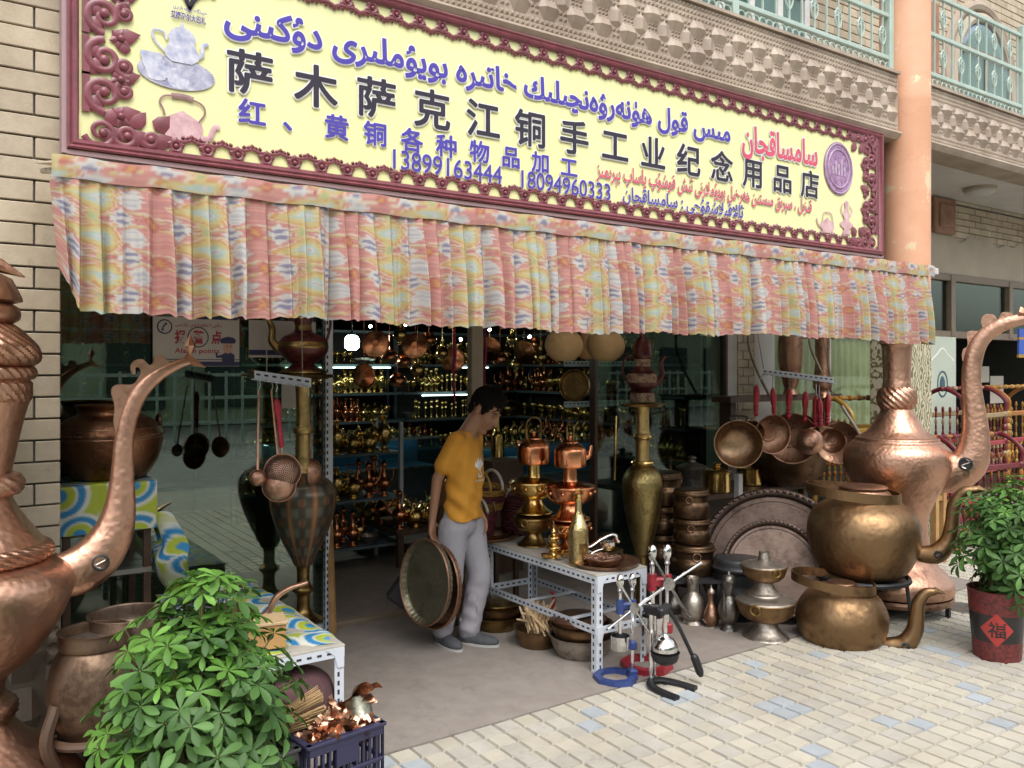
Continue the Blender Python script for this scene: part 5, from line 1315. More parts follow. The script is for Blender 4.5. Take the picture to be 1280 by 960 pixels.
b = MB(); b.tube(smoothpts([(0, 0, .26), (.01, -.01, .20), (-.008, .01, .12)], 5), [.02, .016, .012, .013, .02, .018, .016, .013, .012, .01, .01], 8, flat=.3); o = b.build('ribbon', M['red_wood'], loc=G(703, 790, .1)*1); tag(o, 'red cloth ribbon hanging from the lower rail of the white table', 'ribbon')
o.location = (3.12, .0, .02)

# ------------------------------------------------------------------ juicers
def juicer(label, px, py, paint, s, rz, octo=True, spokes=True):
    P = G(px, py); o = thing('hand_juicer', label, 'juicer', P, rz)
    if octo:
        b = MB(); out = [(.13*s*math.cos(R(22.5+45*i)), .13*s*math.sin(R(22.5+45*i))) for i in range(8)]
        inn = [(.085*s*math.cos(R(22.5+45*i)), .085*s*math.sin(R(22.5+45*i))) for i in range(8)]
        vs = [(x, y, 0) for x, y in out]+[(x*.97, y*.97, .035*s) for x, y in out]+[(x, y, .035*s) for x, y in inn]+[(x, y, 0) for x, y in inn]
        fs = []
        for i in range(8):
            j = (i+1) % 8; fs += [(i, j, 8+j, 8+i), (8+i, 8+j, 16+j, 16+i), (16+i, 16+j, 24+j, 24+i)]
        b.add(vs, fs); b.build('base', paint, o, 20)
        cx_ = .105*s; b = MB(); b.box((cx_, 0, .045*s), (.05*s, .06*s, .03*s), None, 0, .006); b.build('base_clamp', paint, o, 20)
        for x in (cx_, ):
            b = MB(); b.tube([(x, 0, .04*s), (x, 0, .50*s)], .009*s, 10); b.build('post', M['chrome'], o)
        b = MB(); b.tube([(cx_-.075*s, 0, .24*s), (cx_-.075*s, 0, .50*s)], .012*s, 10); b.build('ram', M['chrome'], o)
        for x in (cx_, cx_-.075*s):
            b = MB(); b.lathe(smoothpts([(.008*s, .50*s), (.016*s, .51*s), (.012*s, .525*s), (.021*s, .545*s), (.023*s, .57*s), (.015*s, .595*s), (.001, .605*s)], 3), 18, T(x, 0, 0)); b.build('finial', M['chrome'], o)
        b = MB(); b.box((cx_-.037*s, 0, .42*s), (.12*s, .045*s, .045*s), None, 0, .01); b.tube([(cx_-.075*s, 0, .38*s), (cx_-.075*s, 0, .46*s)], .024*s, 12); b.tube([(cx_, 0, .395*s), (cx_, 0, .455*s)], .022*s, 12); b.build('head', paint, o, 30)
        b = MB(); b.tube([(cx_, 0, .195*s), (cx_-.075*s, 0, .195*s)], .018*s, 10); b.box((cx_, 0, .195*s), (.045*s, .05*s, .05*s), None, 0, .008); b.build('cup_arm', paint, o, 30)
        b = MB(); b.lathe(thin_open([(.03*s, .175*s), (.05*s, .178*s), (.052*s, .21*s), (.054*s, .255*s)], .003*s), 28, T(cx_-.075*s, 0, 0)); b.build('cup', M['chrome'], o, 40)
        b = MB(); c0 = Vector((cx_-.01*s, -.05*s, .42*s)); b.lathe([(.03*s, -.008*s), (.03*s, .008*s)], 20, T(*c0) @ RX(PI/2))
        b.build('hub', M['steel_rod'], o)
        if spokes:
            for a in (12, 102, 192, 282):
                b = MB(); a = R(a+20); dv = Vector((math.cos(a), -.05, math.sin(a))); b.tube([c0, c0+dv*.17*s, c0+dv*.19*s], [.006*s, .0075*s, .011*s], 8); b.build('spoke', M['chrome'], o)
    else:
        b = MB()
        for sg in (-1, 1): b.tube(smoothpts([(0, .05*s, .022*s), (sg*.045*s, .02*s, .022*s), (sg*.075*s, -.05*s, .018*s), (sg*.085*s, -.16*s, .014*s)], 5), .021*s, 10, flat=.8, ref=(0, 0, 1))
        b.build('base', paint, o, 60)
        b = MB(); b.tube([(0, .05*s, .02*s), (0, .05*s, .42*s)], .010*s, 10); b.tube([(.035*s, .05*s, .02*s), (.035*s, .05*s, .40*s)], .007*s, 8); b.build('post', M['chrome'], o)
        b = MB(); b.lathe(smoothpts([(.03*s, .13*s), (.062*s, .15*s), (.07*s, .185*s), (.074*s, .19*s), (.06*s, .175*s), (.001, .16*s)], 3), 28, T(0, -.035*s, 0)); b.build('drip_bowl', M['black'], o, 50)
        b = MB(); b.lathe(smoothpts([(.064*s, .20*s), (.062*s, .225*s), (.045*s, .255*s), (.018*s, .275*s), (.012*s, .30*s), (.012*s, .38*s)], 3), 28, T(0, -.035*s, 0)); b.build('press_cone', M['chrome'], o, 50)
        b = MB(); b.box((0, .02*s, .39*s), (.07*s, .12*s, .045*s), None, 0, .01); b.tube([(-.05*s, -.01*s, .40*s), (.06*s, -.01*s, .40*s)], .02*s, 10); b.build('head', M['black'], o, 30)
        b = MB(); b.tube(smoothpts([(.05*s, -.01*s, .40*s), (.085*s, -.05*s, .32*s), (.13*s, -.10*s, .18*s), (.14*s, -.11*s, .15*s)], 5), .010*s, 8); b.build('lever', M['black'], o)
        b = MB(); b.tube(smoothpts([(.14*s, -.11*s, .16*s), (.15*s, -.12*s, .13*s), (.17*s, -.14*s, .05*s)], 5), [.013*s, .016*s, .019*s, .020*s, .021*s, .021*s, .021*s, .021*s, .021*s, .020*s, .012*s], 10); b.build('grip', M['black'], o)
    return o
juicer('blue hand juicer with an octagonal base and spoked wheel in front of the white table', 769, 851, M['blue_paint'], .93, R(-20))
juicer('taller red hand juicer with a spoked wheel behind the black one', 808, 836, M['red_paint'], 1.13, R(-25))
juicer('black-footed lever juicer with a chrome press cone on the edge of the pavers', 824, 860, M['black'], 1.02, R(12), False)
# ------------------------------------------------------------------ the young man
def remesh(mb, voxel, smooth_it=6, fac=.5):
    me = bpy.data.meshes.new('r'); me.from_pydata(mb.v, [], mb.f); o = bpy.data.objects.new('r', me); COL.objects.link(o)
    r = o.modifiers.new('r', 'REMESH'); r.mode = 'VOXEL'; r.voxel_size = voxel
    s = o.modifiers.new('s', 'SMOOTH'); s.iterations = smooth_it; s.factor = fac
    bpy.context.view_layer.update(); ev = o.evaluated_get(bpy.context.evaluated_depsgraph_get()).to_mesh()
    out = MB(); out.v = [tuple(v.co) for v in ev.vertices]; out.f = [tuple(p.vertices) for p in ev.polygons]; out.m = [0]*len(out.f)
    bpy.data.objects.remove(o); return out
def cap_(mb, a, b, ra, rb, n=14, fl=1.0, ref=None):
    a, b = Vector(a), Vector(b); t = (b-a).normalized(); pts = []; rad = []
    for q in (-.98, -.8, -.45): pts.append(a+t*q*ra); rad.append(ra*math.sqrt(1-q*q))
    for q in (0, .25, .5, .75, 1): pts.append(a.lerp(b, q)); rad.append(ra+(rb-ra)*q)
    for q in (.45, .8, .98): pts.append(b+t*q*rb); rad.append(rb*math.sqrt(1-q*q))
    mb.tube(pts, rad, n, flat=fl, ref=ref)
MP = G(575, 806); MP.z = 0; mm = depth(MP)/F
u_ = side(575); tw = Vector((u_.y, -u_.x, 0)); tw = -u_.cross(UP)*-1
tw = u_.cross(UP)                        # horizontal, towards the camera
if tw.dot(EYE-MP) < 0: tw = -tw
fdir = (u_*.91+tw*.42).normalized(); rside = (tw*.91-u_*.42).normalized()      # facing, his own right
man = thing('person', 'young man in an orange T-shirt and grey trousers looking down, holding round trays', 'person', MP)
def J(px, py, f=0.0, s=0.0):             # joint by picture position plus shifts forward / to his right, local to the figure
    return u_*((px-575)*mm)+UP*((806-py)*mm)+fdir*f+rside*s
M['skin'] = plain('tanned_skin', (.33, .17, .10), .5, .12, 14, .1)
M['hair'] = plain('black_hair', (.006, .005, .0045), .75, .4, 60, .6, spec=.15)
M['shirt'] = plain('orange_cotton', (.62, .285, .03), .85, .14, 6, .35)
M['trouser'] = plain('grey_cotton', (.33, .32, .35), .85, .12, 5, .25)
M['shoe'] = plain('dark_grey_mesh_shoe', (.075, .08, .09), .8, .2, 30, .3)
M['sole'] = plain('pale_sole', (.45, .44, .42), .7, .1, 20, .1)
hd = J(607, 511); nk = J(588, 528); ch0 = J(581, 545)
look = (fdir*.82-UP*.57).normalized(); hup = (UP*.82+fdir*.57).normalized()
bd = MB()
bd.ball((0, 0, 0), 1, frame(look*.096, rside*.074, hup*.10, hd+hup*.028-look*.012), n=24, m=16)           # skull
bd.ball((0, 0, 0), 1, frame(look*.062, rside*.056, hup*.085, hd-hup*.045+look*.034), n=20, m=14)    # jaw
bd.ball((0, 0, 0), 1, frame(look*.030, rside*.028, hup*.022, hd-hup*.118+look*.056), n=14, m=10)    # chin
for s in (-1, 1):
    bd.ball((0, 0, 0), 1, frame(look*.02, rside*.010, hup*.032, hd-hup*.012-look*.012+rside*s*.078), n=12, m=8)   # ears
    bd.ball((0, 0, 0), 1, frame(look*.022, rside*.024, hup*.020, hd-hup*.045+look*.064+rside*s*.032), n=12, m=8)  # cheeks
    bd.ball((0, 0, 0), 1, frame(look*.014, rside*.026, hup*.008, hd+hup*.012+look*.083+rside*s*.03), n=12, m=8)    # brows
cap_(bd, hd+look*.088+hup*.0, hd+look*.108-hup*.046, .008, .015, 10)                                    # nose
bd.ball((0, 0, 0), 1, frame(look*.012, rside*.024, hup*.007, hd+look*.088-hup*.074), n=12, m=8)        # lips
bd.ball((0, 0, 0), 1, frame(look*.012, rside*.020, hup*.007, hd+look*.085-hup*.087), n=12, m=8)
cap_(bd, J(597, 520), J(583, 544), .046, .056)
cap_(bd, J(580, 556), J(577, 640), .075, .08)
shR, shL = J(581, 549, 0, .118), J(583, 548, .0, -.125)
cap_(bd, shR, shL, .046, .046)
elR, wrR = J(556, 596), J(549, 646); elR += rside*.10; wrR += rside*.09
cap_(bd, shR, elR, .040, .033); cap_(bd, elR, wrR, .033, .023)
elL, wrL = J(580, 598, -.02, -.12), J(586, 640, .03, -.085)
cap_(bd, shL, elL, .040, .033); cap_(bd, elL, wrL, .033, .023)
hips = J(577, 650)
ftR, ftL = J(552, 800), J(588, 803)
for sgn, px_hip, knee, ank in ((1, 572, J(563, 722, .03, .06), J(553, 790)), (-1, 582, J(589, 722, .03, -.06), J(585, 792))):
    hp_ = J(px_hip, 662, 0, sgn*.06); cap_(bd, hp_, knee, .06, .045); cap_(bd, knee, ank, .042, .030)
def hand(mb, wr, dirv, palm_n, s=1.0, curl=1.0, thumb=1):
    dirv = dirv.normalized(); pn = (palm_n-dirv*palm_n.dot(dirv)).normalized(); ac = dirv.cross(pn)
    for k in (-1, -.33, .33, 1): cap_(mb, wr, wr+dirv*.075*s+ac*k*.026*s, .020*s, .014*s, 10)
    for k, L in ((-1, .062), (-.33, .074), (.33, .078), (1, .068)):
        p = wr+dirv*.078*s+ac*k*.027*s; a = 0
        for q, l_ in enumerate((.45, .32, .25)):
            a += (.35, .75, .6)[q]*curl; d = dirv*math.cos(a)+pn*math.sin(a); e = p+d*L*l_*s*1.25; cap_(mb, p, e, (.0095, .0088, .008)[q]*s, (.0088, .008, .007)[q]*s, 8); p = e
    p = wr+dirv*.022*s+ac*thumb*.026*s; e = p+(dirv*.6+ac*thumb*.6+pn*.4).normalized()*.038*s; cap_(mb, p, e, .012*s, .010*s, 8); cap_(mb, e, e+(dirv*.8+pn*.6).normalized()*.032*s, .010*s, .008*s, 8)
hand(bd, wrR, -UP+u_*.0, u_*.75+tw*.35, 1.0, .9, -1)
hand(bd, wrL, -UP+fdir*.3, -rside*-1, .95, .7, 1)
body = remesh(bd, .0062, 5, .5); bo_ = body.build('body', M['skin'], man, 180)
# face details
M['eye'] = plain('dark_eye', (.015, .01, .008), .3, .1, 9, 0)
b = MB()
for s in (-1, 1):
    c = hd-hup*.008+look*.083+rside*s*.032
    c = c-look*.0035; b.tube([c-rside*.014, c+look*.004, c+rside*.014], [.001, .0026, .001], 6)
b.build('eyes', M['eye'], man)
b = MB()
for s in (-1, 1):
    c = hd+hup*.02+look*.088+rside*s*.032; c = c-look*.006; b.tube([c-rside*s*.016, c+hup*.004+look*.003, c+rside*s*.022-look*.010], [.002, .003, .001], 6)
b.build('eyebrows', M['hair'], man)
b = MB(); c = hd+look*.095-hup*.079; b.tube([c-rside*.02-look*.004, c+look*.004, c+rside*.02-look*.004], [.001, .003, .001], 6); b.build('mouth_line', plain('lip', (.2, .07, .055), .5, .1, 9, 0), man)
hb2 = MB(); hb2.ball((0, 0, 0), 1, frame(look*.097, rside*.0765, hup*.096, hd+hup*.038-look*.017), n=26, m=18)
hb2.ball((0, 0, 0), 1, frame(look*.068, rside*.068, hup*.05, hd+hup*.092+look*.026), n=18, m=12)
hb2.ball((0, 0, 0), 1, frame(look*.034, rside*.060, hup*.056, hd-hup*.022-look*.064), n=18, m=12)
for s in (-1, 1): hb2.ball((0, 0, 0), 1, frame(look*.018, rside*.012, hup*.045, hd+hup*.018+look*.022+rside*s*.072), n=12, m=8)
h_ = remesh(hb2, .008, 3)
hv = []; rr = random.Random(1)
for v in h_.v:
    d = (Vector(v)-hd).normalized(); hv.append(tuple(Vector(v)+d*rr.uniform(-.003, .007)))
h_.v = hv; h_.build('hair', M['hair'], man, 180)
# T-shirt
s_ = MB(); vs = []; fs = []; N_ = 32
secs = [(538, .060, .050, 0), (545, .105, .062, 0), (552, .138, .074, 0), (562, .148, .086, .004), (575, .146, .094, .010), (590, .140, .096, .012), (605, .136, .096, .012), (622, .134, .096, .008), (640, .136, .102, .002), (656, .138, .104, 0)]
for q, (py, w, dpt, f) in enumerate(smoothpts(secs, 3)):
    c = J(580-(py-540)*.02, py, f)
    for i in range(N_):
        a = 2*PI*i/N_; ca2, sa2 = math.cos(a), math.sin(a)
        vs.append(c+rside*(w*math.copysign(abs(ca2)**.85, ca2))+fdir*(dpt*math.copysign(abs(sa2)**.85, sa2)))
K_ = len(vs)//N_
for k in range(K_-1):
    for i in range(N_): fs.append((k*N_+i, k*N_+(i+1) % N_, (k+1)*N_+(i+1) % N_, (k+1)*N_+i))
fs += [tuple(range(N_))[::-1], tuple((K_-1)*N_+i for i in range(N_))]
s_.add(vs, fs)
for sh_, el_, sg in ((shR, elR, 1), (shL, elL, -1)):
    e_ = sh_.lerp(el_, .66)+rside*sg*.008
    cap_(s_, sh_+UP*.002, e_, .054, .056)
sm_ = remesh(s_, .010, 8)
zc = (806-647)*mm; kk = []
vs = []
for v in sm_.v:
    p = Vector(v); z = max(p.z, zc+.006*math.sin(p.x*40))
    w_ = .009*max(0, 1-abs(p.z-zc-.10)/.30)*math.sin(p.z*52+p.x*38-p.y*26)+.005*math.sin(p.z*44+p.x*45+p.y*30)*(.4+.6*math.sin(p.z*9))+.004*math.sin(p.z*22-p.x*60)
    d = Vector((p.x-hips.x, p.y-hips.y, 0)); d = d.normalized() if d.length > .001 else d
    vs.append((p.x+d.x*w_, p.y+d.y*w_, z))
sm_.v = vs; shirt = sm_.build('t_shirt', M['shirt'], man, 180)
bv = BVHTree.FromPolygons([Vector(v) for v in sm_.v], sm_.f)
b = MB()
cdir = (fdir*.8+tw*.45).normalized(); base = J(590, 583)+cdir*.4; cu = UP.cross(cdir).normalized()
def onchest(q, w):
    h = bv.ray_cast(base+cu*q+UP*w, -cdir); return (h[0]+cdir*.002) if h[0] else (base+cu*q+UP*w-cdir*.28)
def patch(poly):
    P_ = [onchest(x, z) for x, z in poly]; c = sum(P_, Vector())/len(P_); b.add(P_+[c], [(i, (i+1) % len(P_), len(P_)) for i in range(len(P_))])
for k in range(7):
    x = -.05+k*.016; hgt = (.05, .075, .085, .07, .085, .07, .045)[k]; patch([(x, -.03+.012*abs(k-3)), (x+.012, -.035+.012*abs(k-3)), (x+.014, hgt*.4), (x+.004, hgt*.75), (x-.004, hgt*.3)])
for k in range(10):
    a0, a1 = PI+PI*k/10, PI+PI*(k+1)/10; patch([(.03*math.cos(a0), -.03+.032*math.sin(a0)), (.03*math.cos(a1), -.03+.032*math.sin(a1)), (.018*math.cos(a1), -.03+.02*math.sin(a1)), (.018*math.cos(a0), -.03+.02*math.sin(a0))])
for k in range(8): patch([(-.052+k*.013, -.083), (-.044+k*.013, -.083), (-.044+k*.013, -.074), (-.052+k*.013, -.074)])
b.build('chest_print', M['ink_white'], shirt, 0)
# trousers
t_ = MB(); cap_(t_, J(577, 655)+rside*.045, J(577, 655)-rside*.045, .092, .092, 18); cap_(t_, J(577, 642)+rside*.045, J(577, 642)-rside*.045, .088, .088, 18)
for sgn, px_hip, knee, ank in ((1, 572, J(563, 722, .03, .06), J(553, 786)), (-1, 582, J(589, 722, .03, -.06), J(586, 788))):
    hp_ = J(px_hip, 658, 0, sgn*.066); cap_(t_, hp_, knee, .090, .073); cap_(t_, knee, ank, .073, .064)
tm = remesh(t_, .010, 6); zc2 = (806-795)*mm
vs = []
for v in tm.v:
    p = Vector(v); ql = max(0, 1-(p.z-.05)/.45); w_ = .007*ql*math.sin(p.z*70+p.x*30)+.004*math.sin(p.z*33+p.y*30)
    d = rside if p.dot(rside) > 0 else -rside; vs.append((p.x+d.x*w_, p.y+d.y*w_, max(p.z, zc2)))
tm.v = vs; tm.build('trousers', M['trouser'], man, 180)
for ft, ang, sgn in ((J(553, 800), -.55, 1), (J(586, 801), .0, -1)):
    fd = (RZ(ang) @ (u_*.92+tw*.40)).normalized(); sdv = UP.cross(fd); c = Vector((ft.x, ft.y, 0))
    s2 = MB(); s2.ball((0, 0, 0), 1, frame(fd*.075, sdv*.046, UP*.05, c+UP*.048-fd*.0), n=18, m=12); s2.ball((0, 0, 0), 1, frame(fd*.105, sdv*.047, UP*.037, c+fd*.09+UP*.035), n=18, m=12)
    cap_(s2, c+UP*.05, c+UP*.10, .05, .046)
    sh2 = remesh(s2, .006, 4); sh2.v = [(x, y, max(z, .012)) for x, y, z in sh2.v]; so = sh2.build('shoe', M['shoe'], man, 180)
    b = MB(); out = [(fd*(.062+.135*math.cos(a))+sdv*.049*math.sin(a)*(1+.12*math.cos(a))) for a in [2*PI*i/32 for i in range(32)]]
    b.prism([(p.x, p.y) for p in out], .022, T(c.x, c.y, .0005)); b.build('sole', M['sole'], so, 40)
# trays in his hand
def held_tray(label, px, py, dd_, nrm, r, mat, sq=.86):
    P = MP+J(px, py)+tw*dd_; n_ = nrm.normalized(); a_ = UP.cross(n_).normalized(); w_ = n_.cross(a_)
    o = thing('tray', label, 'tray', P); o.rotation_euler = frame(a_, w_, n_).to_euler()
    wob = lambda a, z, k: .012*math.sin(a*44) if 5 < k < 20 else 0
    b = MB(); b.lathe(smoothpts([(.001, 0), (r*.8, 0), (r*.88, .004), (r*.95, .03), (r, .035), (r*.98, .025), (r*.9, -.006), (.001, -.008)], 3), 132, None, 0, wob, sx=sq); b.build('plate', mat, o, 60)
    b = MB(); b.torus((0, 0, .034), r*.985, .007, n=60); b.v = [(x*sq, y, z) for x, y, z in b.v]; b.build('rim', M['copper_dull'], o)
    return o
M['tray_green'] = metal('greenish_tarnished_tray', (.22, .21, .15), (.13, .12, .085), .5, .6, 8, .2, 60)
held_tray('greenish tarnished tray with a copper rim held upright by the young man', 537, 716, .19, tw*.70-u_*.60+UP*.06, .243, M['tray_green'], .78)
held_tray('second copper-rimmed tray held behind the greenish one', 548, 724, .14, tw*.70-u_*.60+UP*.06, .243, M['copper_dull'], .78)
b = MB(); b.box((0, 0, 0), (.22, .05, .25), None, 0, .02); o = b.build('black_bag', M['black'], None, 30, loc=MP+J(515, 735)+tw*.02); o.rotation_euler = (0, R(35), YAW-PI/2); tag(o, 'black square bag behind the held trays', 'bag')
# ------------------------------------------------------------------ left: benches and oilcloth
BX0, BX1, BY0, BY1, BH = .98, 1.478, -.655, .62, .43
slotted_table('white slotted steel bench under the blue and green oilcloth beside the plant', BX0, BX1, BY0, BY1, BH)
UX0, UX1, UY0, UY1, UH = .50, .90, .40, .84, 1.08
b = MB(); ut = thing('rack', 'dark wooden rack beside the brick pier under the large copper cauldron', 'rack', (0, 0, 0))
b.box(((UX0+UX1)/2, (UY0+UY1)/2, UH-.02), (UX1-UX0, UY1-UY0, .035)); b.build('top', M['wood_dark'], ut, 0)
b = MB(); b.box(((UX0+UX1)/2, (UY0+UY1)/2, .64), (UX1-UX0, UY1-UY0, .025)); b.build('shelf', M['steel_rod'], ut, 0)
for x in (UX0+.02, UX1-.02):
    for y in (UY0+.02, UY1-.02): b = MB(); b.box((x, y, UH/2-.02), (.034, .034, UH-.04)); b.build('leg', M['wood_dark'], ut, 0)
def oilcloth(X, Y):
    LIME, BLUE, WHITE, PALE = (.42, .50, .045), (.035, .24, .50), (.66, .68, .60), (.55, .58, .36)
    C = np.ones(X.shape+(3,))*np.array(LIME); s = .24
    C = lerp(C, PALE, sm(.3, .42, np.abs(((X*.7+Y)/.33) % 1-.5)))
    gx, gy = np.floor(X/s), np.floor(Y/s)
    for ox in (-1, 0, 1):
        for oy in (-1, 0, 1):
            hx, hy = gx+ox, gy+oy; h1 = np.modf(np.abs(np.sin(hx*12.9898+hy*78.233)*43758.5453))[0]; h2 = np.modf(np.abs(np.sin(hx*39.3+hy*11.1)*2413.3))[0]
            cx_, cy_ = (hx+.3+.4*h1)*s, (hy+.3+.4*h2)*s; r = (.10+.05*h2)
            d = np.hypot(X-cx_, (Y-cy_)); e = .004
            C = lerp(C, WHITE, 1-sm(r-e, r+e, d)); C = lerp(C, BLUE, 1-sm(r*.84-e, r*.84+e, d))
            C = lerp(C, WHITE, 1-sm(r*.60-e, r*.60+e, d)); C = lerp(C, np.where(h1.mean() > .5, 1, 1)*np.array(LIME), 1-sm(r*.52-e, r*.52+e, d)); C = lerp(C, BLUE, 1-sm(r*.26-e, r*.26+e, d))
    return np.clip(C, 0, .9)
M['oilcloth'] = vcol('oilcloth', .35, .0, 300, .5, .05)
def cloth(name, label, fn, nu, nv, W_, H_, off, parent=None):
    b = MB(); b.grid(fn, nu, nv); U_ = np.tile(np.linspace(0, W_, nu+1), nv+1)+off[0]; V_ = np.repeat(np.linspace(0, H_, nv+1), nu+1)+off[1]
    o = b.build(name, M['oilcloth'], parent, 180, colors=oilcloth(U_, V_))
    if label: tag(o, label, 'tablecloth')
    return o
def f1(u, v):        # over the bench: top then a short drop
    x = BX0-.02+(BX1-BX0+.035)*u; y = BY0+.03+(BY1-BY0-.03)*v; z = BH+.014+.004*math.sin(x*31+y*17)+.004*math.sin(y*23)
    z += .02*math.exp(-((x-1.40)/.05)**2)*math.exp(-((y+.1)/.16)**2)
    if u > .93: z -= (u-.93)/.07*.012
    return (x, y+.012*math.sin(x*20), z)
cloth('oilcloth', 'blue, lime and white oilcloth with ring patterns spread over the white bench', f1, 70, 120, .52, 1.25, (.1, .3))
def f2(u, v):        # rack top, dropping over its front and right edge
    x = UX0-.03+(UX1-UX0+.05)*u; L = .62*v
    if L < .36: y, z = UY1-.02-L*(UY1-.02-UY0-.02)/.36, UH+.006
    else: y, z = UY0+.02-.040*min(1, (L-.36)/.03)-.006*abs(math.sin(x*19)), UH+.006-max(0, L-.385)
    return (x, y, z+.003*math.sin(x*21))
oc = cloth('oilcloth', 'lime oilcloth with blue rings hanging over the rack below the dark cauldron', f2, 60, 80, .42, .62, (.55, .9))
def f3(u, v):        # loose tail that falls from the rack to the bench
    P_ = smoothpts([(UX1+.015, UY0+.05, UH-.16), (UX1+.05, UY0-.02, UH-.30), (UX1+.02, UY0-.05, .70), (UX1+.06, UY0-.02, .58), (UX1+.16, UY0-.06, BH+.05), (UX1+.30, UY0-.10, BH+.03)], 8)
    q = v*(len(P_)-1); i = min(int(q), len(P_)-2); p = Vector(P_[i]).lerp(Vector(P_[i+1]), q-i)
    w = .20+.25*v; d = Vector((.35, -.94, 0)).normalized()
    return p+d*w*(u-.35)+Vector((.03*math.sin(u*7+v*3), 0, .012*math.sin(u*9)))
cloth('loose_tail', None, f3, 30, 50, .25, .8, (1.3, .2), oc)
# dark copper cauldron on the rack
P = YP(137, 601, .60); P.z = UH+.012; s = depth(P)/F
cd = thing('cauldron', 'large dark copper cauldron with an engraved shoulder on the oilcloth rack beside the pier', 'cauldron', P)
addlathe(cd, 'body', thin_open([(38*s, 0), (44*s, 3*s), (56*s, 22*s), (62*s, 45*s), (61*s, 58*s), (50*s, 72*s), (38*s, 78*s), (36*s, 84*s), (40*s, 90*s)], .006), metal('dark_copper', (.26, .13, .07), (.12, .06, .04), .4, .6, 5, .25, 50), 56)
b = MB(); b.torus((0, 0, 50*s), 62.2*s, .004, n=60); b.torus((0, 0, 62*s), 58.5*s, .004, n=60)
for i in range(30):
    a = 2*PI*i/30; b.torus((60.5*s*math.cos(a), 60.5*s*math.sin(a), 55*s), 5*s, .0025, RZ(0), n=12, m=5, axis='z')
b.build('engraved_band', M['copper_dull'], cd)
for sg in (-1, 1):
    b = MB(); b.torus((sg*58*s, 0, 66*s), 10*s, 2.4*s, axis='x', n=18); b.build('ring_handle', M['bronze'], cd)
# wooden box, copper horn and knob near the plant
P = G(338, 804, BH+.02); P.x = 1.17; P.y = -.52
bx = thing('wooden_box', 'small pale wooden box with a sliding lid on the oilcloth bench', 'box', P, R(-12))
b = MB(); b.box((0, 0, .055), (.17, .14, .10), None, 0, .003); b.build('case', M['wood'], bx, 0)
b = MB(); b.box((0, 0, .112), (.182, .152, .014), None, 0, .003); b.build('lid', M['wood_pale'], bx, 0)
P = Vector((1.10, -.28, BH+.015)); hv_ = thing('copper_kettle', 'low copper kettle whose horn-like spout rises behind the plant', 'kettle', P, R(-30))
addlathe(hv_, 'body', [(.06, 0), (.10, .01), (.125, .05), (.115, .10), (.07, .13), (.05, .135), (.001, .14)], M['copper_dull'], 36)
addtube(hv_, 'spout', [(.10, 0, .07), (.16, 0, .10), (.20, .0, .17), (.26, 0, .21), (.34, 0, .235)], [.03, .026, .024, .02, .012], M['copper'], 12, 6, .6)
# terracotta-coloured jar with carved wooden stand, behind the plant
P = DP(118, 905, 3.25); P.z = 0
js = thing('jar_stand', 'pale carved wooden stand holding the big bronze jar behind the plant', 'stand', P)
b = MB()
for k in range(4):
    a = R(30+90*k); b = MB(); b.tube(smoothpts([(.16*math.cos(a), .16*math.sin(a), .40), (.20*math.cos(a), .20*math.sin(a), .27), (.15*math.cos(a), .15*math.sin(a), .12), (.19*math.cos(a), .19*math.sin(a), 0)], 5), .024, 8); b.build('leg', M['wood_dark'], js)
b = MB(); b.torus((0, 0, .25), .155, .018); b.build('ring', M['wood_dark'], js)
zj = .255
jr = thing('bronze_jar', 'big open bronze jar with a thick rim, half hidden behind the leafy plant', 'jar', P+Vector((0, 0, zj-.03)))
sj = 3.25/F
addlathe(jr, 'body', thin_open([(.07, 0), (.115, .03), (.158, .12), (.165, .21), (.150, .29), (.128, .335), (.118, .35), (.126, .36), (.126, .41), (.132, .415)], .008), M['bronze'] if False else metal('jar_bronze', (.19, .13, .09), (.10, .066, .045), .55, .6, 5, .15, 50), 48)
b = MB(); b.lathe([(.001, .375), (.116, .375)], 32, cap=False); b.build('contents', M['tin'], jr, 0)
P = DP(160, 880, 3.45); P.z = 0
o = thing('bronze_jar', 'second bronze jar on the floor behind the first, mostly hidden by leaves', 'jar', P)
addlathe(o, 'body', thin_open([(.08, 0), (.14, .05), (.20, .2), (.205, .36), (.17, .50), (.14, .56), (.148, .58), (.15, .64), (.155, .645)], .008), metal('jar_bronze_dull', (.30, .22, .17), (.16, .11, .08), .5, .6, 5, .15, 50), 48)
# maroon sack
b = MB(); b.ball((0, 0, .12), (.17, .14, .14), n=24, m=16); rr = random.Random(9)
ph_ = [(rr.uniform(8, 26), rr.uniform(8, 26), rr.uniform(8, 26), rr.random()*6) for _ in range(5)]
b.v = [tuple(Vector(v)*(1+.05*sum(math.sin(v[0]*a+v[1]*c_+v[2]*d+e) for a, c_, d, e in ph_)*.6)) for v in b.v]
o = b.build('maroon_sack', plain('maroon_cloth', (.10, .045, .05), .9, .3, 9, .3), None, 180, loc=(1.30, -.56, .12)); tag(o, 'crumpled maroon cloth bundle under the white bench', 'bundle'); o.scale = (1, 1, .85)
b = MB(); b.box((0, 0, .06), (.40, .36, .12), None, 0, .004); o = b.build('low_crate', M['wood_dark'], None, 0, loc=(1.26, -.50, 0)); tag(o, 'dark low box under the maroon bundle beneath the bench', 'box')
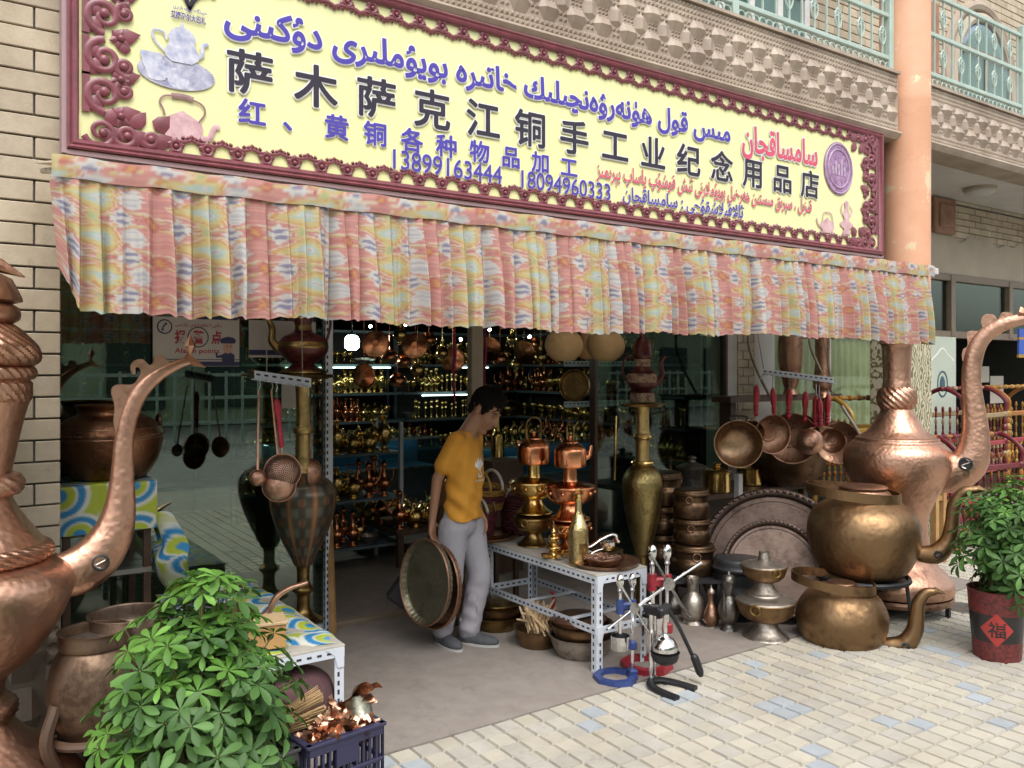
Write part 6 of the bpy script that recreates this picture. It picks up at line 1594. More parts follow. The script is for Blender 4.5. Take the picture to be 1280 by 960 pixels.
# ------------------------------------------------------------------ crates
M['crate_blue'] = plain('navy_plastic', (.030, .030, .075), .5, .25, 6, .1)
M['crate_grey'] = plain('dark_grey_plastic', (.06, .06, .065), .5, .25, 6, .1)
def crate(label, c, rz, w, dpt, h, mat):
    o = thing('plastic_crate', label, 'crate', c, rz)
    for nm, (ox, oy, L, ax_) in (('side', (0, -dpt/2, w, 0)), ('side', (0, dpt/2, w, 0)), ('side', (-w/2, 0, dpt, 1)), ('side', (w/2, 0, dpt, 1))):
        b = MB(); m4 = T(ox, oy, 0) @ (RZ(PI/2) if ax_ else Matrix.Identity(4))
        for z, hh in ((h-.02, .04), (h*.62, .014), (h*.36, .014), (.02, .04)): b.box((0, 0, z), (L, .014, hh), m4, 0, .002)
        k = int(L/.026)
        for i in range(k+1): b.box((-L/2+L*i/k, .0, h*.5), (.009, .009, h-.03), m4)
        b.box((0, -.002, h*.80), (L*.3, .012, h*.2), m4)
        b.box((0, 0, h-.003), (L+.02, .026, .012), m4, 0, .002)
        b.build('side', mat, o, 0)
    b = MB(); b.box((0, 0, .012), (w-.02, dpt-.02, .012)); b.build('floor', mat, o, 0)
    return o
HC = .34
cR = G(478, 903, HC); cL = G(386, 934, HC)
cw = (cR-cL).length; ca = math.atan2((cR-cL).y, (cR-cL).x); dv = Vector((-math.sin(ca), math.cos(ca), 0)); cdp = .25
cc = (cR+cL)/2+dv*cdp/2; cc.z = 0
crate('navy plastic crate full of copper scraps at the bottom edge', cc, ca, cw, cdp, HC, M['crate_blue'])
c2 = cc-Vector((math.cos(ca), math.sin(ca), 0))*(cw*.5+.20)+dv*.03; c2.z = 0
crate('dark grey plastic crate half hidden by the plant, beside the navy one', c2, ca+.05, .34, .25, HC-.01, M['crate_grey'])
M['scrap_copper'] = metal('scrap_copper', (.52, .30, .20), (.26, .13, .08), .34, .6, 9, .4, 40)
b = MB(); rr = random.Random(21)
for i in range(170):
    x, y = rr.uniform(-cw/2+.02, cw/2-.02), rr.uniform(-cdp/2+.02, cdp/2-.02); z = HC-.03+rr.random()*.06*(1-abs(x)/cw*1.2); a = rr.random()*6.28
    L, w_ = rr.uniform(.02, .055), rr.uniform(.006, .022); cv = rr.uniform(-.03, .03); m4 = T(x, y, z) @ RZ(a) @ RX(rr.uniform(-1.2, 1.2)) @ RY(rr.uniform(-.8, .8))
    vs = []; fs = []
    for k in range(6):
        t = k/5-.5; ww = w_*(1-.5*abs(t))
        for s in (-1, 1): vs.append((t*L*2, s*ww+.006*math.sin(k*2+i), cv*(t*t*4)+.006*math.sin(k*1.7+i)))
    for k in range(5): fs.append((k*2, k*2+1, k*2+3, k*2+2))
    b.add(vs, fs, 0, m4)
o = b.build('copper_scraps', M['scrap_copper'], None, 60, loc=(cc.x, cc.y, 0), rot=(0, 0, ca)); tag(o, 'tangle of small bent copper scraps filling the navy crate', 'scraps', None, 'stuff')
def bent_sheet(label, loc, rot, L, w_, bend, seed):
    r2 = random.Random(seed); a = [r2.uniform(5, 12) for _ in range(4)]
    b = MB(); b.grid(lambda u, v: ((u-.5)*w_*(1-.3*v)+.01*math.sin(v*a[0]), bend*v*v+.018*math.sin(u*a[1]+v*a[2]), v*L+.008*math.sin(u*a[3])), 10, 12)
    b2 = MB(); b2.v = b.v+[(x, y+.002, z) for x, y, z in b.v]; n = len(b.v); b2.f = b.f+[tuple(i+n for i in f[::-1]) for f in b.f]; b2.m = [0]*len(b2.f)
    o = b2.build('copper_sheet', M['scrap_copper'], None, 50, loc=loc, rot=rot); tag(o, label, 'scrap'); return o
D_ = lambda x, y, z: Vector((cc.x, cc.y, 0))+Vector((math.cos(ca), math.sin(ca), 0))*x+dv*y+UP*z
bent_sheet('large curled copper sheet sticking up at the corner of the navy crate', D_(.10, .05, HC-.02), (.2, .3, ca), .17, .10, -.09, 3)
bent_sheet('small bright folded copper sheet in the middle of the navy crate', D_(.02, -.02, HC+.0), (-.5, .5, ca), .09, .06, .04, 4)
bent_sheet('long curved copper sheet lying across the rear of the navy crate', D_(-.06, .08, HC+.01), (-1.1, 1.2, ca+.6), .16, .06, .06, 5)
bent_sheet('twisted copper offcut near the mug in the navy crate', D_(.06, .0, HC), (.3, .9, ca+.5), .12, .04, -.05, 8)
P = D_(.115, -.045, HC-.035); mg = thing('metal_mug', 'grey-green metal mug tilted in the corner of the navy crate', 'mug', P, rot=(R(-38), R(14), ca))
mmg = metal('mug_metal', (.30, .30, .24), (.18, .18, .14), .45, .4, 9, .1, 60)
addlathe(mg, 'body', thin_open([(.042, 0), (.046, .003), (.048, .06), (.050, .10), (.052, .103)], .003), mmg, 36, 1, 0)
addtube(mg, 'handle', [(0, .048, .08), (0, .085, .075), (0, .085, .03), (0, .047, .025)], .005, mmg)
b = MB(); rr = random.Random(4)
for i in range(70):
    a, e = rr.uniform(-.045, .045), rr.uniform(-.02, .02); b.tube([(a*.25, e*.3, 0), (a*.9, e, .12), (a*1.3+rr.uniform(-.01, .01), e*1.4, .25)], .0022, 5)
b.lathe([(.018, -.03), (.02, .02), (.015, .05)], 12)
o = b.build('twig_broom', plain('straw', (.46, .30, .14), .85, .4, 30, .2), None, 60, loc=D_(-.26, .05, HC+.02)); o.rotation_euler = (R(10), R(78), ca); tag(o, 'short straw hand broom lying across the two crates', 'broom')

# ------------------------------------------------------------------ umbrella-leaf plants
def leafmat(name, c1, c2):
    m, n, l, b = newmat(name); g = n.new('ShaderNodeNewGeometry'); c = ramp(n, l, g.outputs['Random Per Island'], [(0, c1), (.8, c2), (1, tuple(min(1, x*1.5) for x in c2))])
    l.new(c, b.inputs['Base Color']); b.inputs['Roughness'].default_value = .5; b.inputs['Specular IOR Level'].default_value = .35
    t = n.new('ShaderNodeBsdfTranslucent'); tc = mixc(n, l, 1.0, c, (1.0, 1.15, .35), 'MULTIPLY'); l.new(tc, t.inputs[0]); x = n.new('ShaderNodeMixShader'); x.inputs[0].default_value = .28
    l.new(b.outputs[0], x.inputs[1]); l.new(t.outputs[0], x.inputs[2]); l.new(x.outputs[0], n['Material Output'].inputs[0]); return m
M['leaf'] = leafmat('dark_green_leaf', (.038, .095, .024), (.085, .18, .045))
M['leaf_young'] = leafmat('young_yellow_green_leaf', (.085, .20, .030), (.13, .28, .05))
M['stem'] = plain('green_brown_stem', (.16, .15, .06), .7, .3, 20, .2)
def leaflet(mb, P, d, up, L, w, mi, droop):
    sd2 = d.cross(up).normalized(); up = sd2.cross(d); vs = []; fs = []; K = 6
    prof = (.10, .40, .74, 1.0, .96, .30)
    for k in range(K):
        t = k/(K-1); c = P+d*L*t-up*(droop*L*t*t); e = prof[k]*w/2
        vs += [c-sd2*e+up*e*.35, c, c+sd2*e+up*e*.35]
    for k in range(K-1):
        a = k*3; fs += [(a, a+1, a+4, a+3), (a+1, a+2, a+5, a+4)]
    mb.add(vs, fs, mi)
def schefflera(o, C, rad, n, L, seed, base, young_top=.62, cone=False):
    rr = random.Random(seed); b = MB(); st = MB()
    for k in range(7):
        a = 2*PI*k/7; e = C+Vector((rad[0]*.45*math.cos(a), rad[1]*.45*math.sin(a), rad[2]*rr.uniform(.1, .6))); st.tube(smoothpts([base+Vector((.03*math.cos(a), .03*math.sin(a), 0)), base.lerp(e, .5)+Vector((.03*math.cos(a), .03*math.sin(a), .04)), e], 5), .010, 6)
    for i in range(n):
        z = 1-2*(i+.5)/n; a = i*2.39996+rr.uniform(-.25, .25); r = math.sqrt(max(0, 1-z*z)); q = rr.choice((1, 1, 1, .85, .72, .55))*rr.uniform(.86, 1.1)
        dn = Vector((r*math.cos(a), r*math.sin(a), z)); lump = 1+.16*math.sin(dn.x*5+seed)*math.sin(dn.y*6+1)+.12*math.sin(dn.z*9+a); tz = (1.12-.42*max(0, dn.z)) if cone else 1; q *= lump
        P = C+Vector((dn.x*rad[0]*q*tz, dn.y*rad[1]*q*tz, dn.z*rad[2]*q))
        P += Vector((math.sin(a*3)*.02, math.cos(a*2)*.02, .03*math.sin(a*5)))
        if P.z < base.z-.06: continue
        ax_ = (dn*.8+UP*.75+Vector((rr.uniform(-.3, .3), rr.uniform(-.3, .3), 0))).normalized(); t1 = ax_.orthogonal().normalized(); t2 = ax_.cross(t1)
        yg = 1 if (dn.z > young_top-.25 and rr.random() < .6 and q > .75) or rr.random() < .07 else 0; k = rr.choice((6, 7, 7, 8)); LL = L*rr.uniform(.75, 1.12)*(.85 if yg else 1); a0 = rr.random()*6
        for j in range(k):
            aa = a0+2*PI*j/k; d = (t1*math.cos(aa)+t2*math.sin(aa)+ax_*rr.uniform(-.05, .32)).normalized()
            lf_ = LL*(1-.28*(math.cos(aa-a0)*.5+.5)*rr.random())
            leaflet(b, P+d*LL*.08, d, ax_, lf_, lf_*rr.uniform(.36, .44), yg, rr.uniform(.1, .45))
        inner = C+Vector((dn.x*rad[0]*q*.45, dn.y*rad[1]*q*.45, dn.z*rad[2]*q*.35-.03)); st.tube([inner, inner.lerp(P, .6)-UP*.01, P], .0028, 5)
    b.build('foliage', [M['leaf'], M['leaf_young']], o, 60); st.build('stems', M['stem'], o)
P = DP(250, 850, 2.72); P.z = 0
pl = thing('potted_plant', 'big bushy umbrella plant with bright young leaves in front of the oilcloth bench', 'plant', P)
addlathe(pl, 'pot', [(.13, 0), (.135, .01), (.17, .26), (.18, .265), (.18, .29), (.165, .29), (.16, .25), (.001, .245)], plain('dark_clay_pot', (.10, .045, .03), .6, .3, 8, .1), 36, 1, 0)
schefflera(pl, Vector((0, 0, .55)), (.262, .255, .41), 430, .072, 3, Vector((0, 0, .24)), .58, True)
P = G(1246, 821); s = depth(P)/F
pr_ = thing('potted_plant', 'bushy green umbrella plant in a tall red and black pot on the pavers', 'plant', P)
M['pot_red'] = plain('red_lacquer_relief', (.20, .028, .026), .45, .6, 60, .5, col2=(.045, .012, .012)); M['pot_black'] = plain('black_glaze', (.022, .02, .022), .35, .3, 8, .1)
M['pot_badge'] = plain('red_badge', (.42, .045, .04), .4, .2, 8, .05)
b = MB(); pq = [(26*s, 0), (27*s, 1*s), (28*s, 24*s), (28.2*s, 25*s), (31*s, 58*s), (31.3*s, 59*s), (33*s, 84*s), (34*s, 86*s), (32*s, 86*s), (30*s, 80*s), (.001, 79*s)]
for i in range(len(pq)-1):
    mi = 1 if 24*s <= pq[i][1] < 58*s else 0; b.lathe([pq[i], pq[i+1]], 48, None, mi, cap=(i == 0))
b.build('pot', [M['pot_red'], M['pot_black']], pr_, 30)
tow = Vector((EYE.x-P.x, EYE.y-P.y, 0)).normalized(); sx_ = UP.cross(tow)
b = MB(); k_ = 41*s
def onpot(x, z, e=.002):
    rr_ = (28.2+2.9*(z/s-25)/33)*s+e; a = x/rr_; return tow*rr_*math.cos(a)+sx_*rr_*math.sin(a)+UP*z
N_ = 12; vs = []; fs = []
for j in range(N_+1):
    for i in range(N_+1):
        u, v = i/N_-.5, j/N_-.5; vs.append(onpot((u-v)*19*s, 41*s+(u+v)*21*s))
for j in range(N_):
    for i in range(N_): a = j*(N_+1)+i; fs.append((a, a+1, a+N_+2, a+N_+1))
b.add(vs, fs); bdg = b.build('diamond_badge', M['pot_badge'], pr_)
tv, tf = textmesh('福', .012); b = MB(); b.add([onpot((v[0]-.47)*21*s, 41*s+(v[1]-.38)*21*s, .004) for v in tv], tf); b.build('badge_lettering', M['pot_black'], bdg, 0)
schefflera(pr_, Vector((0.10, -.06, 1.42*100*s)), (.265, .265, .33), 420, .070, 8, Vector((0, 0, 84*s)), .95)

# ------------------------------------------------------------------ enamelled vase, ewer on top, hanging strainers
P = YP(379, 776, .60); s = depth(P)/F; zf = lambda y: (776-y)*s
P.z = max(.02, P.z); vz = thing('tall_vase', 'tall enamelled vase with floral panels on a slender foot beside the open doorway', 'vase', P)
M['enamel'] = None
m, n, l, bsd = newmat('floral_enamel'); v = coords(n, l); ca_ = n.new('ShaderNodeVertexColor'); ca_.layer_name = 'col'; l.new(ca_.outputs[0], bsd.inputs['Base Color']); bsd.inputs['Metallic'].default_value = .55; bsd.inputs['Roughness'].default_value = .35; M['enamel'] = m
def enam(b, nseg, npan, z0, z1):
    A_ = np.array(b.v); ang = np.arctan2(A_[:, 1], A_[:, 0]); t = (A_[:, 2]-z0)/(z1-z0)
    C = np.ones((len(A_), 3))*np.array((.16, .13, .075)); pa_ = (ang/(2*PI)*npan) % 1; d = np.abs(pa_-.5)
    C = lerp(C, (.085, .075, .055), 1-sm(.36, .40, d)); C = lerp(C, (.30, .12, .06), sm(.40, .42, d)*(1-sm(.455, .47, d))); C = lerp(C, (.30, .21, .09), sm(.46, .48, d))
    f = np.sin(t*26)*.5+.5; C = lerp(C, (.22, .17, .10), (1-sm(.12, .2, d+.12*(1-f)))*sm(.55, .9, f)*.7); C = lerp(C, (.24, .09, .05), (1-sm(.05, .09, d))*sm(.6, .9, f))
    C = lerp(C, (.16, .17, .14), (1-sm(.10, .14, np.abs(d-.26)))*sm(.5, .7, 1-f)*.7); return C
o_, zb0, zb1 = 0, zf(705), zf(600)
b = MB(); b.lathe(smoothpts([(11*s, zf(706)), (16*s, zf(695)), (26*s, zf(675)), (36*s, zf(650)), (41*s, zf(628)), (40*s, zf(613)), (33*s, zf(602)), (20*s, zf(594)), (15*s, zf(590))], 10), 120); b.build('body', M['enamel'], vz, 60, colors=enam(b, 0, 8, zb0, zb1))
addlathe(vz, 'foot', [(24*s, 0), (25*s, 1.5*s), (17*s, 6*s), (9*s, 14*s), (8*s, zf(748)), (9*s, zf(742)), (13*s, zf(738)), (13*s, zf(734)), (8*s, zf(728)), (7.5*s, zf(716)), (8.5*s, zf(708)), (12*s, zf(705))], M['brass_dark'], 36)
M['neck_brass'] = metal('worn_gilt_neck', (.42, .31, .13), (.16, .11, .05), .4, .8, 14, .3, 40)
addlathe(vz, 'neck', [(15*s, zf(591)), (11*s, zf(584)), (10*s, zf(570)), (9.5*s, zf(545)), (12*s, zf(541)), (12*s, zf(534)), (9*s, zf(530)), (9*s, zf(500)), (10*s, zf(482)), (16*s, zf(474))], M['neck_brass'], 36)
addlathe(vz, 'rim_plate', [(16*s, zf(475)), (36*s, zf(472)), (38*s, zf(470)), (36*s, zf(468)), (10*s, zf(467))], M['brass_dark'], 44, 1, 0)
# maroon ewer
M['maroon_enamel'] = metal('maroon_enamel', (.10, .022, .02), (.05, .012, .012), .3, .4, 9, met=.3)
def banded_ewer(label, P, s, zf, spout_dir, big=1.0):
    o = thing('decorated_ewer', label, 'ewer', P, spout_dir)
    segs = [([(26, 0), (30, 2), (27, 6)], 'brass_dark'), ([(27, 6), (17, 10), (14, 14)], 'maroon_enamel'), ([(14, 14), (20, 17), (29, 26), (31.5, 33)], 'maroon_enamel'), ([(31.5, 33), (32, 36), (30.5, 41)], 'brass_dark'), ([(30.5, 41), (25, 48), (14, 53), (11, 56)], 'maroon_enamel'), ([(11, 56), (10.5, 59), (10.5, 63)], 'brass_dark'), ([(10.5, 63), (12, 68), (12.5, 80), (15, 88), (11, 92), (3, 100), (.01, 106)], 'maroon_enamel')]
    for k, (pr, mt) in enumerate(segs): addlathe(o, 'band' if mt == 'brass_dark' else 'body', [(r*s, z*s) for r, z in pr], M[mt], 40, 1, 4)
    addtube(o, 'spout', [(28*s, 0, 30*s), (38*s, 0, 42*s), (38*s, 0, 58*s), (44*s, 0, 70*s), (50*s, 0, 71*s)], [6*s, 5*s, 4*s, 3.2*s, 2.6*s], M['brass_dark'], 10)
    addtube(o, 'handle', [(-12*s, 0, 76*s), (-26*s, 0, 82*s), (-34*s, 0, 68*s), (-30*s, 0, 46*s), (-25*s, 0, 38*s)], 1.8*s, M['maroon_enamel'], 8)
    b = MB()
    for i in range(9):
        a = 2*PI*i/9; b.torus((12.6*s*math.cos(a), 12.6*s*math.sin(a), 74*s), 3*s, .7*s, n=12, m=5, axis='x' if abs(math.cos(a)) > .7 else 'y')
    b.build('chased_pattern', M['brass'], o); return o
sgn_l = side(375)
banded_ewer('maroon ewer with gold bands on the plate atop the enamelled vase', P+UP*(zf(468)), s*.98, zf, math.atan2(-sgn_l.y, -sgn_l.x))
sb0, sb1 = YP(318, 474, .18), YP(389, 484, .0)
hb2_ = thing('slotted_bar', 'short white slotted bar hung from wires with ladles and a red-handled strainer', 'bar', (0, 0, 0))
b = MB(); slot_angle(b, sb0, sb1, .045, (0, 0, 1)); b.build('bar', [M['white_steel'], M['hole']], hb2_, 0)
b = MB()
for q in (.22, .85): p = sb0.lerp(sb1, q); b.tube([p, p+Vector((0.01, .05, .62))], .0028, 6)
b.build('hanging_wire', M['wire'], hb2_)
def hung(name, label, px, py0, bowl, rpx, face, mat, perforated=False, q=.5, handle='rod', yaw=0.0):
    top = sb0.lerp(sb1, q); Pb = YP(bowl[0], bowl[1], .06); s_ = depth(Pb)/F; r = rpx*s_
    o = thing(name, label, name.split('_')[-1], Pb); n_ = RZ(yaw) @ -Vector((ray(bowl[0]).x, ray(bowl[0]).y, 0)).normalized(); u2 = UP.cross(n_); m4 = frame(u2, n_.cross(u2), n_)
    o.rotation_euler = m4.to_euler(); inv = frame(u2, n_.cross(u2), n_, Pb).inverted(); dp_ = r*.8
    pr = [(.001, dp_), (r*.4, dp_*.92), (r*.75, dp_*.65), (r*.95, dp_*.25), (r, 0), (r*1.05, -.002), (r*.93, .0), (r*.7, dp_*.55), (.001, dp_*.92)]
    addlathe(o, 'bowl', pr, mat, 40, 1, 4)
    if perforated:
        b = MB(); g_ = 2.39996
        for i in range(240):
            t = math.sqrt((i+.5)/240)*.93; a = i*g_; rr_ = r*t; zz = dp_*math.sqrt(max(0, 1-t*t))*.985+.0016; nn = Vector((t*math.cos(a)*.9, t*math.sin(a)*.9, math.sqrt(max(.02, 1-t*t)))).normalized()
            m5 = nn.to_track_quat('Z', 'Y').to_matrix().to_4x4(); m5.translation = (rr_*math.cos(a), rr_*math.sin(a), zz); b.lathe([(.0034, 0), (.0034, .0012)], 7, m5)
        b.build('strainer_holes', M['hole'], o, 0)
    root = Vector((0, r*.95, 0)); tp = inv @ (top-UP*.05)
    if handle == 'rod': b = MB(); b.tube([root, root.lerp(tp, .5), tp], [.007, .0055, .005], 8, flat=.5); b.build('handle', mat, o)
    else:
        a = root.lerp(tp, .12); c = root.lerp(tp, .90); b = MB(); b.tube([root, a], .006, 8); b.build('tang', mat, o); L = (c-a).length
        m5 = (c-a).to_track_quat('Z', 'Y').to_matrix().to_4x4(); m5.translation = a
        b = MB(); b.lathe([(q_*.021, z*L) for q_, z in [(.4, 0), (.62, .02), (.62, .3), (.5, .33), (.72, .36), (.72, .4), (.5, .43), (.7, .48), (.6, .56), (.78, .7), (.95, .82), (.7, .93), (.45, .98), (.05, 1)]], 16, m5); b.build('handle', M['red_wood'], o, 50)
    b = MB(); b.tube([tp, tp.lerp(inv @ top, .5)+Vector((.008, 0, 0)), inv @ top], .0028, 6); b.build('hook', M['steel_rod'], o)
hung('copper_ladle', 'plain copper ladle hanging left of the perforated strainer', 322, 480, (322, 597), 10, 1, M['copper'], q=.08)
hung('copper_strainer', 'round perforated copper strainer with a red turned handle', 347, 500, (353, 590), 22, 1, M['copper'], True, .38, 'red')
hung('copper_ladle', 'broad copper ladle hanging below and behind the perforated strainer', 338, 500, (349, 607), 20, 1, M['copper'], q=.30)
hung('copper_ladle', 'narrow copper ladle seen edge-on against the vase neck', 388, 480, (389, 590), 17, 1, M['copper_dull'], q=.95, yaw=1.35)
# slotted post of the door jamb and a leaning plank
pst_ = thing('slotted_post', 'white slotted steel post at the left side of the open doorway', 'post', YP(404, 700, .84)); pst_.location.z = 0
b = MB(); slot_angle(b, (0, 0, 0), (0, 0, 2.8), .045, (0, -1, 0)); b.build('angle', [M['white_steel'], M['hole']], pst_, 0)
b = MB(); p0 = YP(417, 786, .80); p0.z = 0; p1 = YP(412, 655, .86); b.tube([p0, p1], .022, 4); o = b.build('wooden_plank', M['wood'], None, 20); tag(o, 'narrow wooden plank leaning on the slotted door post', 'plank')
# ------------------------------------------------------------------ posters behind the glass
M['poster'] = plain('poster_card', (.52, .46, .40), .6, .1, 3, 0); M['navy'] = plain('navy_print', (.03, .03, .09), .5, .2, 8, 0); M['poster_red'] = plain('red_print', (.40, .04, .05), .5, .2, 8, 0); M['face_print'] = plain('face_print', (.55, .32, .22), .5, .1, 8, 0)
GY = .868
a0, a1 = YP(191, 399, GY), YP(299, 458, GY); a0.z, zbot = YP(245, 397, GY).z, YP(245, 458, GY).z
pw, ph_ = a1.x-a0.x, a0.z-zbot
po = thing('police_poster', 'police alarm point notice with a saluting officer stuck on the left glass', 'poster', (a0.x, GY, zbot))
b = MB(); b.box((pw/2, 0, ph_/2), (pw, .004, ph_)); b.build('card', M['poster'], po, 0)
b = MB(); b.box((pw/2, -.0032, ph_*.055), (pw, .003, ph_*.09)); b.box((pw/2, -.0034, ph_*.14), (pw, .003, ph_*.015)); b.box((pw*.73, -.0034, ph_*1.0), (pw*.5, .003, ph_*.06)); b.build('border_print', M['navy'], po, 0)
def ptext(parent, name, body, x, z, h, w, mat, off=.01):
    vs, fs = textmesh(body, off); mn, mx = vs.min(0), vs.max(0); b = MB(); frontpoly(b, [(x+(v[0]-mn[0])/(mx[0]-mn[0])*w, z+(v[1]-mn[1])/(mx[1]-mn[1])*h) for v in vs], fs, -.0042); return b.build(name, mat, parent, 0)
for i, ch in enumerate('报警点'): ptext(po, 'title_lettering', ch, pw*(.24+.21*i), ph_*.46, ph_*.28, pw*.13, M['poster_red'], .03)
ptext(po, 'english_lettering', 'Alarm points', pw*.24, ph_*.24, ph_*.13, pw*.52, M['poster_red'], .015)
ptext(po, 'script_lettering', shape('ساقچىغا مەلۇم قىلىش نۇقتىسى'), pw*.25, ph_*.78, ph_*.11, pw*.54, M['poster_red'], .01)
b = MB(); b.torus((pw*.13, -.004, ph_*.80), ph_*.135, .0035, n=36, m=5, axis='y'); b.tube(smoothpts([(pw*.105, -.004, ph_*.72), (pw*.115, -.004, ph_*.80), (pw*.15, -.004, ph_*.87)], 5), [.009, .006, .005, .004, .004, .004, .004, .004, .005, .007, .009], 6, flat=.3, ref=(0, 1, 0)); b.build('telephone_symbol', M['navy'], po)
b = MB(); b.torus((pw*.51, -.0038, ph_*.60), ph_*.20, .003, n=30, m=5, axis='y'); b.build('emblem_ring', M['navy'], po)
b = MB(); frontpoly(b, [(pw*.86+pw*.06*math.cos(t)*1.0, ph_*.40+ph_*.13*math.sin(t)) for t in [2*PI*i/24 for i in range(24)]], [tuple(range(24))], -.0045); b.build('officer_face', M['face_print'], po, 0)
b = MB(); frontpoly(b, [(pw*.79, ph_*.10), (pw*.94, ph_*.10), (pw*.94, ph_*.24), (pw*.90, ph_*.29), (pw*.83, ph_*.29), (pw*.79, ph_*.25), (pw*.74, ph_*.22), (pw*.73, ph_*.30), (pw*.71, ph_*.28), (pw*.72, ph_*.18), (pw*.79, ph_*.18)], [tuple(range(11))], -.0043)
frontpoly(b, [(pw*.78, ph_*.48), (pw*.94, ph_*.48), (pw*.96, ph_*.54), (pw*.93, ph_*.60), (pw*.86, ph_*.62), (pw*.79, ph_*.59), (pw*.76, ph_*.53)], [tuple(range(7))], -.0047)
for x in (.845, .885): frontpoly(b, [(pw*x, ph_*.40), (pw*(x+.012), ph_*.40), (pw*(x+.012), ph_*.44), (pw*x, ph_*.44)], [(0, 1, 2, 3)], -.005)
b.build('officer_print', M['navy'], po, 0)
q0, q1 = YP(311, 400, GY), YP(352, 447, GY)
p2 = thing('paper_notice', 'pale paper notice with a navy lower edge behind the maroon ewer', 'poster', (q0.x, GY, q1.z)); w2, h2 = YP(404, 400, GY).x-q0.x-.05, q0.z-q1.z
b = MB(); b.box((w2/2, 0, h2/2), (w2, .004, h2)); b.build('card', M['poster'], p2, 0); b = MB(); b.box((w2/2, -.0032, .03), (w2, .003, .03)); b.build('border_print', M['navy'], p2, 0)
q0, q1 = YP(352, 470, GY), YP(372, 510, GY)
b = MB(); b.box((0, 0, 0), (q1.x-q0.x, .003, q0.z-q1.z)); o = b.build('paper_slip', M['poster'], None, 0, loc=((q0.x+q1.x)/2, GY, (q0.z+q1.z)/2)); tag(o, 'small pale paper slip on the glass under the notice', 'paper')
# ------------------------------------------------------------------ inside the shop
SHY = 4.3
M['shelf_blue'] = plain('blue_grey_shelf', (.10, .14, .16), .5, .2, 5, .05)
def shelf_unit(label, x0, x1, Y, zs, dpt=.35):
    o = thing('display_shelves', label, 'shelves', ((x0+x1)/2, Y, 0)); Lw = x1-x0
    for z in zs: b = MB(); b.box((0, 0, z), (Lw, dpt, .025)); b.build('shelf', M['shelf_blue'], o, 0)
    for x in (-Lw/2+.015, Lw/2-.015): b = MB(); b.box((x, dpt/2-.02, zs[-1]/2), (.03, .03, zs[-1])); b.build('upright', M['shelf_blue'], o, 0)
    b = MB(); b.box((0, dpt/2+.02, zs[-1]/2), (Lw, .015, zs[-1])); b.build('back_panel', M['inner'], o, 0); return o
SH = [.35, .72, 1.05, 1.36, 1.68, 2.05]
units = [('tall display shelves crowded with brassware seen through the open doorway', 2.55, 4.35, 4.6), ('display shelves of brassware behind the right glass, under the gourds', 4.42, 6.2, 4.6)]
for lb, x0, x1, Y in units: shelf_unit(lb, x0, x1, Y, SH)
shelf_unit('side display shelves of brassware along the dim left wall of the shop', .55, 2.45, 5.6, SH)
GOODS = {}
def good(kind):
    if kind == 'vase': prof = [(.035, 0), (.04, .005), (.02, .03), (.045, .08), (.055, .12), (.04, .165), (.018, .19), (.018, .22), (.032, .245)]
    elif kind == 'teapot': prof = [(.04, 0), (.045, .005), (.035, .015), (.065, .05), (.07, .085), (.05, .12), (.03, .135), (.012, .15), (.015, .165), (.001, .175)]
    elif kind == 'goblet': prof = [(.035, 0), (.036, .004), (.008, .02), (.007, .06), (.03, .085), (.04, .12), (.036, .14)]
    elif kind == 'ewer': prof = [(.035, 0), (.04, .005), (.018, .03), (.05, .08), (.052, .11), (.02, .16), (.016, .22), (.028, .25), (.012, .27), (.001, .29)]
    elif kind == 'bowl': prof = [(.03, 0), (.034, .004), (.06, .03), (.08, .06), (.076, .06), (.05, .02), (.001, .012)]
    else: prof = [(.05, 0), (.05, .004), (.012, .02), (.010, .10), (.02, .11), (.012, .13), (.022, .16), (.016, .18), (.001, .2)]
    mt = {'vase': 'brass', 'teapot': 'brass', 'goblet': 'brass', 'ewer': 'copper_shiny', 'bowl': 'tin', 'candlestick': 'brass'}[kind]
    b = MB(); b.lathe(smoothpts(prof, 3), 18)
    if kind in ('teapot', 'ewer'):
        h = prof[-1][1]; b.tube(smoothpts([(.05, 0, h*.35), (.085, 0, h*.5), (.095, 0, h*.75)], 4), [.012, .01, .008, .007, .006, .006, .005, .005, .005], 6)
        b.tube(smoothpts([(-.03, 0, h*.8), (-.08, 0, h*.75), (-.085, 0, h*.45), (-.05, 0, h*.3)], 4), .005, 5)
    return b, M[mt]
glab = {'vase': 'small brass vase on the dim shop shelves', 'teapot': 'small brass teapot on the dim shop shelves', 'goblet': 'small brass goblet on the dim shop shelves', 'ewer': 'small copper ewer on the dim shop shelves', 'bowl': 'small tinned bowl on the dim shop shelves', 'candlestick': 'small brass candlestick on the dim shop shelves'}
rr = random.Random(31); cnt = 0
def put(kind, loc, sc=1.0):
    if kind not in GOODS:
        b, mt = good(kind); o = b.build(kind, mt, None, 60); tag(o, glab[kind], kind, glab[kind].replace('small', 'rows of small').replace(' on the', 's on the').replace('brasss', 'brass')); GOODS[kind] = o
    else: o = GOODS[kind].copy(); COL.objects.link(o)
    o.location = loc; o.rotation_euler = (0, 0, rr.random()*6.28); o.scale = (sc, sc, sc); return o
kinds = list(glab)
for lb, x0, x1, Y in units:
    for zi, z in enumerate(SH[:-1]):
        x = x0+.08; kd = rr.choice(kinds)
        while x < x1-.08:
            if rr.random() < .3: kd = rr.choice(kinds)
            put(kd, (x, Y-.05+rr.uniform(-.05, .03), z+.0135), rr.uniform(.9, 1.2)); x += .072
for z in SH[1:-1]:
    x = .65
    while x < 2.4: put(rr.choice(kinds), (x, 5.52, z+.0135), rr.uniform(.8, 1.05)); x += .2
su = shelf_unit('display shelves of glinting brass along the wall behind the tall brass vase', 0, 2.9, 0, SH, .28)
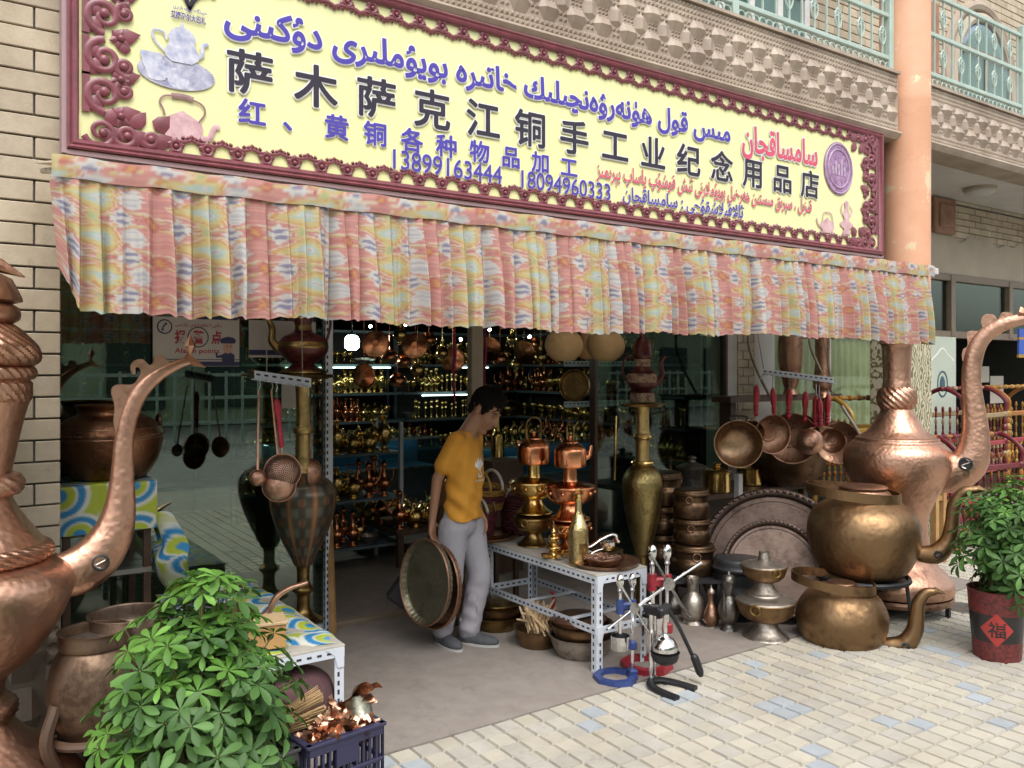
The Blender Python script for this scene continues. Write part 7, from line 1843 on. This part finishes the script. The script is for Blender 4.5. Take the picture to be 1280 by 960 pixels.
su.location = (6.08, 3.05, 0); su.rotation_euler = (0, 0, -PI/2)
for z in SH[:-1]:
    y = 1.7; kd = rr.choice(kinds)
    while y < 4.45:
        if rr.random() < .3: kd = rr.choice(kinds)
        put(kd, (6.05+rr.uniform(-.05, .03), y, z+.0135), rr.uniform(.9, 1.2)); y += .085
for i, (x0, x1, Y, z) in enumerate([(3.0, 4.2, 4.40, 1.655), (4.9, 5.5, 4.40, 1.655), (4.6, 5.2, 4.40, 1.335)]):
    b = MB(); b.box(((x0+x1)/2, Y, z), (x1-x0, .016, .012)); o = b.build('led_strip', M['led'], None, 0)
    tag(o, ['thin white light strip under the upper shelf seen through the doorway', 'light strip under the upper shelf behind the gourds', 'light strip under the middle shelf behind the right glass', 'light strip under the shelf deep behind the poster glass'][i], 'light strip')
# globe lamp
P = YP(440, 428, 3.2); gl = thing('globe_lamp', 'glowing white globe lamp hanging inside the shop near the doorway top', 'lamp', P)
r_ = px2m(9, P); b = MB(); b.lathe(smoothpts([(r_*.5, -r_*1.05), (r_*.95, -r_*.7), (r_, 0), (r_*.9, r_*.6), (r_*.6, r_*.95)], 3), 20); b.build('globe', M['lamp'], gl)
b = MB(); b.tube([(0, 0, r_*.9), (0, 0, 3.16-P.z)], .008, 6); b.lathe([(r_*.6, r_*.9), (r_*.4, r_*1.3)], 14); b.build('cord', M['black'], gl)
# small spot bulbs
for i, (px, py, Y) in enumerate([(414, 408, 3.6), (463, 408, 3.8), (507, 406, 4.0), (576, 424, 3.4), (612, 412, 3.3), (662, 421, 3.0), (868, 436, 3.0), (829, 444, 3.0), (803, 416, 3.3)]):
    P = YP(px, py, Y); b = MB(); b.ball((0, 0, 0), .014, n=10, m=6); o = b.build('spot_bulb', M['bulb'], None, 60, loc=P)
    tag(o, 'small white bulb glowing up in the dark shop', 'bulb', 'bulbs glowing in the shop')
# hanging copper pieces inside, near the door top
hk = None; rr = random.Random(8)
pts_ = [(470, 430), (487, 445), (500, 418), (519, 432), (536, 424), (553, 441), (566, 450), (505, 452), (522, 462), (612, 436), (625, 448), (640, 424), (655, 440), (668, 430), (676, 446), (455, 470), (497, 475), (645, 455)]
hang_labels = ['copper pot hanging in the dark just inside the shop']
for i, (px, py) in enumerate(pts_):
    P = YP(px, py, 1.9+rr.random()*1.3)
    if i % 3 == 0: nm, lb = 'hanging_pan', 'round copper pan hanging in the dim upper part of the shop'
    elif i % 3 == 1: nm, lb = 'hanging_pot', 'small copper pot hanging in the dim upper part of the shop'
    else: nm, lb = 'hanging_jug', 'small brass jug hanging in the dim upper part of the shop'
    b = MB()
    if i % 3 == 0: b.lathe(smoothpts([(.001, -.02), (.08, -.018), (.11, 0), (.113, .003), (.1, -.004), (.001, -.026)], 3), 26, RX(PI/2+rr.uniform(-.3, .3)) @ RY(rr.uniform(-.3, .3)))
    elif i % 3 == 1: b.lathe(smoothpts([(.001, -.06), (.05, -.055), (.075, -.01), (.06, .03), (.04, .045), (.05, .06)], 3), 22)
    else: b.lathe(smoothpts([(.03, -.08), (.02, -.06), (.055, -.02), (.05, .02), (.02, .05), (.02, .09), (.03, .1)], 3), 20)
    b.tube([(0, 0, .05), (0, 0, 3.16-P.z)], .003, 5)
    o = b.build(nm, M['copper_shiny'] if i % 3 < 2 else M['brass'], None, 60, loc=P); tag(o, lb, 'pan' if i % 3 == 0 else ('pot' if i % 3 == 1 else 'jug'), 'copperware hanging inside the shop, '+nm.replace('_', ' ')+'s')
for px, lb in ((567, 'crimson tassel cord hanging left of the door post'), (605, 'crimson tassel cord hanging right of the door post')):
    P = YP(px, 455, 1.0); b = MB(); b.tube(smoothpts([(0, 0, .5), (.01, 0, .1), (0, 0, -.05), (.01, 0, -.28)], 5), [.01]*5+[.018]*5+[.012]*5+[.004], 8, flat=.6); o = b.build('tassel', plain('crimson_cloth', (.30, .02, .08), .8, .3, 20, .1), loc=P); tag(o, lb, 'tassel')
# display counters with glass cases
def counter(label, x0, x1, Y, z, rz=0.0, hh=.28):
    o = thing('glass_counter', label, 'counter', ((x0+x1)/2, Y, 0), rz); Lw = x1-x0
    b = MB(); b.box((0, 0, (z-hh)/2), (Lw, .5, z-hh)); b.build('base', M['shelf_blue'], o, 0)
    b = MB(); b.box((0, -.25, z-hh/2), (Lw, .008, hh)); b.box((0, 0, z), (Lw, .5, .01)); b.build('glass_case', M['glass_case'], o, 0)
    b = MB(); b.box((0, -.25, z+.004), (Lw, .02, .02)); b.box((0, -.25, z-hh), (Lw, .02, .02)); b.build('edge_strip', M['steel_rod'], o, 0)
    b = MB(); b.box((0, .2, z-hh/2), (Lw-.02, .01, hh-.02)); b.build('case_back', plain('pale_blue_backing', (.16, .26, .30), .6, .1, 5, 0), o, 0)
    b = MB(); b.box((0, .1, z-.02), (Lw-.06, .012, .012)); b.build('led_strip', emit('case_light', (.6, .9, 1), 1.2), o, 0)
counter('blue-lit glass display counter across the back of the doorway', 2.5, 4.2, 3.55, .95)
counter('blue-lit glass display counter behind the baskets and kettles', 4.0, 5.8, 2.55, .92)
rr = random.Random(77)
for i in range(16): put(rr.choice(['goblet', 'bowl', 'teapot']), (2.7+i*.095, 3.62, .955), .6)
for i in range(16): put(rr.choice(['vase', 'ewer', 'teapot', 'candlestick']), (4.15+i*.1, 2.62, .925), .85)
# low rack of brass pots inside the door, to the left
lr = thing('slotted_table', 'dim slotted rack of brass pots inside the doorway, left', 'rack', (2.75, 2.4, 0), R(0))
for z in (.20, .58, .95):
    b = MB(); b.box((0, 0, z), (.9, .5, .02)); b.build('shelf', M['shelf_blue'], lr, 0)
for x in (-.44, .44):
    for y in (-.24, .24): b = MB(); b.box((x, y, .6), (.03, .03, 1.2)); b.build('leg', M['white_steel'], lr, 0)
for z, n_ in ((.21, 5), (.59, 6), (.96, 6)):
    for i in range(n_):
        for y in (2.25, 2.45): put(rr.choice(['teapot', 'bowl', 'vase', 'ewer']), (2.38+i*.14, y, z), rr.uniform(1.0, 1.25))
ft = thing('floor_table', 'low table of shiny pots on the shop floor beyond the doorway', 'table', (3.55, 2.5, 0))
b = MB(); b.box((0, 0, .30), (.9, .9, .04)); b.build('top', M['wood_dark'], ft, 0)
for x in (-.4, .4):
    for y in (-.4, .4): b = MB(); b.box((x, y, .14), (.05, .05, .28)); b.build('leg', M['wood_dark'], ft, 0)
for i in range(6):
    for j in range(5): put(rr.choice(['teapot', 'bowl', 'bowl', 'teapot', 'ewer']), (3.17+i*.15, 2.15+j*.17, .32), rr.uniform(1.0, 1.3))
# slotted upright and shelf behind the right glass, with a gold plate on it
o = thing('slotted_post', 'white slotted upright inside the right glass, above the copper kettles', 'post', YP(738, 600, 1.25)); o.location.z = 0
b = MB(); slot_angle(b, (0, 0, 0), (0, 0, 2.75), .045, (0, -1, 0)); b.build('angle', [M['white_steel'], M['hole']], o, 0)
for py, lb in ((458, 'upper slotted shelf bar behind the gourds'), (509, 'lower slotted shelf bar behind the copper kettles')):
    a, c = YP(705, py, 1.3), YP(800, py, 1.3); o = thing('slotted_bar', lb, 'bar', (0, 0, 0)); b = MB(); slot_angle(b, a, Vector((c.x, c.y, a.z)), .045, (0, 0, 1)); b.build('bar', [M['white_steel'], M['hole']], o, 0)
tray('gilded_plate', 'round gold plate standing on the slotted shelf below the gourds', 719, 482, 6.3, 20, M['brass_dark'], R(5), R(-25))
# gourds
M['gourd'] = plain('dried_gourd', (.50, .33, .15), .6, .15, 5, .1)
for px, lb in ((705, 'pale round gourd hanging under the valance, beside the door post'), (757, 'pale round gourd hanging under the valance, closer to the brass vase')):
    P = YP(px, 433, .32); s = depth(P)/F; o = thing('gourd', lb, 'gourd', P)
    b = MB(); b.lathe(smoothpts([(.5*s, -18.5*s), (12*s, -17.5*s), (21*s, -9*s), (24*s, 1*s), (21*s, 12*s), (13*s, 19*s), (6*s, 22*s), (3*s, 25*s)], 5), 40, None, 0, lambda a, z, k: .012*math.sin(a*5+z*30)); b.build('shell', M['gourd'], o)
    b = MB(); b.tube([(0, 0, 24*s), (.005, 0, 40*s), (0, .0, 2.9-P.z)], .006, 6); b.build('cord', M['wire'], o)
for px, py, Y, lb in ((737, 428, .45, 'long dark gourd between the two pale gourds'),):
    P = YP(px-3, py, Y); s = depth(P)/F; b = MB(); b.lathe(smoothpts([(.5*s, -22*s), (10*s, -18*s), (13*s, -5*s), (8*s, 12*s), (4*s, 24*s)], 4), 26); b.tube([(0, 0, 22*s), (0, 0, 2.9-P.z)], .005, 5); o = b.build('gourd', M['wood'], loc=P); tag(o, lb, 'gourd')
# tall brass floor vase with ewer
Pb = G(801, 724); Pb = EYE+ray(803)*(depth(G(803, 772))+.15); Pb.z = 0; s = depth(Pb)/F; zf = lambda y: EYE.z-(y-HY)*s
bv_ = thing('tall_vase', 'tall engraved brass floor vase with a plate on top beside the pot stacks', 'vase', Pb)
addlathe(bv_, 'foot', [(20*s, 0), (21*s, 2*s), (14*s, 8*s), (8*s, 20*s), (7*s, zf(700)), (9*s, zf(692))], M['brass_dark'], 36)
addlathe(bv_, 'body', [(9*s, zf(692)), (14*s, zf(675)), (21*s, zf(645)), (25*s, zf(615)), (24*s, zf(597)), (18*s, zf(586)), (12*s, zf(582))], metal('engraved_brass', (.30, .24, .10), (.14, .11, .045), .36, .6, 9, .3, 60), 48)
addlathe(bv_, 'neck', [(12*s, zf(582)), (9*s, zf(576)), (9*s, zf(552)), (11*s, zf(548)), (11*s, zf(543)), (9*s, zf(540)), (8.5*s, zf(518)), (10*s, zf(508))], M['neck_brass'], 36)
b = MB(); b.torus((0, 0, zf(578)), 12.5*s, 2.4*s); b.torus((0, 0, zf(546)), 10*s, 2.2*s); b.build('neck_ring', M['brass'], bv_)
addlathe(bv_, 'rim_plate', [(10*s, zf(509)), (26*s, zf(508)), (29*s, zf(505)), (27*s, zf(504)), (8*s, zf(504))], M['brass'], 44, 1, 0)
M['inlay'] = plain('cream_inlay', (.42, .30, .19), .5, .7, 40, .2, col2=(.07, .02, .02))
ew = thing('decorated_ewer', 'maroon ewer with cream inlaid bands on the plate atop the tall brass vase', 'ewer', Pb+UP*zf(503), math.atan2(side(803).y, side(803).x))
for pr, mt in (([(15, 0), (16, 2), (15, 10), (15.5, 12)], 'inlay'), ([(15.5, 12), (11, 15), (17, 20), (18.5, 25)], 'maroon_enamel'), ([(18.5, 25), (19, 30), (18, 36)], 'inlay'), ([(18, 36), (13, 40), (10, 45)], 'maroon_enamel'), ([(10, 45), (10, 54)], 'inlay'), ([(10, 54), (11.5, 58), (11, 68), (9, 76), (4, 82), (.5, 88)], 'maroon_enamel')):
    addlathe(ew, 'band' if mt == 'inlay' else 'body', [(r*s, z*s) for r, z in pr], M[mt], 36, 1, 4)
addtube(ew, 'spout', [(16*s, 0, 22*s), (24*s, 0, 34*s), (23*s, 0, 50*s), (28*s, 0, 58*s)], [4*s, 3*s, 2.4*s, 2*s], M['maroon_enamel'])
addtube(ew, 'handle', [(-10*s, 0, 56*s), (-22*s, 0, 54*s), (-24*s, 0, 36*s), (-17*s, 0, 24*s)], 1.5*s, M['maroon_enamel'])
b = MB(); P = YP(770, 520, .55); b.tube([P, YP(768, 600, .6)], .010, 8); o = b.build('brass_rod', M['brass']); tag(o, 'thin upright brass rod between copper kettles and brass vase', 'rod')
P = YP(622, 600, 1.6); o = vessel('slim_bottle', 'slim brass bottle standing behind the shoulder of the man', 'bottle', P, [(.05, 0), (.055, .01), (.05, .16), (.02, .22), (.016, .34), (.02, .36)], M['brass'], 28)
o.location.z = .93
b = MB(); b.box((0, 0, .455), (.3, .3, .93)); o2 = b.build('pedestal', M['wood_dark'], None, 0, loc=(P.x, P.y, -.012)); tag(o2, 'dark pedestal under the slim brass bottle behind the man', 'pedestal')

# ------------------------------------------------------------------ neighbouring bay: turned wooden cradles, poster, shop things
def turned(mb_by, p0, p1, r, n_b=9, seed=0):
    p0, p1 = Vector(p0), Vector(p1); L = (p1-p0).length; m4 = (p1-p0).to_track_quat('Z', 'Y').to_matrix().to_4x4(); m4.translation = p0; r2 = random.Random(seed)
    for k in range(n_b):
        z0, z1 = L*k/n_b, L*(k+1)/n_b; h = z1-z0; q = r*(1.0 if k % 2 == 0 else .72)
        mb_by[k % len(mb_by)].lathe([(r*.5, z0), (q*.9, z0+h*.12), (q, z0+h*.4), (q*.95, z0+h*.7), (r*.5, z1)], 12, m4)
def cradle(label, P, rz, cols, sx=1.0):
    o = thing('wooden_cradle', label, 'cradle', P, rz); w, d, h = .95*sx, .42, .78
    for ix, x in enumerate((-w/2, w/2)):
        for y in (-d/2, d/2):
            bs_ = [MB() for _ in cols]; turned(bs_, (x, y, 0), (x, y, h), .034, 11, ix)
            p = None
            for b, c in zip(bs_, cols):
                q = b.build('leg', M[c], o if p is None else p); p = p or q
        b = MB(); b.tube(smoothpts([(x, -d/2, h*.95), (x, -d/2, h+.12), (x, 0, h+.24), (x, d/2, h+.12), (x, d/2, h*.95)], 6), .022, 8); b.build('arched_end', M[cols[-1]], o)
        bs_ = [MB() for _ in cols]
        for q in range(5): turned(bs_, (x, -d/2+.07+q*.07, .42), (x, -d/2+.07+q*.07, h+.06), .014, 7, q)
        p = None
        for b, c in zip(bs_, cols):
            q = b.build('end_spindles', M[c], o if p is None else p); p = p or q
    for y in (-d/2, d/2):
        for z in (.18, .45, .74):
            b = MB(); b.box((0, y, z), (w, .035, .05), None, 0, .008); b.build('side_rail', M['red_paint'] if z < .7 else M[cols[1 % len(cols)]], o, 0)
        bs_ = [MB() for _ in cols]
        for q in range(9): turned(bs_, (-w/2+.1+q*(w-.2)/8, y, .2), (-w/2+.1+q*(w-.2)/8, y, .44), .018, 5, q)
        p = None
        for b, c in zip(bs_, cols):
            q = b.build('side_spindles', M[c], o if p is None else p); p = p or q
    bs_ = [MB() for _ in cols]; turned(bs_, (-w/2-.05, 0, h+.24), (w/2+.05, 0, h+.24), .026, 15, 3); p = None
    for b, c in zip(bs_, cols):
        q = b.build('carrying_bar', M[c], o if p is None else p); p = p or q
    return o
Pc = YP(1210, 700, -.05); cradle('orange and cream turned wooden cradle behind the leafy plant, lowest row', (Pc.x, Pc.y, .0), R(-6), ['orange_wood', 'maroon_wood', 'maroon_wood'])
Pc = YP(1205, 640, .45); cradle('maroon turned wooden cradle raised behind the orange cradle', (Pc.x, Pc.y, .42), R(4), ['maroon_wood', 'cream_wood', 'maroon_wood'])
pl_ = thing('platform', 'low wooden platform holding the raised cradles in the neighbouring bay', 'platform', (Pc.x+.3, .52, 0)); b = MB(); b.box((0, 0, .39), (2.6, .6, .05)); b.build('top', M['wood_dark'], pl_, 0)
for x in (-1.2, 1.2):
    for y in (-.25, .25): b = MB(); b.box((x, y, .18), (.07, .07, .36)); b.build('leg', M['wood_dark'], pl_, 0)
Pc = YP(1250, 640, .52); cradle('yellow arched wooden cradle behind the spout of the giant ewer', (Pc.x+.2, Pc.y, .42), R(0), ['yellow_wood', 'orange_wood'])
Pc = YP(1072, 600, .35); cradle('amber turned wooden cradle behind the neck of the giant ewer', (Pc.x+.1, Pc.y, .36), R(-10), ['orange_wood', 'yellow_wood'], .8)
pl2 = thing('bench', 'dark wooden bench under the amber cradle, behind the giant ewer', 'bench', (Pc.x+.1, Pc.y, 0)); b = MB(); b.box((0, 0, .335), (.95, .5, .045)); b.build('top', M['wood_dark'], pl2, 0)
for x in (-.4, .4): b = MB(); b.box((x, 0, .155), (.06, .42, .31)); b.build('leg', M['wood_dark'], pl2, 0)
p0, p1 = YP(1158, 425, .93), YP(1193, 512, .93)
M['pale_green'] = plain('pale_green_board', (.50, .56, .47), .6, .08, 3, .05)
pb_ = thing('notice_board', 'tall pale green door panel with an oval blue badge behind the ewer spout', 'panel', (p0.x, .93, 0)); pw = p1.x-p0.x
b = MB(); b.box((pw/2, 0, 1.0), (pw, .04, 2.0), None, 0, .004); b.build('panel', M['pale_green'], pb_, 0)
b = MB(); zc = YP(1175, 480, .93).z; b.tube([(pw/2+.10*math.cos(a), -.022, zc+.14*math.sin(a)) for a in [2*PI*i/36 for i in range(36)]], .012, 6, flat=.3, ref=(0, 1, 0), closed=True); b.ball((pw/2, -.02, zc), (.06, .006, .09)); b.build('oval_badge', plain('teal_print', (.06, .12, .15), .5, .3, 30, 0), pb_)
b = MB(); b.tube(smoothpts([(.05, -.02, zc+.26), (pw*.3, -.02, zc+.33), (pw*.5, -.02, zc+.40), (pw*.7, -.02, zc+.33), (pw-.05, -.02, zc+.26)], 6), .01, 6, flat=.4, ref=(0, 1, 0)); b.build('moulded_arch', M['ink_white'], pb_)
for x, w, h, z, lb in ((1228, 22, 20, 468, 'upper white sheet of paper in the dark neighbouring shop'), (1246, 22, 34, 487, 'larger lower white sheet of paper in the dark neighbouring shop')):
    P = YP(x, z, 1.6); s = depth(P)/F; b = MB(); b.box((0, 0, 0), (w*s*1.5, .005, h*s)); o = b.build('paper_sheet', M['poster'], None, 0, loc=P); tag(o, lb, 'paper')
P = YP(1275, 428, .2); s = depth(P)/F; o = thing('banner', 'blue banner with yellow edging at the picture edge beside the ewer spout', 'banner', P)
b = MB(); b.box((.10, 0, 0), (20*s*1.6, .02, 34*s)); b.build('cloth', plain('royal_blue_cloth', (.04, .09, .38), .7, .2, 5, .1), o, 0)
b = MB(); b.box((.10, 0, -17*s), (20*s*1.7, .024, 4*s)); b.box((.10, 0, 5*s), (20*s*1.63, .022, 3*s)); b.build('edging', M['yellow_wood'], o, 0)
b = MB(); b.tube([(.10, 0, 17*s), (.10, 0, 3.57-P.z)], .006, 6); b.build('cord', M['wire'], o)
P = G(1208, 762); b = MB(); b.lathe([(.13, .0), (.13, .012), (.12, .014), (.11, .010), (.001, .010)], 40, T(0, 0, .002)); o = b.build('manhole_cover', M['steel_rod'], loc=P); tag(o, 'round metal manhole cover in the pavers beside the planter', 'cover')
Pm = YP(1188, 640, -.3)
b = MB(); b.box((0, 0, .35), (.05, .05, .70)); b.box((.12, 0, .35), (.05, .05, .70)); b.box((.06, 0, .15), (.12, .03, .04)); b.box((.06, 0, .55), (.12, .03, .04)); o = b.build('trestle', M['wood'], None, 0, loc=(Pm.x-.25, Pm.y, 0)); tag(o, 'upright pale wooden trestle behind the stand of the giant ewer', 'trestle')
b = MB(); b.box((0, 0, .52), (.10, .05, 1.04)); o = b.build('wooden_board', M['wood_dark'], None, 0, loc=(Pm.x-.42, Pm.y+.05, 0)); tag(o, 'dark upright board beside the pale wooden trestle behind the ewer', 'board')
b = MB()
for i in range(14):
    for j in range(3): b.ball((i*.035, 0, .03+j*.05), (.022, .03, .026), n=8, m=6)
o = b.build('bead_mat', M['cream_wood'], loc=(Pm.x-.1, Pm.y+.25, 0)); tag(o, 'cream wooden bead mat on the ground behind the planter', 'mat')

# ------------------------------------------------------------------ across the street (seen only in reflections)
ow = MB(); ow.box((4, -19.5, 3.6), (60, .6, 7.2)); struct('opposite_wall', ow, plain('opposite_render', (.42, .50, .34), .9, .35, .35, .1), 0)
ob = MB(); rr = random.Random(12)
for i in range(22):
    x = -24+i*2.6; ob.box((x, -19.15, 1.5), (1.5, .12, 2.0)); ob.box((x, -19.15, 4.9), (1.5, .12, 1.8))
struct('opposite_windows', ob, plain('opposite_glass', (.04, .07, .06), .2, .3, 1, 0), 0)
of = MB()
for z in (.45, 1.0, 1.5): of.box((3, -13, z), (40, .06, .07))
for i in range(110): of.box((-17+i*.36, -13, .8), (.05, .05, 1.55))
struct('opposite_fence', of, M['mint'], 0)
